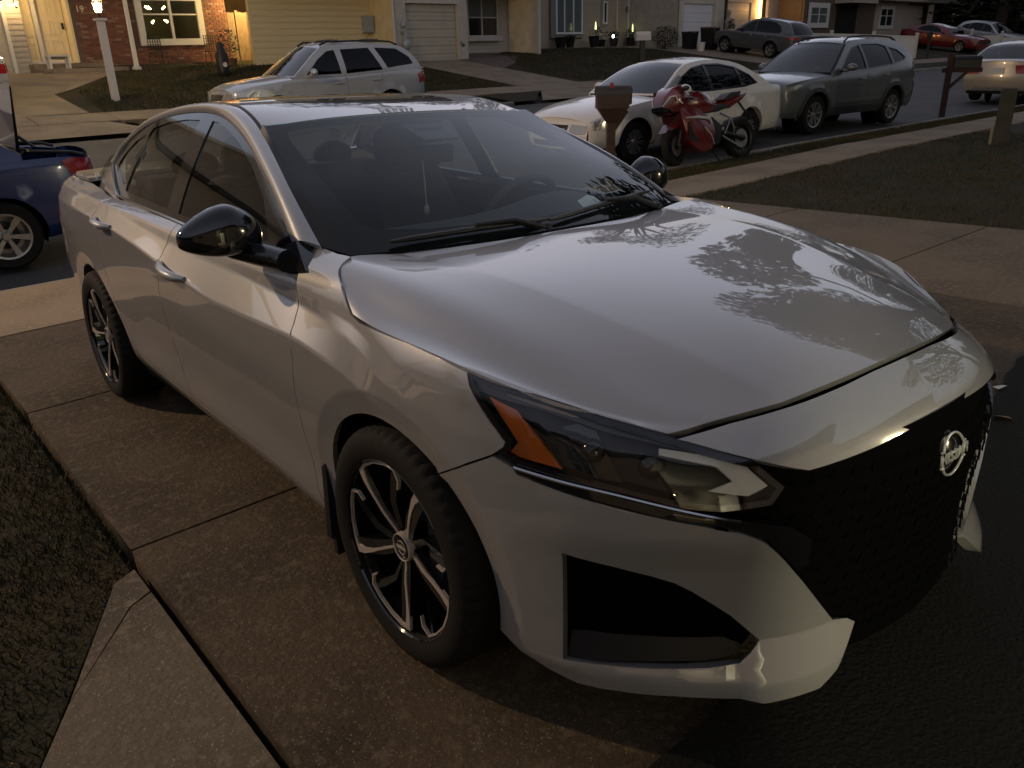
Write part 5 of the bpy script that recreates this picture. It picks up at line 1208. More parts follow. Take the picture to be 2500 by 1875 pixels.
def bg_wheel(R, rr, n=5, style=0, parent=None):
    root = bpy.data.objects.new('wheel', None); COL.objects.link(root); root.parent = parent
    b = MB(); b.lathe([(rr, -.06), (rr + .01, -.10), (R - .03, -.11), (R - .005, -.085), (R, -.06), (R, .06), (R - .01, .09), (rr, .10)], 40, axis='Y'); b.build('tyre', M_TYRE, root, 40)
    b = MB(); b.lathe([(rr + .006, -.10), (rr - .012, -.095), (rr - .02, -.03), (rr - .03, .05), (0, .05)], 36, axis='Y'); rim = b.build('rim', M_ALLOY if style != 2 else M_SBLK, root, 40)
    for k in range(n):
        a = k * math.tau / n; b = MB(); wd = (.36 if style == 0 else .22) * 5 / n
        for s in ((0,) if style == 0 else (-.55 * 5 / n * .5, .55 * 5 / n * .5)):
            P = lambda r, t, y: (r * math.cos(a + s * min(1, r / rr) + t), y, r * math.sin(a + s * min(1, r / rr) + t))
            b.add([P(.03, -wd * 1.6, -.075), P(.03, wd * 1.6, -.075), P(rr - .012, wd * .5, -.088), P(rr - .012, -wd * .5, -.088), P(.03, -wd * 1.6, -.03), P(.03, wd * 1.6, -.03), P(rr - .012, wd * .5, -.05), P(rr - .012, -wd * .5, -.05)], [(0, 1, 2, 3), (0, 3, 7, 4), (1, 5, 6, 2)])
        b.build('spoke', M_ALLOY, rim, 30)
    b = MB(); b.lathe([(0, -.098), (.035, -.095), (.045, -.07), (.06, -.06)], 16, axis='Y'); b.build('hub_cap', M_ALLOY, rim, 40)
    b = MB(); b.lathe([(0, -.012), (rr * .62, -.012), (rr * .62, .01)], 24, axis='Y'); b.build('brake_disc', M_SBLK, root, 40)
    return root
def car(name, label, loc, rz, S, group=None, cat='car', pitch=0.0):
    T = thing(name, label, cat, loc, rz, group); T.rotation_euler = (0, pitch, rz)
    W, R, wb, zs, P = S['W'], S['R'], S['wb'], S['zs'], S['paint']
    st = sorted(S['st']); xs = [s[0] for s in st]; fw, ft, fb = (pchip(xs, [s[i] for s in st]) for i in (1, 2, 3)); x0, x1 = xs[0], xs[-1]
    ar = S.get('ar', R + .045)
    def sidey(x, z):
        w, zb = fw(x), fb(x); h = (z - zs) / (zb - zs)
        k = pchip([0, .12, .45, .86, 1.0, 1.12], [.90, .965, 1.0, .985, S.get('sh', .95), .80])(max(0, min(1.12, h)))
        y = w * k
        for ax in (0, -wb):
            r = math.hypot(x - ax, z - R)
            if r < ar + .10 and z > zs: y += .018 * max(0, 1 - abs(r - ar) / .10) * S.get('flare', 1)
        return y
    def sd(s): return lambda x, z: (x, s * sidey(x, z), z)
    def arc(ax, n=16): 
        a0 = math.asin(max(-1, min(1, (zs - R) / ar))); return [(ax + ar * math.cos(a0 + (math.pi - 2 * a0) * i / n), R + ar * math.sin(a0 + (math.pi - 2 * a0) * i / n)) for i in range(n + 1)]
    xn = [x1 - .01 - (x1 - x0 - .02) * i / 28 for i in range(29)]
    out = [(x0 + .01, zs + .06)] + [p for p in arc(-wb)[::-1]] + [p for p in arc(0)[::-1]] + [(x1 - .01, zs + .04)] + [(x, fb(x)) for x in xn]
    doors = S.get('doors', [])
    def ds(poly): return [(x, fb(x) - .008 if z is None else z) for x, z in poly]
    dpoly = [ds(d) for d in doors]
    for s in (-1, 1):
        ref = (0, s, 0)
        pobj('body_side', [patch(sd(s), out, [shift(d, -.005) for d in dpoly], .11, [], .03, ref, .07)], P, T)
        for d in dpoly:
            dr = pobj('door', [patch(sd(s), d, [], .11, [], .03, ref, .08)], P, T)
            xa = min(p[0] for p in d) + .10; zh = max(p[1] for p in d) - .13
            b = MB(); b.tube([(xa + .0, s * (sidey(xa, zh) + .012), zh), (xa + .04, s * (sidey(xa, zh) + .03), zh), (xa + .15, s * (sidey(xa, zh) + .03), zh), (xa + .19, s * (sidey(xa, zh) + .012), zh)], .014, 6); b.build('handle', S.get('handle', P), dr)
        if 'clad' in S:
            c = S['clad']; [pobj('wheel_arch_trim', [patch(lambda x, z: (x, s * (sidey(x, z) + .012), z), arc(ax) + [(ax + (ar + c) * math.cos(a), R + (ar + c) * math.sin(a)) for a in [math.pi * (1.06 - 1.12 * i / 16) for i in range(17)]], [], .1, [], .02, ref, .06)], M_CLAD, T) for ax in (0, -wb)]
            pobj('sill_trim', [patch(lambda x, z: (x, s * (sidey(x, z) + .014), z), [(-wb + ar, zs), (-ar, zs), (-ar, zs + .16), (-wb + ar, zs + .16)], [], .15, [], .02, ref)], M_CLAD, T)
        if 'strip' in S: pobj('side_moulding', [patch(lambda x, z: (x, s * (sidey(x, z) + .012), z), [(-wb + ar + .08, S['strip']), (-ar - .08, S['strip']), (-ar - .08, S['strip'] + .05), (-wb + ar + .08, S['strip'] + .05)], [], .15, [], .012, ref)], P, T)
        for ax in (0, -wb):
            b = MB(); b.sheet(lambda u, v: (ax + ar * .99 * math.cos(math.pi * (1.2 * u - .1)), s * (W - .45 + .36 * v), R + ar * .99 * math.sin(math.pi * (1.2 * u - .1))), 14, 2); b.add([(ax + (ar + .02) * math.cos(math.tau * i / 16), s * (W - .45), R + (ar + .02) * math.sin(math.tau * i / 16)) for i in range(16)], [tuple(range(16))]); b.build('wheel_housing', M_VOID, T, 40)
    def top(u, v):   # u along x in [xa,xb] given by caller
        return None
    def deck(xa, xb, nm):
        def f(y, u):
            x = xa + (xb - xa) * u; w = sidey(x, fb(x)); zb, zt = fb(x), ft(x); a = abs(y)
            return (x, w * y, zb + (zt - zb) * (1 - a ** 2.6) + .012 * math.exp(-((a - .62) / .12) ** 2) * S.get('crease', 0))
        pobj(nm, [patch(f, [(-1, 0), (1, 0), (1, 1), (-1, 1)], [], .12, [], .02, (0, 0, 1))], P, T)
    A, B, C, D = S['A'], S['B'], S['C'], S['D']
    deck(A[0] - .25, x1 - .01, 'hood'); 
    if not S.get('hatch'): deck(x0 + .01, D[0] + .25, 'boot_lid')
    bow = S.get('bow', .10)
    def face(front):
        xe = x1 if front else x0; sg = 1 if front else -1
        xq = xe - .01 * sg; rk = S.get('rake', (.10, .05))[0 if front else 1]
        def f(u, v):
            z = zs + (fb(xq) - zs) * v if v <= 1 else fb(xq); w = sidey(xq, z); zz = z
            if v > .97: zz = fb(xq) + (ft(xq) - fb(xq)) * (1 - abs(u) ** 2.6) * (v - .97) / .03
            return (xq + sg * (bow * (1 - u * u) + .03 * math.sin(math.pi * min(1, max(0, v)) ** .8) - rk * max(0, v - .55) * (1 - u * u * .6)), w * u, zz)
        return f
    ff, rf = face(True), face(False)
    pobj('front_bumper', [patch(ff, [(-1, 0), (1, 0), (1, 1), (-1, 1)], [], .08, [], 0, (1, 0, .1))], P, T)
    pobj('rear_bumper', [patch(rf, [(-1, 0), (1, 0), (1, 1), (-1, 1)], [], .08, [], 0, (-1, 0, .1))], P, T)
    def onface(f, poly, m, nm, e, ref, par=T, mirror=False, th=.012):
        def g(u, v): p = f(u, v); return (p[0] + (e if ref[0] > 0 else -e), p[1] * 1.004, p[2])
        ps = [patch(g, poly, [], .07, [], th, ref, .05)]
        if mirror: ps = [patch(g, poly, [], .07, [], th, ref, .05)]; a = pobj(nm, ps, m, par); b_ = pobj(nm, [patch(g, [(-u, v) for u, v in poly], [], .07, [], th, ref, .05)], m, par); return [a, b_]
        return [pobj(nm, ps, m, par)]
    for nm, m_, poly, e, mir, fr in S.get('face', []):
        onface(ff if fr else rf, poly, m_, nm, e, (1, 0, 0) if fr else (-1, 0, 0), T, mir)
    for nm, m_, poly in S.get('sidebits', []):
        for s in (-1, 1): pobj(nm, [patch(lambda x, z: (x, s * (sidey(x, z) + .010), z), poly, [], .08, [], .012, (0, s, 0), .05)], m_, T)
    # greenhouse
    yr, cr = S['yr'], S.get('crown', .05)
    def gy(x, z):
        zb = fb(x); y0 = sidey(x, zb) - .01; zt = max(B[1], C[1]); h = (z - zb) / max(.1, zt - zb)
        return y0 + (yr - y0) * h + .03 * 4 * h * (1 - h) - S.get('taper', 0) * max(0, (-wb * .45 - x)) * max(0, min(1, h * 2))
    roofline = catmull([A] + S.get('ab', []) + [B] + S.get('bc', []) + [C] + S.get('cd', []) + [D], 5)
    # drop sharp end overshoot
    base = [(x, fb(x) - .01) for x in [D[0] + (A[0] - D[0]) * i / 20 for i in range(21)]]
    gout = roofline + base
    wins = S['wins']
    for s in (-1, 1):
        ref = (0, s, .3)
        pobj('cab_side', [patch(lambda x, z: (x, s * gy(x, z), z), gout, wins, .09, [], .03, ref, .06)], P, T)
        for wv in wins: pobj('side_window', [patch(lambda x, z: (x, s * (gy(x, z) - .012), z), shift(wv, -.006), [], .12, [], 0, ref)], S.get('sideglass', M_GLD), T)
        if S.get('dlo'):
            pts = sorted(set(p for wv in wins for p in wv)); hull = []
            for seq in (pts, pts[::-1]):
                h_ = []
                for p in seq:
                    while len(h_) > 1 and (h_[-1][0] - h_[-2][0]) * (p[1] - h_[-2][1]) - (h_[-1][1] - h_[-2][1]) * (p[0] - h_[-2][0]) <= 0: h_.pop()
                    h_.append(p)
                hull += h_[:-1]
            pobj('window_frame', [patch(lambda x, z: (x, s * (gy(x, z) + .004), z), shift(hull, -.018), [shift(wv, .004) for wv in wins], .1, [], .01, ref, .06)], M_GBLK, T)
        if S.get('wtrim'): 
            for wv in wins: pobj('window_trim', [patch(lambda x, z: (x, s * (gy(x, z) + .004), z), shift(wv, -.016), [shift(wv, .006)], .1, [], .01, ref, .06)], S['wtrim'], T)
    def span(pl, u, v, bw, cz):
        x, z = at([(p[0], 0, p[1]) for p in pl], v)[0::2]; w = gy(x, z); return (x + bw * (1 - u * u), w * u * .995, z + cz * (1 - u * u))
    iB = S.get('iB', None)
    ab = [p for p in roofline if p[0] >= B[0] - 1e-6]; bc = [p for p in roofline if B[0] + 1e-6 >= p[0] >= C[0] - 1e-6]; cd = [p for p in roofline if p[0] <= C[0] + 1e-6]
    wf = lambda u, v: span(ab, u, v, .10 * (1 - v * .6), cr * v)
    pobj('windshield', [patch(wf, [(-.94, .04), (.94, .04), (.92, .96), (-.92, .96)], [], .12, [], 0, (1, 0, 1))], S.get('wsglass', M_GLW), T)
    pobj('windshield_surround', [patch(wf, [(-1, 0), (1, 0), (1, 1), (-1, 1)], [[(-.95, .05), (.95, .05), (.93, .95), (-.93, .95)]], .12, [], .01, (1, 0, 1))], S.get('wsframe', P), T)
    rfn = lambda u, v: span(bc, u, v, .04 - .04 * v, cr * (1 - .0 * v))
    hole = S.get('sunroof'); rp = pobj('roof', [patch(rfn, [(-1, 0), (1, 0), (1, 1), (-1, 1)], [hole] if hole else [], .1, [], .02, (0, 0, 1))], P, T)
    if hole: pobj('sunroof', [patch(rfn, shift(hole, .01), [], .12, [], .01, (0, 0, 1))], M_GBLK, T)
    wr = lambda u, v: span(cd, u, v, -.05 * v, cr * (1 - v))
    zc = S.get('rwin', (.06, .94))
    pobj('rear_surround', [patch(wr, [(-1, 0), (1, 0), (1, 1), (-1, 1)], [[(-.90, zc[0]), (.90, zc[0]), (.93, zc[1]), (-.93, zc[1])]], .12, [], .01, (-1, 0, .6))], P, T)
    pobj('rear_window', [patch(wr, [(-.91, zc[0]), (.91, zc[0]), (.94, zc[1]), (-.94, zc[1])], [], .14, [], 0, (-1, 0, .6))], S.get('rglass', M_GLD), T)
    for s in (-1, 1):
        mx = A[0] - .38; mz = fb(mx) + .09; b = MB(); b.ball((mx, s * (sidey(mx, fb(mx)) + .13), mz + .02), (.07, .115, .078), 18, 12, f=lambda p: (p[0], p[1], p[2] * (1 if p[2] > 0 else .75))); b.tube([(mx + .02, s * (sidey(mx, fb(mx)) - .05), mz - .03), (mx + .01, s * (sidey(mx, fb(mx)) + .08), mz - .03)], .03, 8); b.build('mirror_housing', S.get('mirror', P), T, 60)
    for s in (-1, 1):
        if S.get('rails'): 
            b = MB(); pl = [p for p in bc if p[0] < B[0] - .05]; pts = [(x, s * (gy(x, z) - .06), z + cr * .25 + .045) for x, z in pl]; pts[0] = (pts[0][0] + .05, pts[0][1], pts[0][2] - .05); pts[-1] = (pts[-1][0] - .05, pts[-1][1], pts[-1][2] - .05); b.tube(pts, .020, 6); b.build('roof_rail', M_SBLK, T)
    if S.get('bars'):
        for q in S['bars']: p0 = rfn(-.86, q); p1 = rfn(.86, q); m_ = rfn(0, q); b = MB(); b.tube([(p0[0], p0[1], p0[2] + .07), (m_[0], 0, m_[2] + .05), (p1[0], p1[1], p1[2] + .07)], .018, 6); b.build('cross_bar', M_SBLK, T)
    # cabin dark block, seats, underbody
    b = MB(); b.box((-wb * .5, 0, zs + .1), (wb + .9, W * 1.5, .14)); b.box((-wb * .52, 0, (zs + fb(-wb * .5)) / 2), (wb * .60, W * 1.78, fb(-wb * .5) - zs - .12)); b.build('underbody', M_VOID, T, 0)
    for y in (-.36, .36):
        sx = A[0] - 1.05; b = MB(); b.ball((sx, y, fb(sx) - .02), (.09, .22, .26), 14, 10); b.ball((sx - .03, y, fb(sx) + .27), (.05, .13, .09), 12, 8); b.build('seat', M_INT, T)
    w0 = S['wheel'](T); 
    for i, (x, s) in enumerate(((0, -1), (-wb, -1), (0, 1), (-wb, 1))):
        w = w0 if i == 0 else copy_tree(w0, T); w.location = (x, s * (W - .125), R); w.rotation_euler = (0, random.uniform(0, 6) * 0 + i * .4, 0 if s < 0 else math.pi)
    return T
hp = math.pi / 2
def wh(R, rr, n, style): return lambda T: bg_wheel(R, rr, n, style, T)
# ---- silver estate SUV across the street
SF = dict(W=.92, R=.345, wb=2.62, zs=.30, ar=.40, paint=M_SILVP, st=[(.86, .70, .86, .80), (.80, .78, .90, .83), (.55, .875, .99, .90), (.1, .915, 1.05, .965), (-.45, .92, 1.10, 1.02), (-1.3, .925, 1.06, 1.04), (-2.5, .92, 1.12, 1.09), (-3.2, .89, 1.16, 1.12), (-3.52, .83, 1.13, 1.10), (-3.58, .78, 1.12, 1.09)],
 A=(-.42, 1.06), B=(-1.15, 1.60), bc=[(-1.6, 1.66), (-2.3, 1.665)], C=(-3.0, 1.62), cd=[(-3.32, 1.42)], D=(-3.55, 1.10), yr=.62, crown=.05, rails=True, bars=(.35, .8),
 wins=[[(-.70, 1.09), (-1.02, 1.38), (-1.28, 1.535), (-1.46, 1.56), (-1.50, 1.09)], [(-1.62, 1.09), (-1.60, 1.565), (-2.28, 1.585), (-2.50, 1.14)], [(-2.62, 1.17), (-2.42, 1.585), (-2.95, 1.555), (-3.22, 1.38), (-3.30, 1.24)]],
 doors=[[(-.60, None), (-.62, .45), (-1.50, .45), (-1.57, .7), (-1.57, None)], [(-1.59, None), (-1.59, .7), (-1.56, .45), (-2.1, .45), (-2.3, .75), (-2.47, None)]], handle=M_SILVP,
 face=[('grille', M_SBLK, [(-.36, .66), (.36, .66), (.44, .93), (-.44, .93)], .015, False, True), ('grille_ring', M_CHR, [(-.45, .62), (.45, .62), (.52, .96), (-.52, .96)], .006, False, True), ('headlight', M_HL, [(.58, .70), (.95, .72), (.97, .95), (.66, .97)], .012, True, True), ('lower_grille', M_SBLK, [(-.6, .18), (.6, .18), (.66, .42), (-.66, .42)], .012, False, True), ('fog_lamp', M_HL, [(.70, .24), (.86, .26), (.86, .40), (.70, .38)], .014, True, True), ('tail_lamp', M_RED, [(.80, .62), (.99, .62), (.99, 1.0), (.84, 1.0)], .012, True, False)],
 sidebits=[('tail_lamp', M_RED, [(-3.56, .86), (-3.40, .84), (-3.37, 1.02), (-3.50, 1.09), (-3.56, 1.08)]), ('headlight', M_HL, [(.80, .72), (.55, .73), (.42, .84), (.62, .87), (.79, .82)])], wheel=wh(.345, .21, 5, 0), flare=1.6)
c = car('silver_suv', 'silver older SUV with black roof rails parked across the street beyond the foreground car', (-15.75, 5.72, terrain(-15.75, 6.5) - .05), -hp - .03, SF)
b = MB(); b.tube([(-2.55, 0, 1.70), (-2.75, 0, 1.92)], .006, 5); b.build('antenna', M_BLKM, c)
# ---- white saloon at the kerb
PS = dict(W=.88, R=.318, wb=2.70, zs=.24, ar=.36, paint=M_CREAMP, sh=.955, st=[(.84, .68, .68, .62), (.78, .75, .72, .66), (.5, .84, .82, .76), (.1, .872, .895, .845), (-.5, .88, .96, .91), (-1.4, .882, .95, .93), (-2.6, .88, .99, .965), (-3.2, .85, 1.01, .985), (-3.6, .80, 1.0, .975), (-3.70, .74, .97, .95)],
 A=(-.55, .96), ab=[(-1.0, 1.24)], B=(-1.35, 1.385), bc=[(-1.8, 1.435), (-2.2, 1.425)], C=(-2.6, 1.355), cd=[(-3.0, 1.17)], D=(-3.32, 1.0), yr=.585, crown=.045, sunroof=[(-.55, .15), (.55, .15), (.55, .55), (-.55, .55)],
 wins=[[(-.80, .975), (-1.12, 1.19), (-1.42, 1.315), (-1.70, 1.355), (-1.74, .985)], [(-1.79, .988), (-1.75, 1.36), (-2.10, 1.36), (-2.45, 1.30), (-2.52, 1.01)], [(-2.57, 1.015), (-2.50, 1.28), (-2.75, 1.17), (-2.90, 1.05)]],
 doors=[[(-.62, None), (-.63, .36), (-1.66, .36), (-1.76, .55), (-1.76, None)], [(-1.78, None), (-1.78, .55), (-1.75, .36), (-2.2, .36), (-2.4, .68), (-2.6, None)]], strip=.50, wtrim=None, dlo=True,
 face=[('grille', M_SBLK, [(-.42, .62), (.42, .62), (.46, .92), (-.46, .92)], .012, False, True), ('grille_bar', M_CHR, [(-.42, .76), (.42, .76), (.42, .79), (-.42, .79)], .02, False, True), ('headlight', M_HL, [(.50, .60), (.95, .62), (.99, .92), (.56, .95)], .012, True, True), ('lower_intake', M_SBLK, [(-.7, .10), (.7, .10), (.74, .30), (-.74, .30)], .012, False, True), ('tail_lamp', M_RED, [(.6, .6), (.98, .6), (.98, .9), (.6, .9)], .012, True, False)],
 sidebits=[('headlight', M_HL, [(.79, .54), (.50, .55), (.42, .66), (.60, .72), (.79, .66)])], wheel=wh(.318, .20, 10, 2), flare=1.4)
c = car('white_saloon', 'warm white saloon with dark windows parked at the kerb behind the wooden mailbox', (-8.08, 7.98, terrain(-8, 9) - .06), -hp - .045, PS)
# ---- grey-green compact SUV behind it
RV = dict(W=.925, R=.35, wb=2.69, zs=.30, ar=.42, paint=M_GREYP, sh=.96, st=[(.88, .74, .95, .88), (.82, .80, .985, .91), (.5, .89, 1.04, .97), (.1, .915, 1.085, 1.01), (-.5, .925, 1.10, 1.04), (-1.5, .925, 1.10, 1.07), (-2.6, .925, 1.16, 1.13), (-3.2, .90, 1.20, 1.16), (-3.55, .84, 1.18, 1.14), (-3.62, .79, 1.17, 1.13)],
 A=(-.48, 1.08), B=(-1.22, 1.575), bc=[(-1.7, 1.655), (-2.4, 1.655)], C=(-3.05, 1.60), cd=[(-3.32, 1.42)], D=(-3.58, 1.14), yr=.60, crown=.05, rails=True, clad=.075, wsframe=M_SBLK,
 wins=[[(-.75, 1.095), (-1.05, 1.33), (-1.32, 1.50), (-1.60, 1.555), (-1.64, 1.12)], [(-1.70, 1.125), (-1.68, 1.565), (-2.30, 1.565), (-2.52, 1.52), (-2.58, 1.18)], [(-2.66, 1.20), (-2.62, 1.50), (-2.9, 1.44), (-3.12, 1.30), (-3.05, 1.25)]],
 doors=[[(-.60, None), (-.62, .50), (-1.56, .50), (-1.66, .7), (-1.66, None)], [(-1.68, None), (-1.68, .7), (-1.64, .50), (-2.15, .50), (-2.35, .80), (-2.5, None)]], wtrim=None, mirror=M_GREYP, dlo=True,
 face=[('grille', M_SBLK, [(-.50, .40), (.50, .40), (.60, .62), (.46, .86), (-.46, .86), (-.60, .62)], .015, False, True), ('upper_grille', M_SBLK, [(-.62, .84), (.62, .84), (.60, .95), (-.60, .95)], .012, False, True), ('badge', M_CHR, [(-.06, .84), (.06, .84), (.06, .93), (-.06, .93)], .03, False, True), ('lower_bumper', M_CLAD, [(-.95, .0), (.95, .0), (.90, .18), (.6, .30), (-.6, .30), (-.90, .18)], .012, False, True), ('number_plate', M_PLATE, [(-.16, .50), (.16, .50), (.16, .66), (-.16, .66)], .03, False, True), ('headlight', M_HL, [(.58, .80), (.97, .86), (.98, .96), (.62, .94)], .014, True, True), ('headlight_frame', M_SBLK, [(.55, .77), (.985, .83), (.985, .985), (.58, .97)], .008, True, True), ('fog_pocket', M_SBLK, [(.80, .40), (.90, .42), (.92, .62), (.80, .60)], .012, True, True), ('tail_lamp', M_RED, [(.62, .8), (.98, .8), (.98, .95), (.62, .95)], .012, True, False)],
 sidebits=[('headlight', M_HL, [(.80, .80), (.62, .82), (.45, .90), (.52, .915), (.80, .865)])], wheel=wh(.35, .225, 5, 1), flare=.8)
c = car('grey_suv', 'grey compact SUV with black wheel arch trim parked at the kerb behind the white saloon', (-8.22, 13.08, terrain(-8, 14) - .06), -hp - .045, RV)
b = MB(); b.box((-.66, .40, 1.17), (.01, .10, .06), rot=Matrix.Rotation(-.6, 3, 'Y')); b.build('sticker', M_PLATE, c, 0)
# ---- dark SUV on the driveway across
MD = dict(W=.97, R=.365, wb=2.75, zs=.32, ar=.43, paint=M_DGREY, sh=.95, st=[(.88, .76, .92, .86), (.5, .92, 1.04, .97), (.1, .96, 1.10, 1.03), (-.5, .97, 1.12, 1.06), (-1.5, .97, 1.12, 1.08), (-2.6, .97, 1.14, 1.10), (-3.4, .93, 1.14, 1.10), (-3.85, .87, 1.10, 1.07), (-3.93, .82, 1.08, 1.05)],
 A=(-.46, 1.08), B=(-1.3, 1.62), bc=[(-1.9, 1.71), (-2.5, 1.70)], C=(-3.3, 1.62), cd=[(-3.62, 1.42)], D=(-3.88, 1.07), yr=.64, crown=.05,
 wins=[[(-.75, 1.10), (-1.1, 1.38), (-1.4, 1.55), (-1.62, 1.60), (-1.66, 1.12)], [(-1.72, 1.12), (-1.70, 1.61), (-2.3, 1.62), (-2.7, 1.58), (-3.0, 1.46), (-3.18, 1.24), (-3.1, 1.14)]], doors=[[(-.60, None), (-.62, .50), (-1.56, .50), (-1.68, .7), (-1.68, None)], [(-1.70, None), (-1.70, .7), (-1.66, .50), (-2.15, .50), (-2.4, .82), (-2.55, None)]], wtrim=None, handle=M_CHR, dlo=True,
 face=[('tail_lamp', M_RED, [(.50, .80), (.99, .80), (.99, .96), (.50, .96)], .012, True, False), ('number_plate', M_PLATE, [(-.2, .62), (.2, .62), (.2, .78), (-.2, .78)], .014, False, False)], sidebits=[('tail_lamp', M_RED, [(-3.90, .90), (-3.62, .91), (-3.60, 1.02), (-3.9, 1.03)])], wheel=wh(.365, .235, 5, 0), flare=1.4)
_sl = math.atan((terrain(-26.3, 36) - terrain(-23.5, 36)) / 2.8)
car('dark_suv', 'dark grey SUV parked nose-in on the driveway beside the vinyl fence', (-26.2, 36.25, terrain(-26.2, 36) + .02), math.pi - .03, MD, pitch=-_sl)
# ---- champagne saloon at the right edge
CM = dict(PS); CM.update(W=.90, R=.32, wb=2.72, paint=M_BEIGEP, strip=.5, sunroof=None, st=[(.92, .70, .70, .64), (.5, .84, .84, .78), (.1, .885, .90, .86), (-.5, .895, .97, .93), (-1.4, .90, .97, .95), (-2.6, .90, 1.03, .99), (-3.3, .87, 1.08, 1.02), (-3.72, .82, 1.07, 1.01), (-3.84, .78, 1.03, .97)],
 A=(-.58, .98), ab=[(-1.0, 1.24)], B=(-1.35, 1.40), bc=[(-1.8, 1.46), (-2.3, 1.45)], C=(-2.75, 1.38), cd=[(-3.08, 1.22)], D=(-3.36, 1.06), yr=.60, rglass=M_GLW, wins=[[(-.85, 1.0), (-1.15, 1.2), (-1.45, 1.335), (-1.72, 1.375), (-1.76, 1.01)], [(-1.81, 1.015), (-1.77, 1.38), (-2.15, 1.385), (-2.55, 1.33), (-2.68, 1.05)]],
 face=[('tail_lamp', M_RED, [(.55, .66), (.99, .66), (.99, .93), (.50, .93)], .012, True, False), ('number_plate', M_PLATE, [(-.22, .66), (.22, .66), (.22, .86), (-.22, .86)], .016, False, False), ('bumper_crease', M_BEIGEP, [(-.99, .44), (.99, .44), (.99, .52), (-.99, .52)], .03, False, False), ('lower_valance', M_SBLK, [(-.95, .0), (.95, .0), (.9, .10), (-.9, .10)], .006, False, False)], sidebits=[('tail_lamp', M_RED, [(-3.80, .74), (-3.60, .75), (-3.58, .93), (-3.8, .94)])], wheel=wh(.32, .21, 7, 0))
car('champagne_saloon', 'champagne saloon seen from behind at the right edge, beyond the black mailbox', (-8.45 + .35, 25.9, terrain(-9, 24) - .05), hp + .10, CM)
# ---- blue car with its boot open, left edge
BL = dict(PS); BL.update(W=.86, R=.31, wb=2.62, paint=M_BLUEP, strip=.48, sunroof=None, st=[(.9, .68, .66, .6), (.5, .81, .80, .74), (.1, .85, .88, .83), (-.5, .86, .95, .91), (-1.4, .86, .94, .93), (-2.6, .86, 1.00, .965), (-3.1, .83, 1.02, .97), (-3.42, .76, 1.00, .95), (-3.50, .70, .97, .93)],
 A=(-.5, .97), B=(-1.3, 1.36), bc=[(-1.8, 1.41)], C=(-2.3, 1.35), cd=[(-2.65, 1.18)], D=(-2.9, 1.01), yr=.57, wins=[[(-.80, .985), (-1.1, 1.18), (-1.4, 1.30), (-1.72, 1.34), (-1.76, .99)], [(-1.82, .99), (-1.78, 1.34), (-2.15, 1.30), (-2.42, 1.20), (-2.58, 1.02)]], hatch=True,
 face=[('tail_lamp', M_RED, [(.70, .62), (.99, .56), (.995, .97), (.80, .97)], .012, True, False), ('number_plate', M_PLATE, [(-.22, .50), (.22, .50), (.22, .68), (-.22, .68)], .016, False, False)], sidebits=[('tail_lamp', M_RED, [(-3.47, .70), (-3.36, .66), (-3.22, .93), (-3.30, .955), (-3.47, .93)])], wheel=wh(.31, .205, 6, 0))
BLX, BLY = -8.02, -.62 - 2.62
c = car('blue_car', 'deep blue car with its boot lid raised, cut off by the left edge', (BLX, BLY, terrain(-8, -.6) - .055), -hp, BL)
m = MB(); m.box((-3.15, 0, .72), (.62, 1.25, .02)); m.box((-2.88, 0, .85), (.02, 1.25, .26)); m.build('boot_floor', M_VOID, c, 0)
m = MB(); m.sheet(lambda u, v: (lambda a: (a[0], (2 * u - 1) * (.60 - .04 * v), a[1] + .03 * (1 - (2 * u - 1) ** 2)))(lerp3((-2.90, 1.04, 0), (-2.98, 1.62, 0), v)[:2]), 12, 6); m.sheet(lambda u, v: (-2.98 + .16 * v, (2 * u - 1) * .56, 1.62 + .05 * v), 12, 3); m.sheet(lambda u, v: (-2.94 - .05 * v, (2 * u - 1) * .56, 1.04 + .56 * v), 10, 3)
m.build('boot_lid', [mat('grey_blue_paint', (.035, .042, .075), .35, .2, 1.0)], c, 40, recalc=False)
for s in (-1, 1): m = MB(); m.tube([(-2.86, s * .55, .90), (-2.96, s * .57, 1.02), (-3.06, s * .57, 1.06), (-2.95, s * .55, 1.16)], .018, 6); m.build('lid_hinge', M_BLKM, c)
m = MB(); m.tube([(-3.46, -.62, .955), (-3.36, -.64, .99), (-3.0, -.66, 1.03), (-2.9, -.3, 1.06), (-2.9, .3, 1.06), (-3.0, .66, 1.03), (-3.36, .64, .99), (-3.46, .62, .955)], .016, 6); m.build('boot_seal', M_BLKM, c)
# ---- silver car on the brick house's driveway
SC_ = dict(CM); SC_.update(paint=M_SILV2, rglass=M_GLD, strip=.5); SC_['face'] = [(a, (M_SILV2 if b_ is M_BEIGEP else b_), p, e, q, r) for a, b_, p, e, q, r in CM['face']]
_s2 = math.atan((terrain(-25, 1) - terrain(-22, 1)) / 3.0)
car('silver_saloon', 'silver saloon on the brick house driveway, tail lamp showing behind the raised boot lid', (-25.1, 1.32, terrain(-25.1, 1.3) + .01), math.pi, SC_, pitch=-_s2)
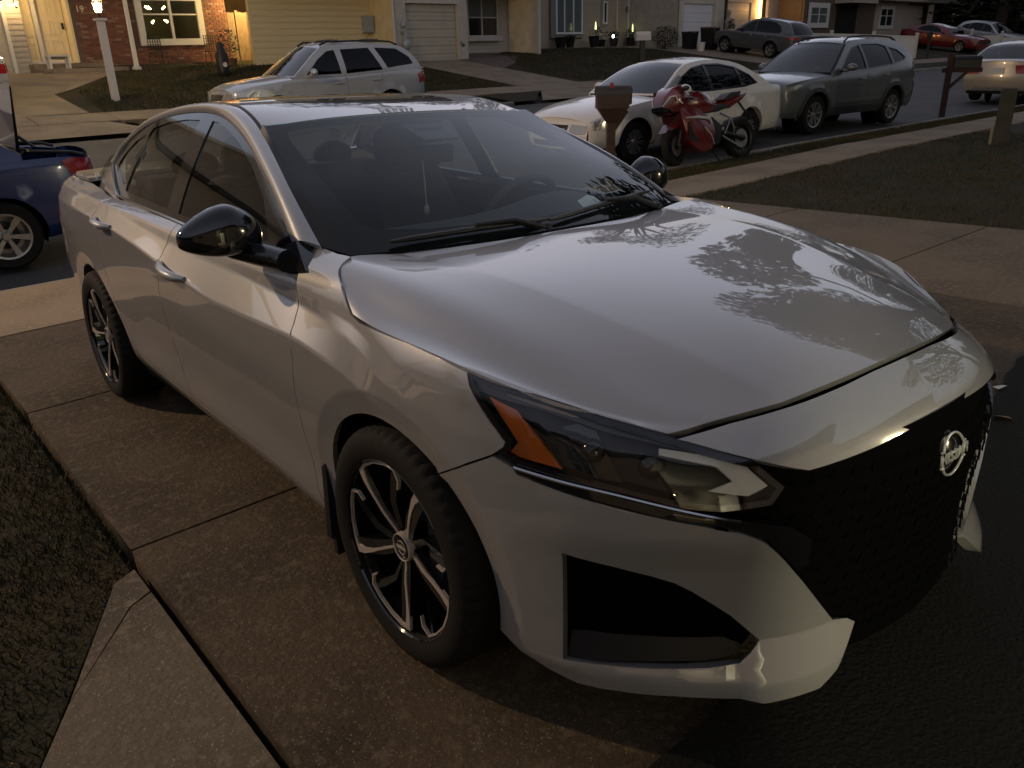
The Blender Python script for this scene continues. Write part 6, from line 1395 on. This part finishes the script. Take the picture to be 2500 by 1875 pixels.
# ---- red coupe and the cars at the far end
RC = dict(PS); RC.update(W=.96, R=.35, wb=2.95, paint=M_REDP, strip=.5, sunroof=None, st=[(.95, .80, .80, .74), (.5, .92, .93, .86), (-.3, .955, .98, .92), (-1.5, .96, 1.0, .96), (-2.9, .96, 1.06, 1.0), (-3.7, .93, 1.08, 1.02), (-4.05, .85, 1.02, .97)], A=(-.85, .99), B=(-1.75, 1.38), bc=[(-2.2, 1.435)], C=(-2.7, 1.39), cd=[(-3.2, 1.22)], D=(-3.6, 1.06), yr=.60, wins=[[(-1.2, 1.02), (-1.55, 1.2), (-1.85, 1.32), (-2.3, 1.36), (-2.7, 1.30), (-3.0, 1.10), (-2.6, 1.04)]], doors=[[(-.9, None), (-.92, .4), (-2.1, .4), (-2.2, .6), (-2.2, None)]], wheel=wh(.35, .24, 5, 1),
 face=[('grille', M_SBLK, [(-.9, .66), (.9, .66), (.9, .90), (-.9, .90)], .012, False, True), ('tail_lamp', M_RED, [(-.9, .7), (.9, .7), (.9, .9), (-.9, .9)], .012, False, False)], sidebits=[])
_s3 = math.atan((terrain(-25, 54) - terrain(-22, 54)) / 3.0)
car('red_coupe', 'red muscle coupe standing nose out behind the vinyl fence', (-22.4, 54.3, terrain(-22.4, 54) + .02), -.08, RC, pitch=_s3)
car('grey_far_suv', 'pale grey SUV behind the low white fence at the far right', (-22.4, 60.6, terrain(-22.4, 60) - .05), -.15, dict(RV, paint=M_SILV2, rails=False), pitch=_s3)
car('far_saloon', 'grey saloon just above the roof of the champagne saloon at the far right', (-11.6, 38.6, terrain(-11, 36) - .05), -hp - .1, dict(PS, paint=M_DGREY, sunroof=None))
t = thing('low_white_fence', 'low white vinyl fence in front of the pale grey SUV', 'fence')
VG = [(-23.2, 56.6), (-21.6, 57.2), (-20.0, 57.8)]
for i, (x, y) in enumerate(VG):
    g = terrain(x, y); b = MB(); b.box((x, y, g + .6), (.13, .13, 1.2)); b.box((x, y, g + 1.24), (.17, .17, .08), top=.3); b.build('fence_post', M_PVC, t, 0)
    if i:
        xa, ya = VG[i - 1]; b = MB(); a = math.atan2(y - ya, x - xa); b.box(((x + xa) / 2, (y + ya) / 2, g + .78), (math.hypot(x - xa, y - ya), .05, .5), a); b.build('fence_panel', M_PVC, t, 0)

# ================= motorcycle, mailboxes, bins and small things =================
M_MRED = mat('motorcycle_red', (.11, .008, .009), .25, .1, 1.0); M_MWHT = mat('motorcycle_white', (.42, .40, .38), .35, 0, .6); M_SEATB = mat('seat_vinyl', (.012, .012, .012), .6); M_FRAME = mat('dark_engine_metal', (.02, .02, .02), .4, .6); M_SILM = mat('bare_aluminium', (.30, .29, .27), .35, .9)
M_SCR = glass('wind_screen', (.35, .36, .36), .05, .03)
MO = thing('motorcycle', 'red and white sport motorcycle on its side stand on the grass verge', 'motorcycle', (-6.42, 7.92, terrain(-6.4, 7.9) - .01)); MO.rotation_euler = (math.radians(9), 0, math.atan2(7.92 - 9.22, -6.42 + 6.30))
# local: x forward, front axle x=0, rear x=-1.40
def mwheel(x, R, wd, steer=0):
    r = bpy.data.objects.new('wheel', None); COL.objects.link(r); r.parent = MO; r.location = (x, 0, R); r.rotation_euler = (0, 0, steer)
    b = MB(); b.lathe([(R - .085, -wd * .42), (R - .05, -wd * .5), (R - .012, -wd * .32), (R, 0), (R - .012, wd * .32), (R - .05, wd * .5), (R - .085, wd * .42)], 40, axis='Y'); b.build('tyre', M_TYRE, r, 50)
    b = MB(); b.lathe([(R - .08, -wd * .4), (R - .10, -wd * .35), (R - .11, 0), (R - .10, wd * .35), (R - .08, wd * .4)], 36, axis='Y'); rm = b.build('rim', M_FRAME, r, 50)
    for k in range(6):
        a = k * 1.0472; b = MB(); b.tube([(.03 * math.cos(a), 0, .03 * math.sin(a)), ((R - .1) * math.cos(a + .12), 0, (R - .1) * math.sin(a + .12))], .013, 6); b.build('spoke', M_FRAME, rm)
    b = MB(); b.lathe([(.06, -.055), (.14, -.055), (.14, -.048), (.06, -.048)], 28, axis='Y'); b.lathe([(.06, .055), (.14, .055), (.14, .048), (.06, .048)], 28, axis='Y'); b.build('brake_disc', M_SILM, r, 30)
    return r
mwheel(0, .30, .12, .28); mwheel(-1.40, .31, .17)
def mpart(nm, m_, f, nu=14, nv=10, both_=False, sm=50):
    b = MB(); b.sheet(f, nu, nv); return b.build(nm, m_, MO, sm, recalc=False)
def slab_(nm, m_, poly, w, bulge=.0, y0=0.0, taper=None):
    """side profile (x,z) given thickness: two curved cheeks joined round the edge"""
    b = MB(); n = len(poly); cx = sum(p[0] for p in poly) / n; cz = sum(p[1] for p in poly) / n
    wf = taper or (lambda x, z: w)
    for s in (-1, 1):
        k = len(b.v); b.add([(x, s * (wf(x, z) * .5) + y0, z) for x, z in poly] + [(cx + (x - cx) * .6, s * (wf(x, z) * .5 + bulge * .8) + y0, cz + (z - cz) * .6) for x, z in poly] + [(cx, s * (wf(cx, cz) * .5 + bulge) + y0, cz)], [(i, (i + 1) % n, n + (i + 1) % n, n + i) for i in range(n)] + [(n + i, n + (i + 1) % n, 2 * n) for i in range(n)])
    m0 = 2 * n + 1; b.f += [(i, (i + 1) % n, m0 + (i + 1) % n, m0 + i) for i in range(n)]; b.m += [0] * n
    return b.build(nm, m_, MO, 40)
slab_('nose_fairing', M_MRED, [(.16, .74), (.27, .86), (.22, .99), (.10, 1.10), (-.04, 1.14), (-.16, 1.04), (-.20, .90), (-.08, .80)], .30, .05, 0, lambda x, z: .36 - max(0, x) * .75)
slab_('headlight_panel', M_GBLK, [(.27, .80), (.285, .86), (.15, .82), (-.02, .76), (.04, .72)], .22, .06)
b = MB(); b.sheet(lambda u, v: (.10 - .26 * v, (2 * u - 1) * (.12 - .02 * v) , 1.10 + .19 * v - .07 * (2 * u - 1) ** 2), 12, 8); b.build('wind_screen', M_SCR, MO, 60, recalc=False)
for s in (-1, 1):
    b = MB(); pts = [(.265, s * .05, .82), (.24, s * .13, .90), (.17, s * .185, .985), (.09, s * .20, .99), (.07, s * .215, .93), (-.02, s * .22, .88)]; b.tube(pts, .012, 5); b.build('white_stripe', M_MWHT, MO)
slab_('side_fairing', M_MRED, [(.02, .78), (-.10, .88), (-.34, .80), (-.62, .62), (-.68, .45), (-.60, .22), (-.40, .17), (-.20, .30), (-.06, .52)], .40, .04)
for s in (-1, 1):
    b = MB(); b.tube([(-.05, s * .235, .68), (-.3, s * .25, .675), (-.52, s * .245, .64), (-.58, s * .235, .56)], [.008, .022, .022, .012], 6); b.tube([(-.42, s * .25, .52), (-.56, s * .235, .40), (-.62, s * .225, .27)], [.012, .008, .004], 5); b.build('white_flash', M_MWHT, MO)
    b = MB(); b.sheet(lambda u, v: (-.10 - .30 * u, s * .232, .62 - .26 * v - .04 * u), 2, 2); b.build('vent', M_SBLK, MO, 0, recalc=False)
slab_('fuel_tank', M_MRED, [(-.22, .86), (-.28, 1.0), (-.42, 1.045), (-.60, 1.0), (-.78, .84), (-.74, .74), (-.40, .72)], .24, .07)
b = MB(); b.lathe([(0, .02), (.04, .02), (.045, 0)], 12); o = b.build('fuel_cap', M_SILM, MO); o.location = (-.42, 0, 1.045)
slab_('seat', M_SEATB, [(-.68, .82), (-.82, .83), (-1.02, .84), (-1.06, .78), (-.84, .73), (-.70, .74)], .24, .02)
slab_('pillion_seat', M_SEATB, [(-1.00, .90), (-1.16, .99), (-1.38, 1.0), (-1.36, .94), (-1.12, .88)], .20, .02)
slab_('tail_fairing', M_MRED, [(-.92, .80), (-1.06, .89), (-1.36, .955), (-1.52, .97), (-1.40, .88), (-1.10, .76)], .20, .03)
b = MB(); b.tube([(-1.35, -.10, .90), (-1.52, -.06, .965)], [.018, .010], 6); b.tube([(-1.35, .10, .90), (-1.52, .06, .965)], [.018, .010], 6); b.build('tail_trim', M_MWHT, MO)
b = MB(); b.tube([(-1.40, 0, .88), (-1.58, 0, .70), (-1.60, 0, .60)], .018, 6); b.box((-1.60, 0, .62), (.02, .16, .10)); b.build('plate_bracket', M_SBLK, MO)
slab_('front_mudguard', M_MRED, [(.22, .50), (.10, .62), (-.12, .63), (-.26, .52), (-.14, .55), (.06, .56)], .15, .01)
b = MB()
for s in (-1, 1): b.tube([(.0, s * .09, .30), (-.10, s * .10, .60), (-.20, s * .10, .92)], [.026, .028, .026], 8)
b.build('fork', M_FRAME, MO)
b = MB(); b.tube([(-.12, -.34, .93), (-.18, -.2, .95), (-.20, 0, .95), (-.18, .2, .95), (-.12, .34, .93)], .014, 8); 
for s in (-1, 1): b.tube([(-.14, s * .25, .935), (-.10, s * .36, .925)], .02, 8); b.tube([(-.06, s * .24, .95), (-.03, s * .36, .93)], .007, 5)
b.build('handlebar', M_SBLK, MO)
for s in (-1, 1): b = MB(); b.tube([(.05, s * .16, 1.02), (.0, s * .24, 1.06)], .010, 6); b.ball((-.02, s * .29, 1.075), (.035, .075, .035), 12, 8); b.build('mirror', M_SBLK, MO)
slab_('engine', M_FRAME, [(-.30, .66), (-.66, .66), (-.86, .52), (-.80, .28), (-.50, .20), (-.32, .34)], .34, .02)
b = MB()
for s in (-1, 1): b.tube([(-.78, s * .13, .46), (-1.1, s * .12, .38), (-1.40, s * .11, .31)], [.04, .03, .035], 8)
b.build('swing_arm', M_FRAME, MO); b = MB(); b.tube([(-.5, -.14, .22), (-.95, -.17, .26), (-1.1, -.17, .34), (-1.42, -.18, .50)], [.03, .035, .05, .055], 10); b.build('exhaust', M_SILM, MO)
b = MB(); b.tube([(-.86, .15, .70), (-1.06, .16, .62), (-1.14, .15, .46)], .014, 6); b.tube([(-1.06, .16, .62), (-.92, .16, .40)], .012, 6); b.tube([(-.86, .16, .38), (-1.0, .17, .30), (-1.2, .17, .20)], .016, 6); b.build('foot_peg_plate', M_SILM, MO)
b = MB(); b.tube([(-.62, .12, .25), (-.66, .27, .02), (-.70, .30, -.02)], .014, 6); b.build('side_stand', M_FRAME, MO)
slab_('rear_hugger', M_SBLK, [(-1.08, .50), (-1.20, .60), (-1.42, .64), (-1.58, .56), (-1.40, .60), (-1.22, .55)], .16, .0)
# ---- mailboxes
M_MBR = mat('brown_plastic', (.050, .024, .011), .5, noise=[(8, (.038, .018, .008), .4, .6, 3)]); M_MBT = mat('dark_brown_lid', (.035, .024, .018), .5); M_REDW = mat('red_stained_wood', (.034, .009, .007), .8, noise=[(6, (.024, .007, .005), .4, .65, 5)]); M_OLDW = mat('old_grey_timber', (.032, .028, .020), .9, noise=[(5, (.018, .016, .012), .4, .65, 6)], bump=(25, .5, .006))
def mailbox_arch(par, L, w, h, z, body, lid, ax=0.0, door=M_SBLK, x0=None):
    x0 = -L / 2 if x0 is None else x0
    prof = [(-w / 2, 0), (w / 2, 0), (w / 2, h * .55)] + [(w / 2 * math.cos(a), h * .55 + h * .45 * math.sin(a)) for a in [math.pi * i / 10 for i in range(1, 10)]] + [(-w / 2, h * .55)]
    b = MB(); b.prism([(x0, y, z + q) for y, q in prof], (L, 0, 0)); o = b.build('box', body, par, 40)
    pr2 = [(w / 2 + .008, h * .50)] + [((w / 2 + .008) * math.cos(a), h * .55 + (h * .45 + .008) * math.sin(a)) for a in [math.pi * i / 10 for i in range(0, 11)]] + [(-w / 2 - .008, h * .50)]
    n = len(pr2); b = MB(); b.add([(x0 - .01, y, z + q) for y, q in pr2] + [(x0 + L + .01, y, z + q) for y, q in pr2], [(i, i + 1, n + i + 1, n + i) for i in range(n - 1)]); b.build('lid', lid, par, 50)
    b = MB(); b.prism([(x0 + L, y * .94, z + .01 + q * .94) for y, q in prof], (.02, 0, 0)); d = b.build('box_door', door, par, 40)
    b = MB(); b.ball((x0 + L + .03, 0, z + h * .75), .018, 8, 6); b.build('knob', door, d)
    return o
t = thing('brown_mailbox', 'brown moulded mailbox on a square post in front of the white saloon', 'mailbox', (-6.78, 6.93, terrain(-6.78, 6.93) - .02), math.radians(140.9 - 5 - 90 + 8))
b = MB(); b.box((0, 0, .40), (.115, .115, .80)); b.build('post', M_MBR, t, 0); b = MB(); b.box((0, 0, .14), (.17, .17, .28), top=.96); b.box((0, 0, .29), (.14, .14, .03)); b.build('post_base', M_MBR, t, 0)
b = MB(); b.add([(-.06, -.06, .70), (.06, -.06, .70), (.06, .06, .70), (-.06, .06, .70), (-.20, -.115, .90), (.22, -.115, .90), (.22, .115, .90), (-.20, .115, .90)], [(0, 1, 5, 4), (1, 2, 6, 5), (2, 3, 7, 6), (3, 0, 4, 7)]); b.box((.01, 0, .92), (.44, .24, .045)); b.box((.01, 0, .80), (.20, .15, .03)); b.build('bracket', M_MBR, t, 0)
b = MB(); b.tube([(.05, 0, .62), (.22, 0, .86)], .04, 4); b.build('brace', M_MBR, t, 0)
mailbox_arch(t, .46, .21, .25, .94, M_MBR, M_MBT, x0=-.21)
b = MB(); b.box((-.02, -.118, 1.20), (.05, .012, .07)); b.build('flag', mat('red_flag', (.30, .02, .02), .5), t, 0)
t = thing('black_mailbox', 'black mailbox on a red stained timber post with a diagonal brace, right side', 'mailbox', (-7.15, 18.0, terrain(-7.15, 18) - .05), math.radians(35))
b = MB(); b.box((0, 0, .66), (.115, .115, 1.32)); b.build('post', M_REDW, t, 0); b = MB(); b.box((.26, 0, .98), (.80, .09, .09)); b.build('arm', M_REDW, t, 0); b = MB(); b.tube([(.05, 0, .62), (.36, 0, .94)], .05, 4); b.build('brace', M_REDW, t, 0)
mailbox_arch(t, .52, .20, .24, 1.03, M_BLKM, M_BLKM, x0=.07)
t = thing('timber_post', 'short weathered timber post standing on the lawn at the right edge', 'post', (-3.62, 12.12, terrain(-3.62, 12.12) - .05), .4)
b = MB(); b.box((0, 0, .42), (.21, .19, .84)); b.build('post', M_OLDW, t, 0); b = MB(); b.box((.0, .135, .26), (.15, .07, .50)); b.build('side_block', M_OLDW, t, 0); b = MB(); b.box((-.13, -.02, .14), (.04, .12, .30)); b.build('pale_stake', mat('pale_wood', (.16, .13, .09), .8), t, 0)
t = thing('small_mailbox', 'pale mailbox on a short post on the lawn of the tan house', 'mailbox', (-24.17, 26.88, terrain(-24.17, 26.88) - .05), math.radians(60))
b = MB(); b.box((0, 0, .45), (.2, .2, .9)); b.build('post', M_MBT, t, 0); mailbox_arch(t, .62, .30, .34, .90, M_PVC, M_PVC, door=M_PVC)
t = thing('dark_mailbox', 'dark mailbox on a thin post by the far kerb in front of the red coupe', 'mailbox', (-20.92, 46.17, terrain(-20.92, 46.2) - .05), math.radians(120))
b = MB(); b.box((0, 0, .55), (.12, .12, 1.1)); b.build('post', M_BLKM, t, 0); mailbox_arch(t, .6, .25, .3, 1.1, M_BLKM, M_BLKM)
t = thing('utility_pedestal', 'pale green utility pedestal on the grass behind the silver SUV', 'utility box', (-21.43, 13.46, terrain(-21.4, 13.5) - .03), .1)
b = MB(); b.box((0, 0, .24), (.26, .24, .48), top=.94); b.box((0, 0, .5), (.28, .26, .05), top=.9); b.build('cabinet', mat('pale_green_plastic', (.26, .27, .21), .6), t, 0)
def bin_(x, y, h, w, label, m_=None):
    t = thing('wheelie_bin', label, 'bin', (x, y, terrain(x, y)), math.radians(97))
    b = MB(); b.box((0, 0, h * .46), (w * .8, w * .85, h * .92), top=1.22); b.build('body', M_BLKM, t, 0); b = MB(); b.box((0, 0, h * .95), (w * 1.08, w * 1.12, .07), top=.9); b.build('lid', m_ or M_BLKM, t, 0)
    for s in (-1, 1): b = MB(); b.lathe([(0, -.03), (.11, -.03), (.11, .03), (0, .03)], 14, axis='X'); o = b.build('wheel', M_BLKM, t, 40); o.location = (s * w * .3, w * .35, .11)
bin_(-27.6, 35.9, 1.12, .72, 'tall black wheelie bin with a reddish lid in front of the white garage door', mat('dull_red_lid', (.12, .04, .04), .6)); bin_(-28.1, 34.9, .85, .62, 'lower black bin between the bush and the tall wheelie bin')
t = thing('white_bucket', 'white plastic bucket standing on the ground in front of the black bins', 'bucket', (-27.0, 34.45, terrain(-27, 34.45)))
b = MB(); b.lathe([(0, 0), (.17, 0), (.20, .40), (.215, .40), (.215, .43), (.18, .43), (.17, .05)], 20); b.build('pail', M_PVC, t, 40); b = MB(); b.tube([(.21 * math.cos(a), .06, .38 - .16 * math.sin(a)) for a in [math.pi * i / 8 for i in range(9)]], .008, 5); b.build('bail', M_MET, t)
t = thing('round_bush', 'rounded brown-green bush in front of the tan house beside the bins', 'bush', (-28.4, 33.3, terrain(-28.4, 33.3)))
leafball(None, (0, 0, .55), (.72, .72, .58), 1500, .06, random.Random(11)).build('foliage', mat('bush_leaves', (.05, .042, .020), .7, noise=[(5, (.035, .034, .014), .4, .6, 2)]), t, 0, recalc=False); b = MB(); b.tube([(0, 0, 0), (0, 0, .5)], .04, 6); b.build('stem', M_BARK, t)
def planter(d, px, w, h, label, plant=0, lit=False, seed=1, mm=None):
    pass
H3M = Matrix.Translation((-31.63, 27.51, 0)) @ Matrix.Rotation(math.radians(97.4), 4, 'Z')
def pot(s, y, w, h, label, fol=0.0, solar=None, seed=1):
    p = H3M @ Vector((s, y, 0)); t = thing('plant_pot', label, 'plant pot', (p.x, p.y, 1.46))
    b = MB(); b.lathe([(0, 0), (w * .36, 0), (w * .5, h * .9), (w * .53, h), (w * .46, h), (w * .42, h * .9), (0, h * .88)], 18); b.build('pot', M_BLKM, t, 40)
    if fol: leafball(None, (0, 0, h + fol * .5), (w * .6, w * .6, fol * .6), 160, .07, random.Random(seed)).build('foliage', M_LEAF, t, 0, recalc=False)
    if solar:
        st_ = thing('solar_light', label.replace('pot', 'pot').split(' ')[0] + ' solar stake light glowing ' + solar, 'garden light', (p.x + .06, p.y + .04, 1.46 + h)); b = MB(); b.tube([(0, 0, -.05), (0, 0, .42)], .010, 5); b.build('stake', M_BLKM, st_); b = MB(); b.lathe([(.0, .30), (.035, .33), (.03, .42), (.008, .66), (0, .70)], 8); b.build('glowing_tube', mat('solar_glow', (.8, 1, .3), .5, emit=((.75, .85, .25), 1.3)), st_)
pot(1.0, -.6, .62, .5, 'wide dark pot at the left end under the tall three-pane window', .0, None, 1); pot(1.75, -.6, .5, .45, 'second dark pot under the three-pane window', .12, None, 2); pot(3.35, -.9, .58, .52, 'dark pot with a green stake light right of the three-pane window', .0, 'yellow-green right of the three-pane window', 3)
pot(4.4, -.5, .62, .35, 'planter of bushy dark green plant between the window and the slim window', .6, None, 4); pot(5.6, -.5, .5, .40, 'small leafy pot below the slim window', .35, None, 5); pot(7.2, -.5, .55, .42, 'pot with wiry stems left of the white front door', .45, 'beside the white front door', 6); pot(9.9, -.7, .55, .75, 'tall dark planter right of the white front door', .1, 'right of the white front door', 7)
t = thing('path_light', 'small bright white garden light in front of the slim window', 'garden light', H3M @ Vector((5.0, -.9, 1.46))); b = MB(); b.tube([(0, 0, 0), (0, 0, .45)], .012, 5); b.build('stake', M_BLKM, t); b = MB(); b.ball((0, 0, .5), (.05, .05, .08), 10, 8); b.build('globe', mat('white_glow', (1, 1, 1), .5, emit=((1, .98, .9), 6)), t)
H4M = Matrix.Translation((-29.36, 35.86, 0)) @ Matrix.Rotation(math.radians(97.4), 4, 'Z')
t = thing('garden_statue', 'pale standing garden figure with greenery between the two garage doors', 'statue', H4M @ Vector((3.85, -.5, 1.35)))
b = MB(); b.lathe([(0, 0), (.28, 0), (.25, .12), (.16, .2), (.14, .5), (.2, .8), (.17, 1.1), (.22, 1.25), (.10, 1.45), (.07, 1.52), (.12, 1.62), (.12, 1.74), (.06, 1.84), (0, 1.85)], 18); b.build('figure', mat('weathered_stone', (.24, .22, .19), .9, bump=(14, .5, .02)), t, 50)
leafball(None, (.28, -.05, .9), (.22, .22, .5), 260, .08, random.Random(9)).build('foliage', M_LEAF, t, 0, recalc=False)
t = thing('fence_lamp', 'small lit lamp above the top of the cedar fence', 'lamp', _H1M @ Vector((2.36 + .0, .6, 3.10))); b = MB(); b.ball((0, 0, 0), (.05, .05, .07), 10, 8); b.build('globe', mat('fence_lamp_glow', (1, .9, .6), .5, emit=((1, .85, .5), 10)), t); plight('fence_lamp_light', tuple(_H1M @ Vector((3.2, -.9, 3.35))), 95, (1, .70, .28), .1)
# debris on the ground by the nose of the car
def scrap(x, y, s, label, m_, cat):
    t = thing('scrap' if cat != 'leaf' else 'fallen_leaf', label, cat, (x, y, terrain(x, y) + .02), random.uniform(0, 6)); b = MB(); b.add([(-s, -s * .5, 0), (s * .8, -s * .6, .01), (s, s * .5, .03), (-s * .6, s * .6, .012)], [(0, 1, 2, 3)]); b.build('flake', m_, t, 0, recalc=False)
# ---- street lamp left of the view: its warm light falls on the kerb, the blue car and the sedan's flank
t = thing('street_lamp', 'lit street lamp on a tall pole left of the blue car', 'street lamp', (-7.3, -8.2, terrain(-7.3, -8.2) - .05))
b = MB(); b.tube([(0, 0, 0), (0, 0, 6.2), (-.3, .1, 6.7), (-2.9, .5, 7.0)], [.09, .06, .05, .045], 10); b.build('pole', M_MET, t)
b = MB(); b.ball((-3.15, .62, 7.0), (.34, .20, .09), 16, 10); hd = b.build('lamp_head', M_MET, t); b = MB(); b.ball((-3.15, .62, 6.93), (.2, .13, .06), 14, 8); b.build('bulb', mat('street_bulb', (1, .7, .3), .5, emit=((1, .60, .22), 60)), hd)
plight('street_lamp_light', (-10.45, -7.58, 6.5), 850, (1, .70, .42), .12)

scrap(.36, 2.05, .03, 'small white paper scrap on the dark soil right of the sedan nose', M_PVC, 'scrap'); scrap(.50, 1.72, .045, 'dry tan leaf on the dark soil beside the sedan grille', mat('dry_leaf', (.20, .12, .05), .8), 'leaf')
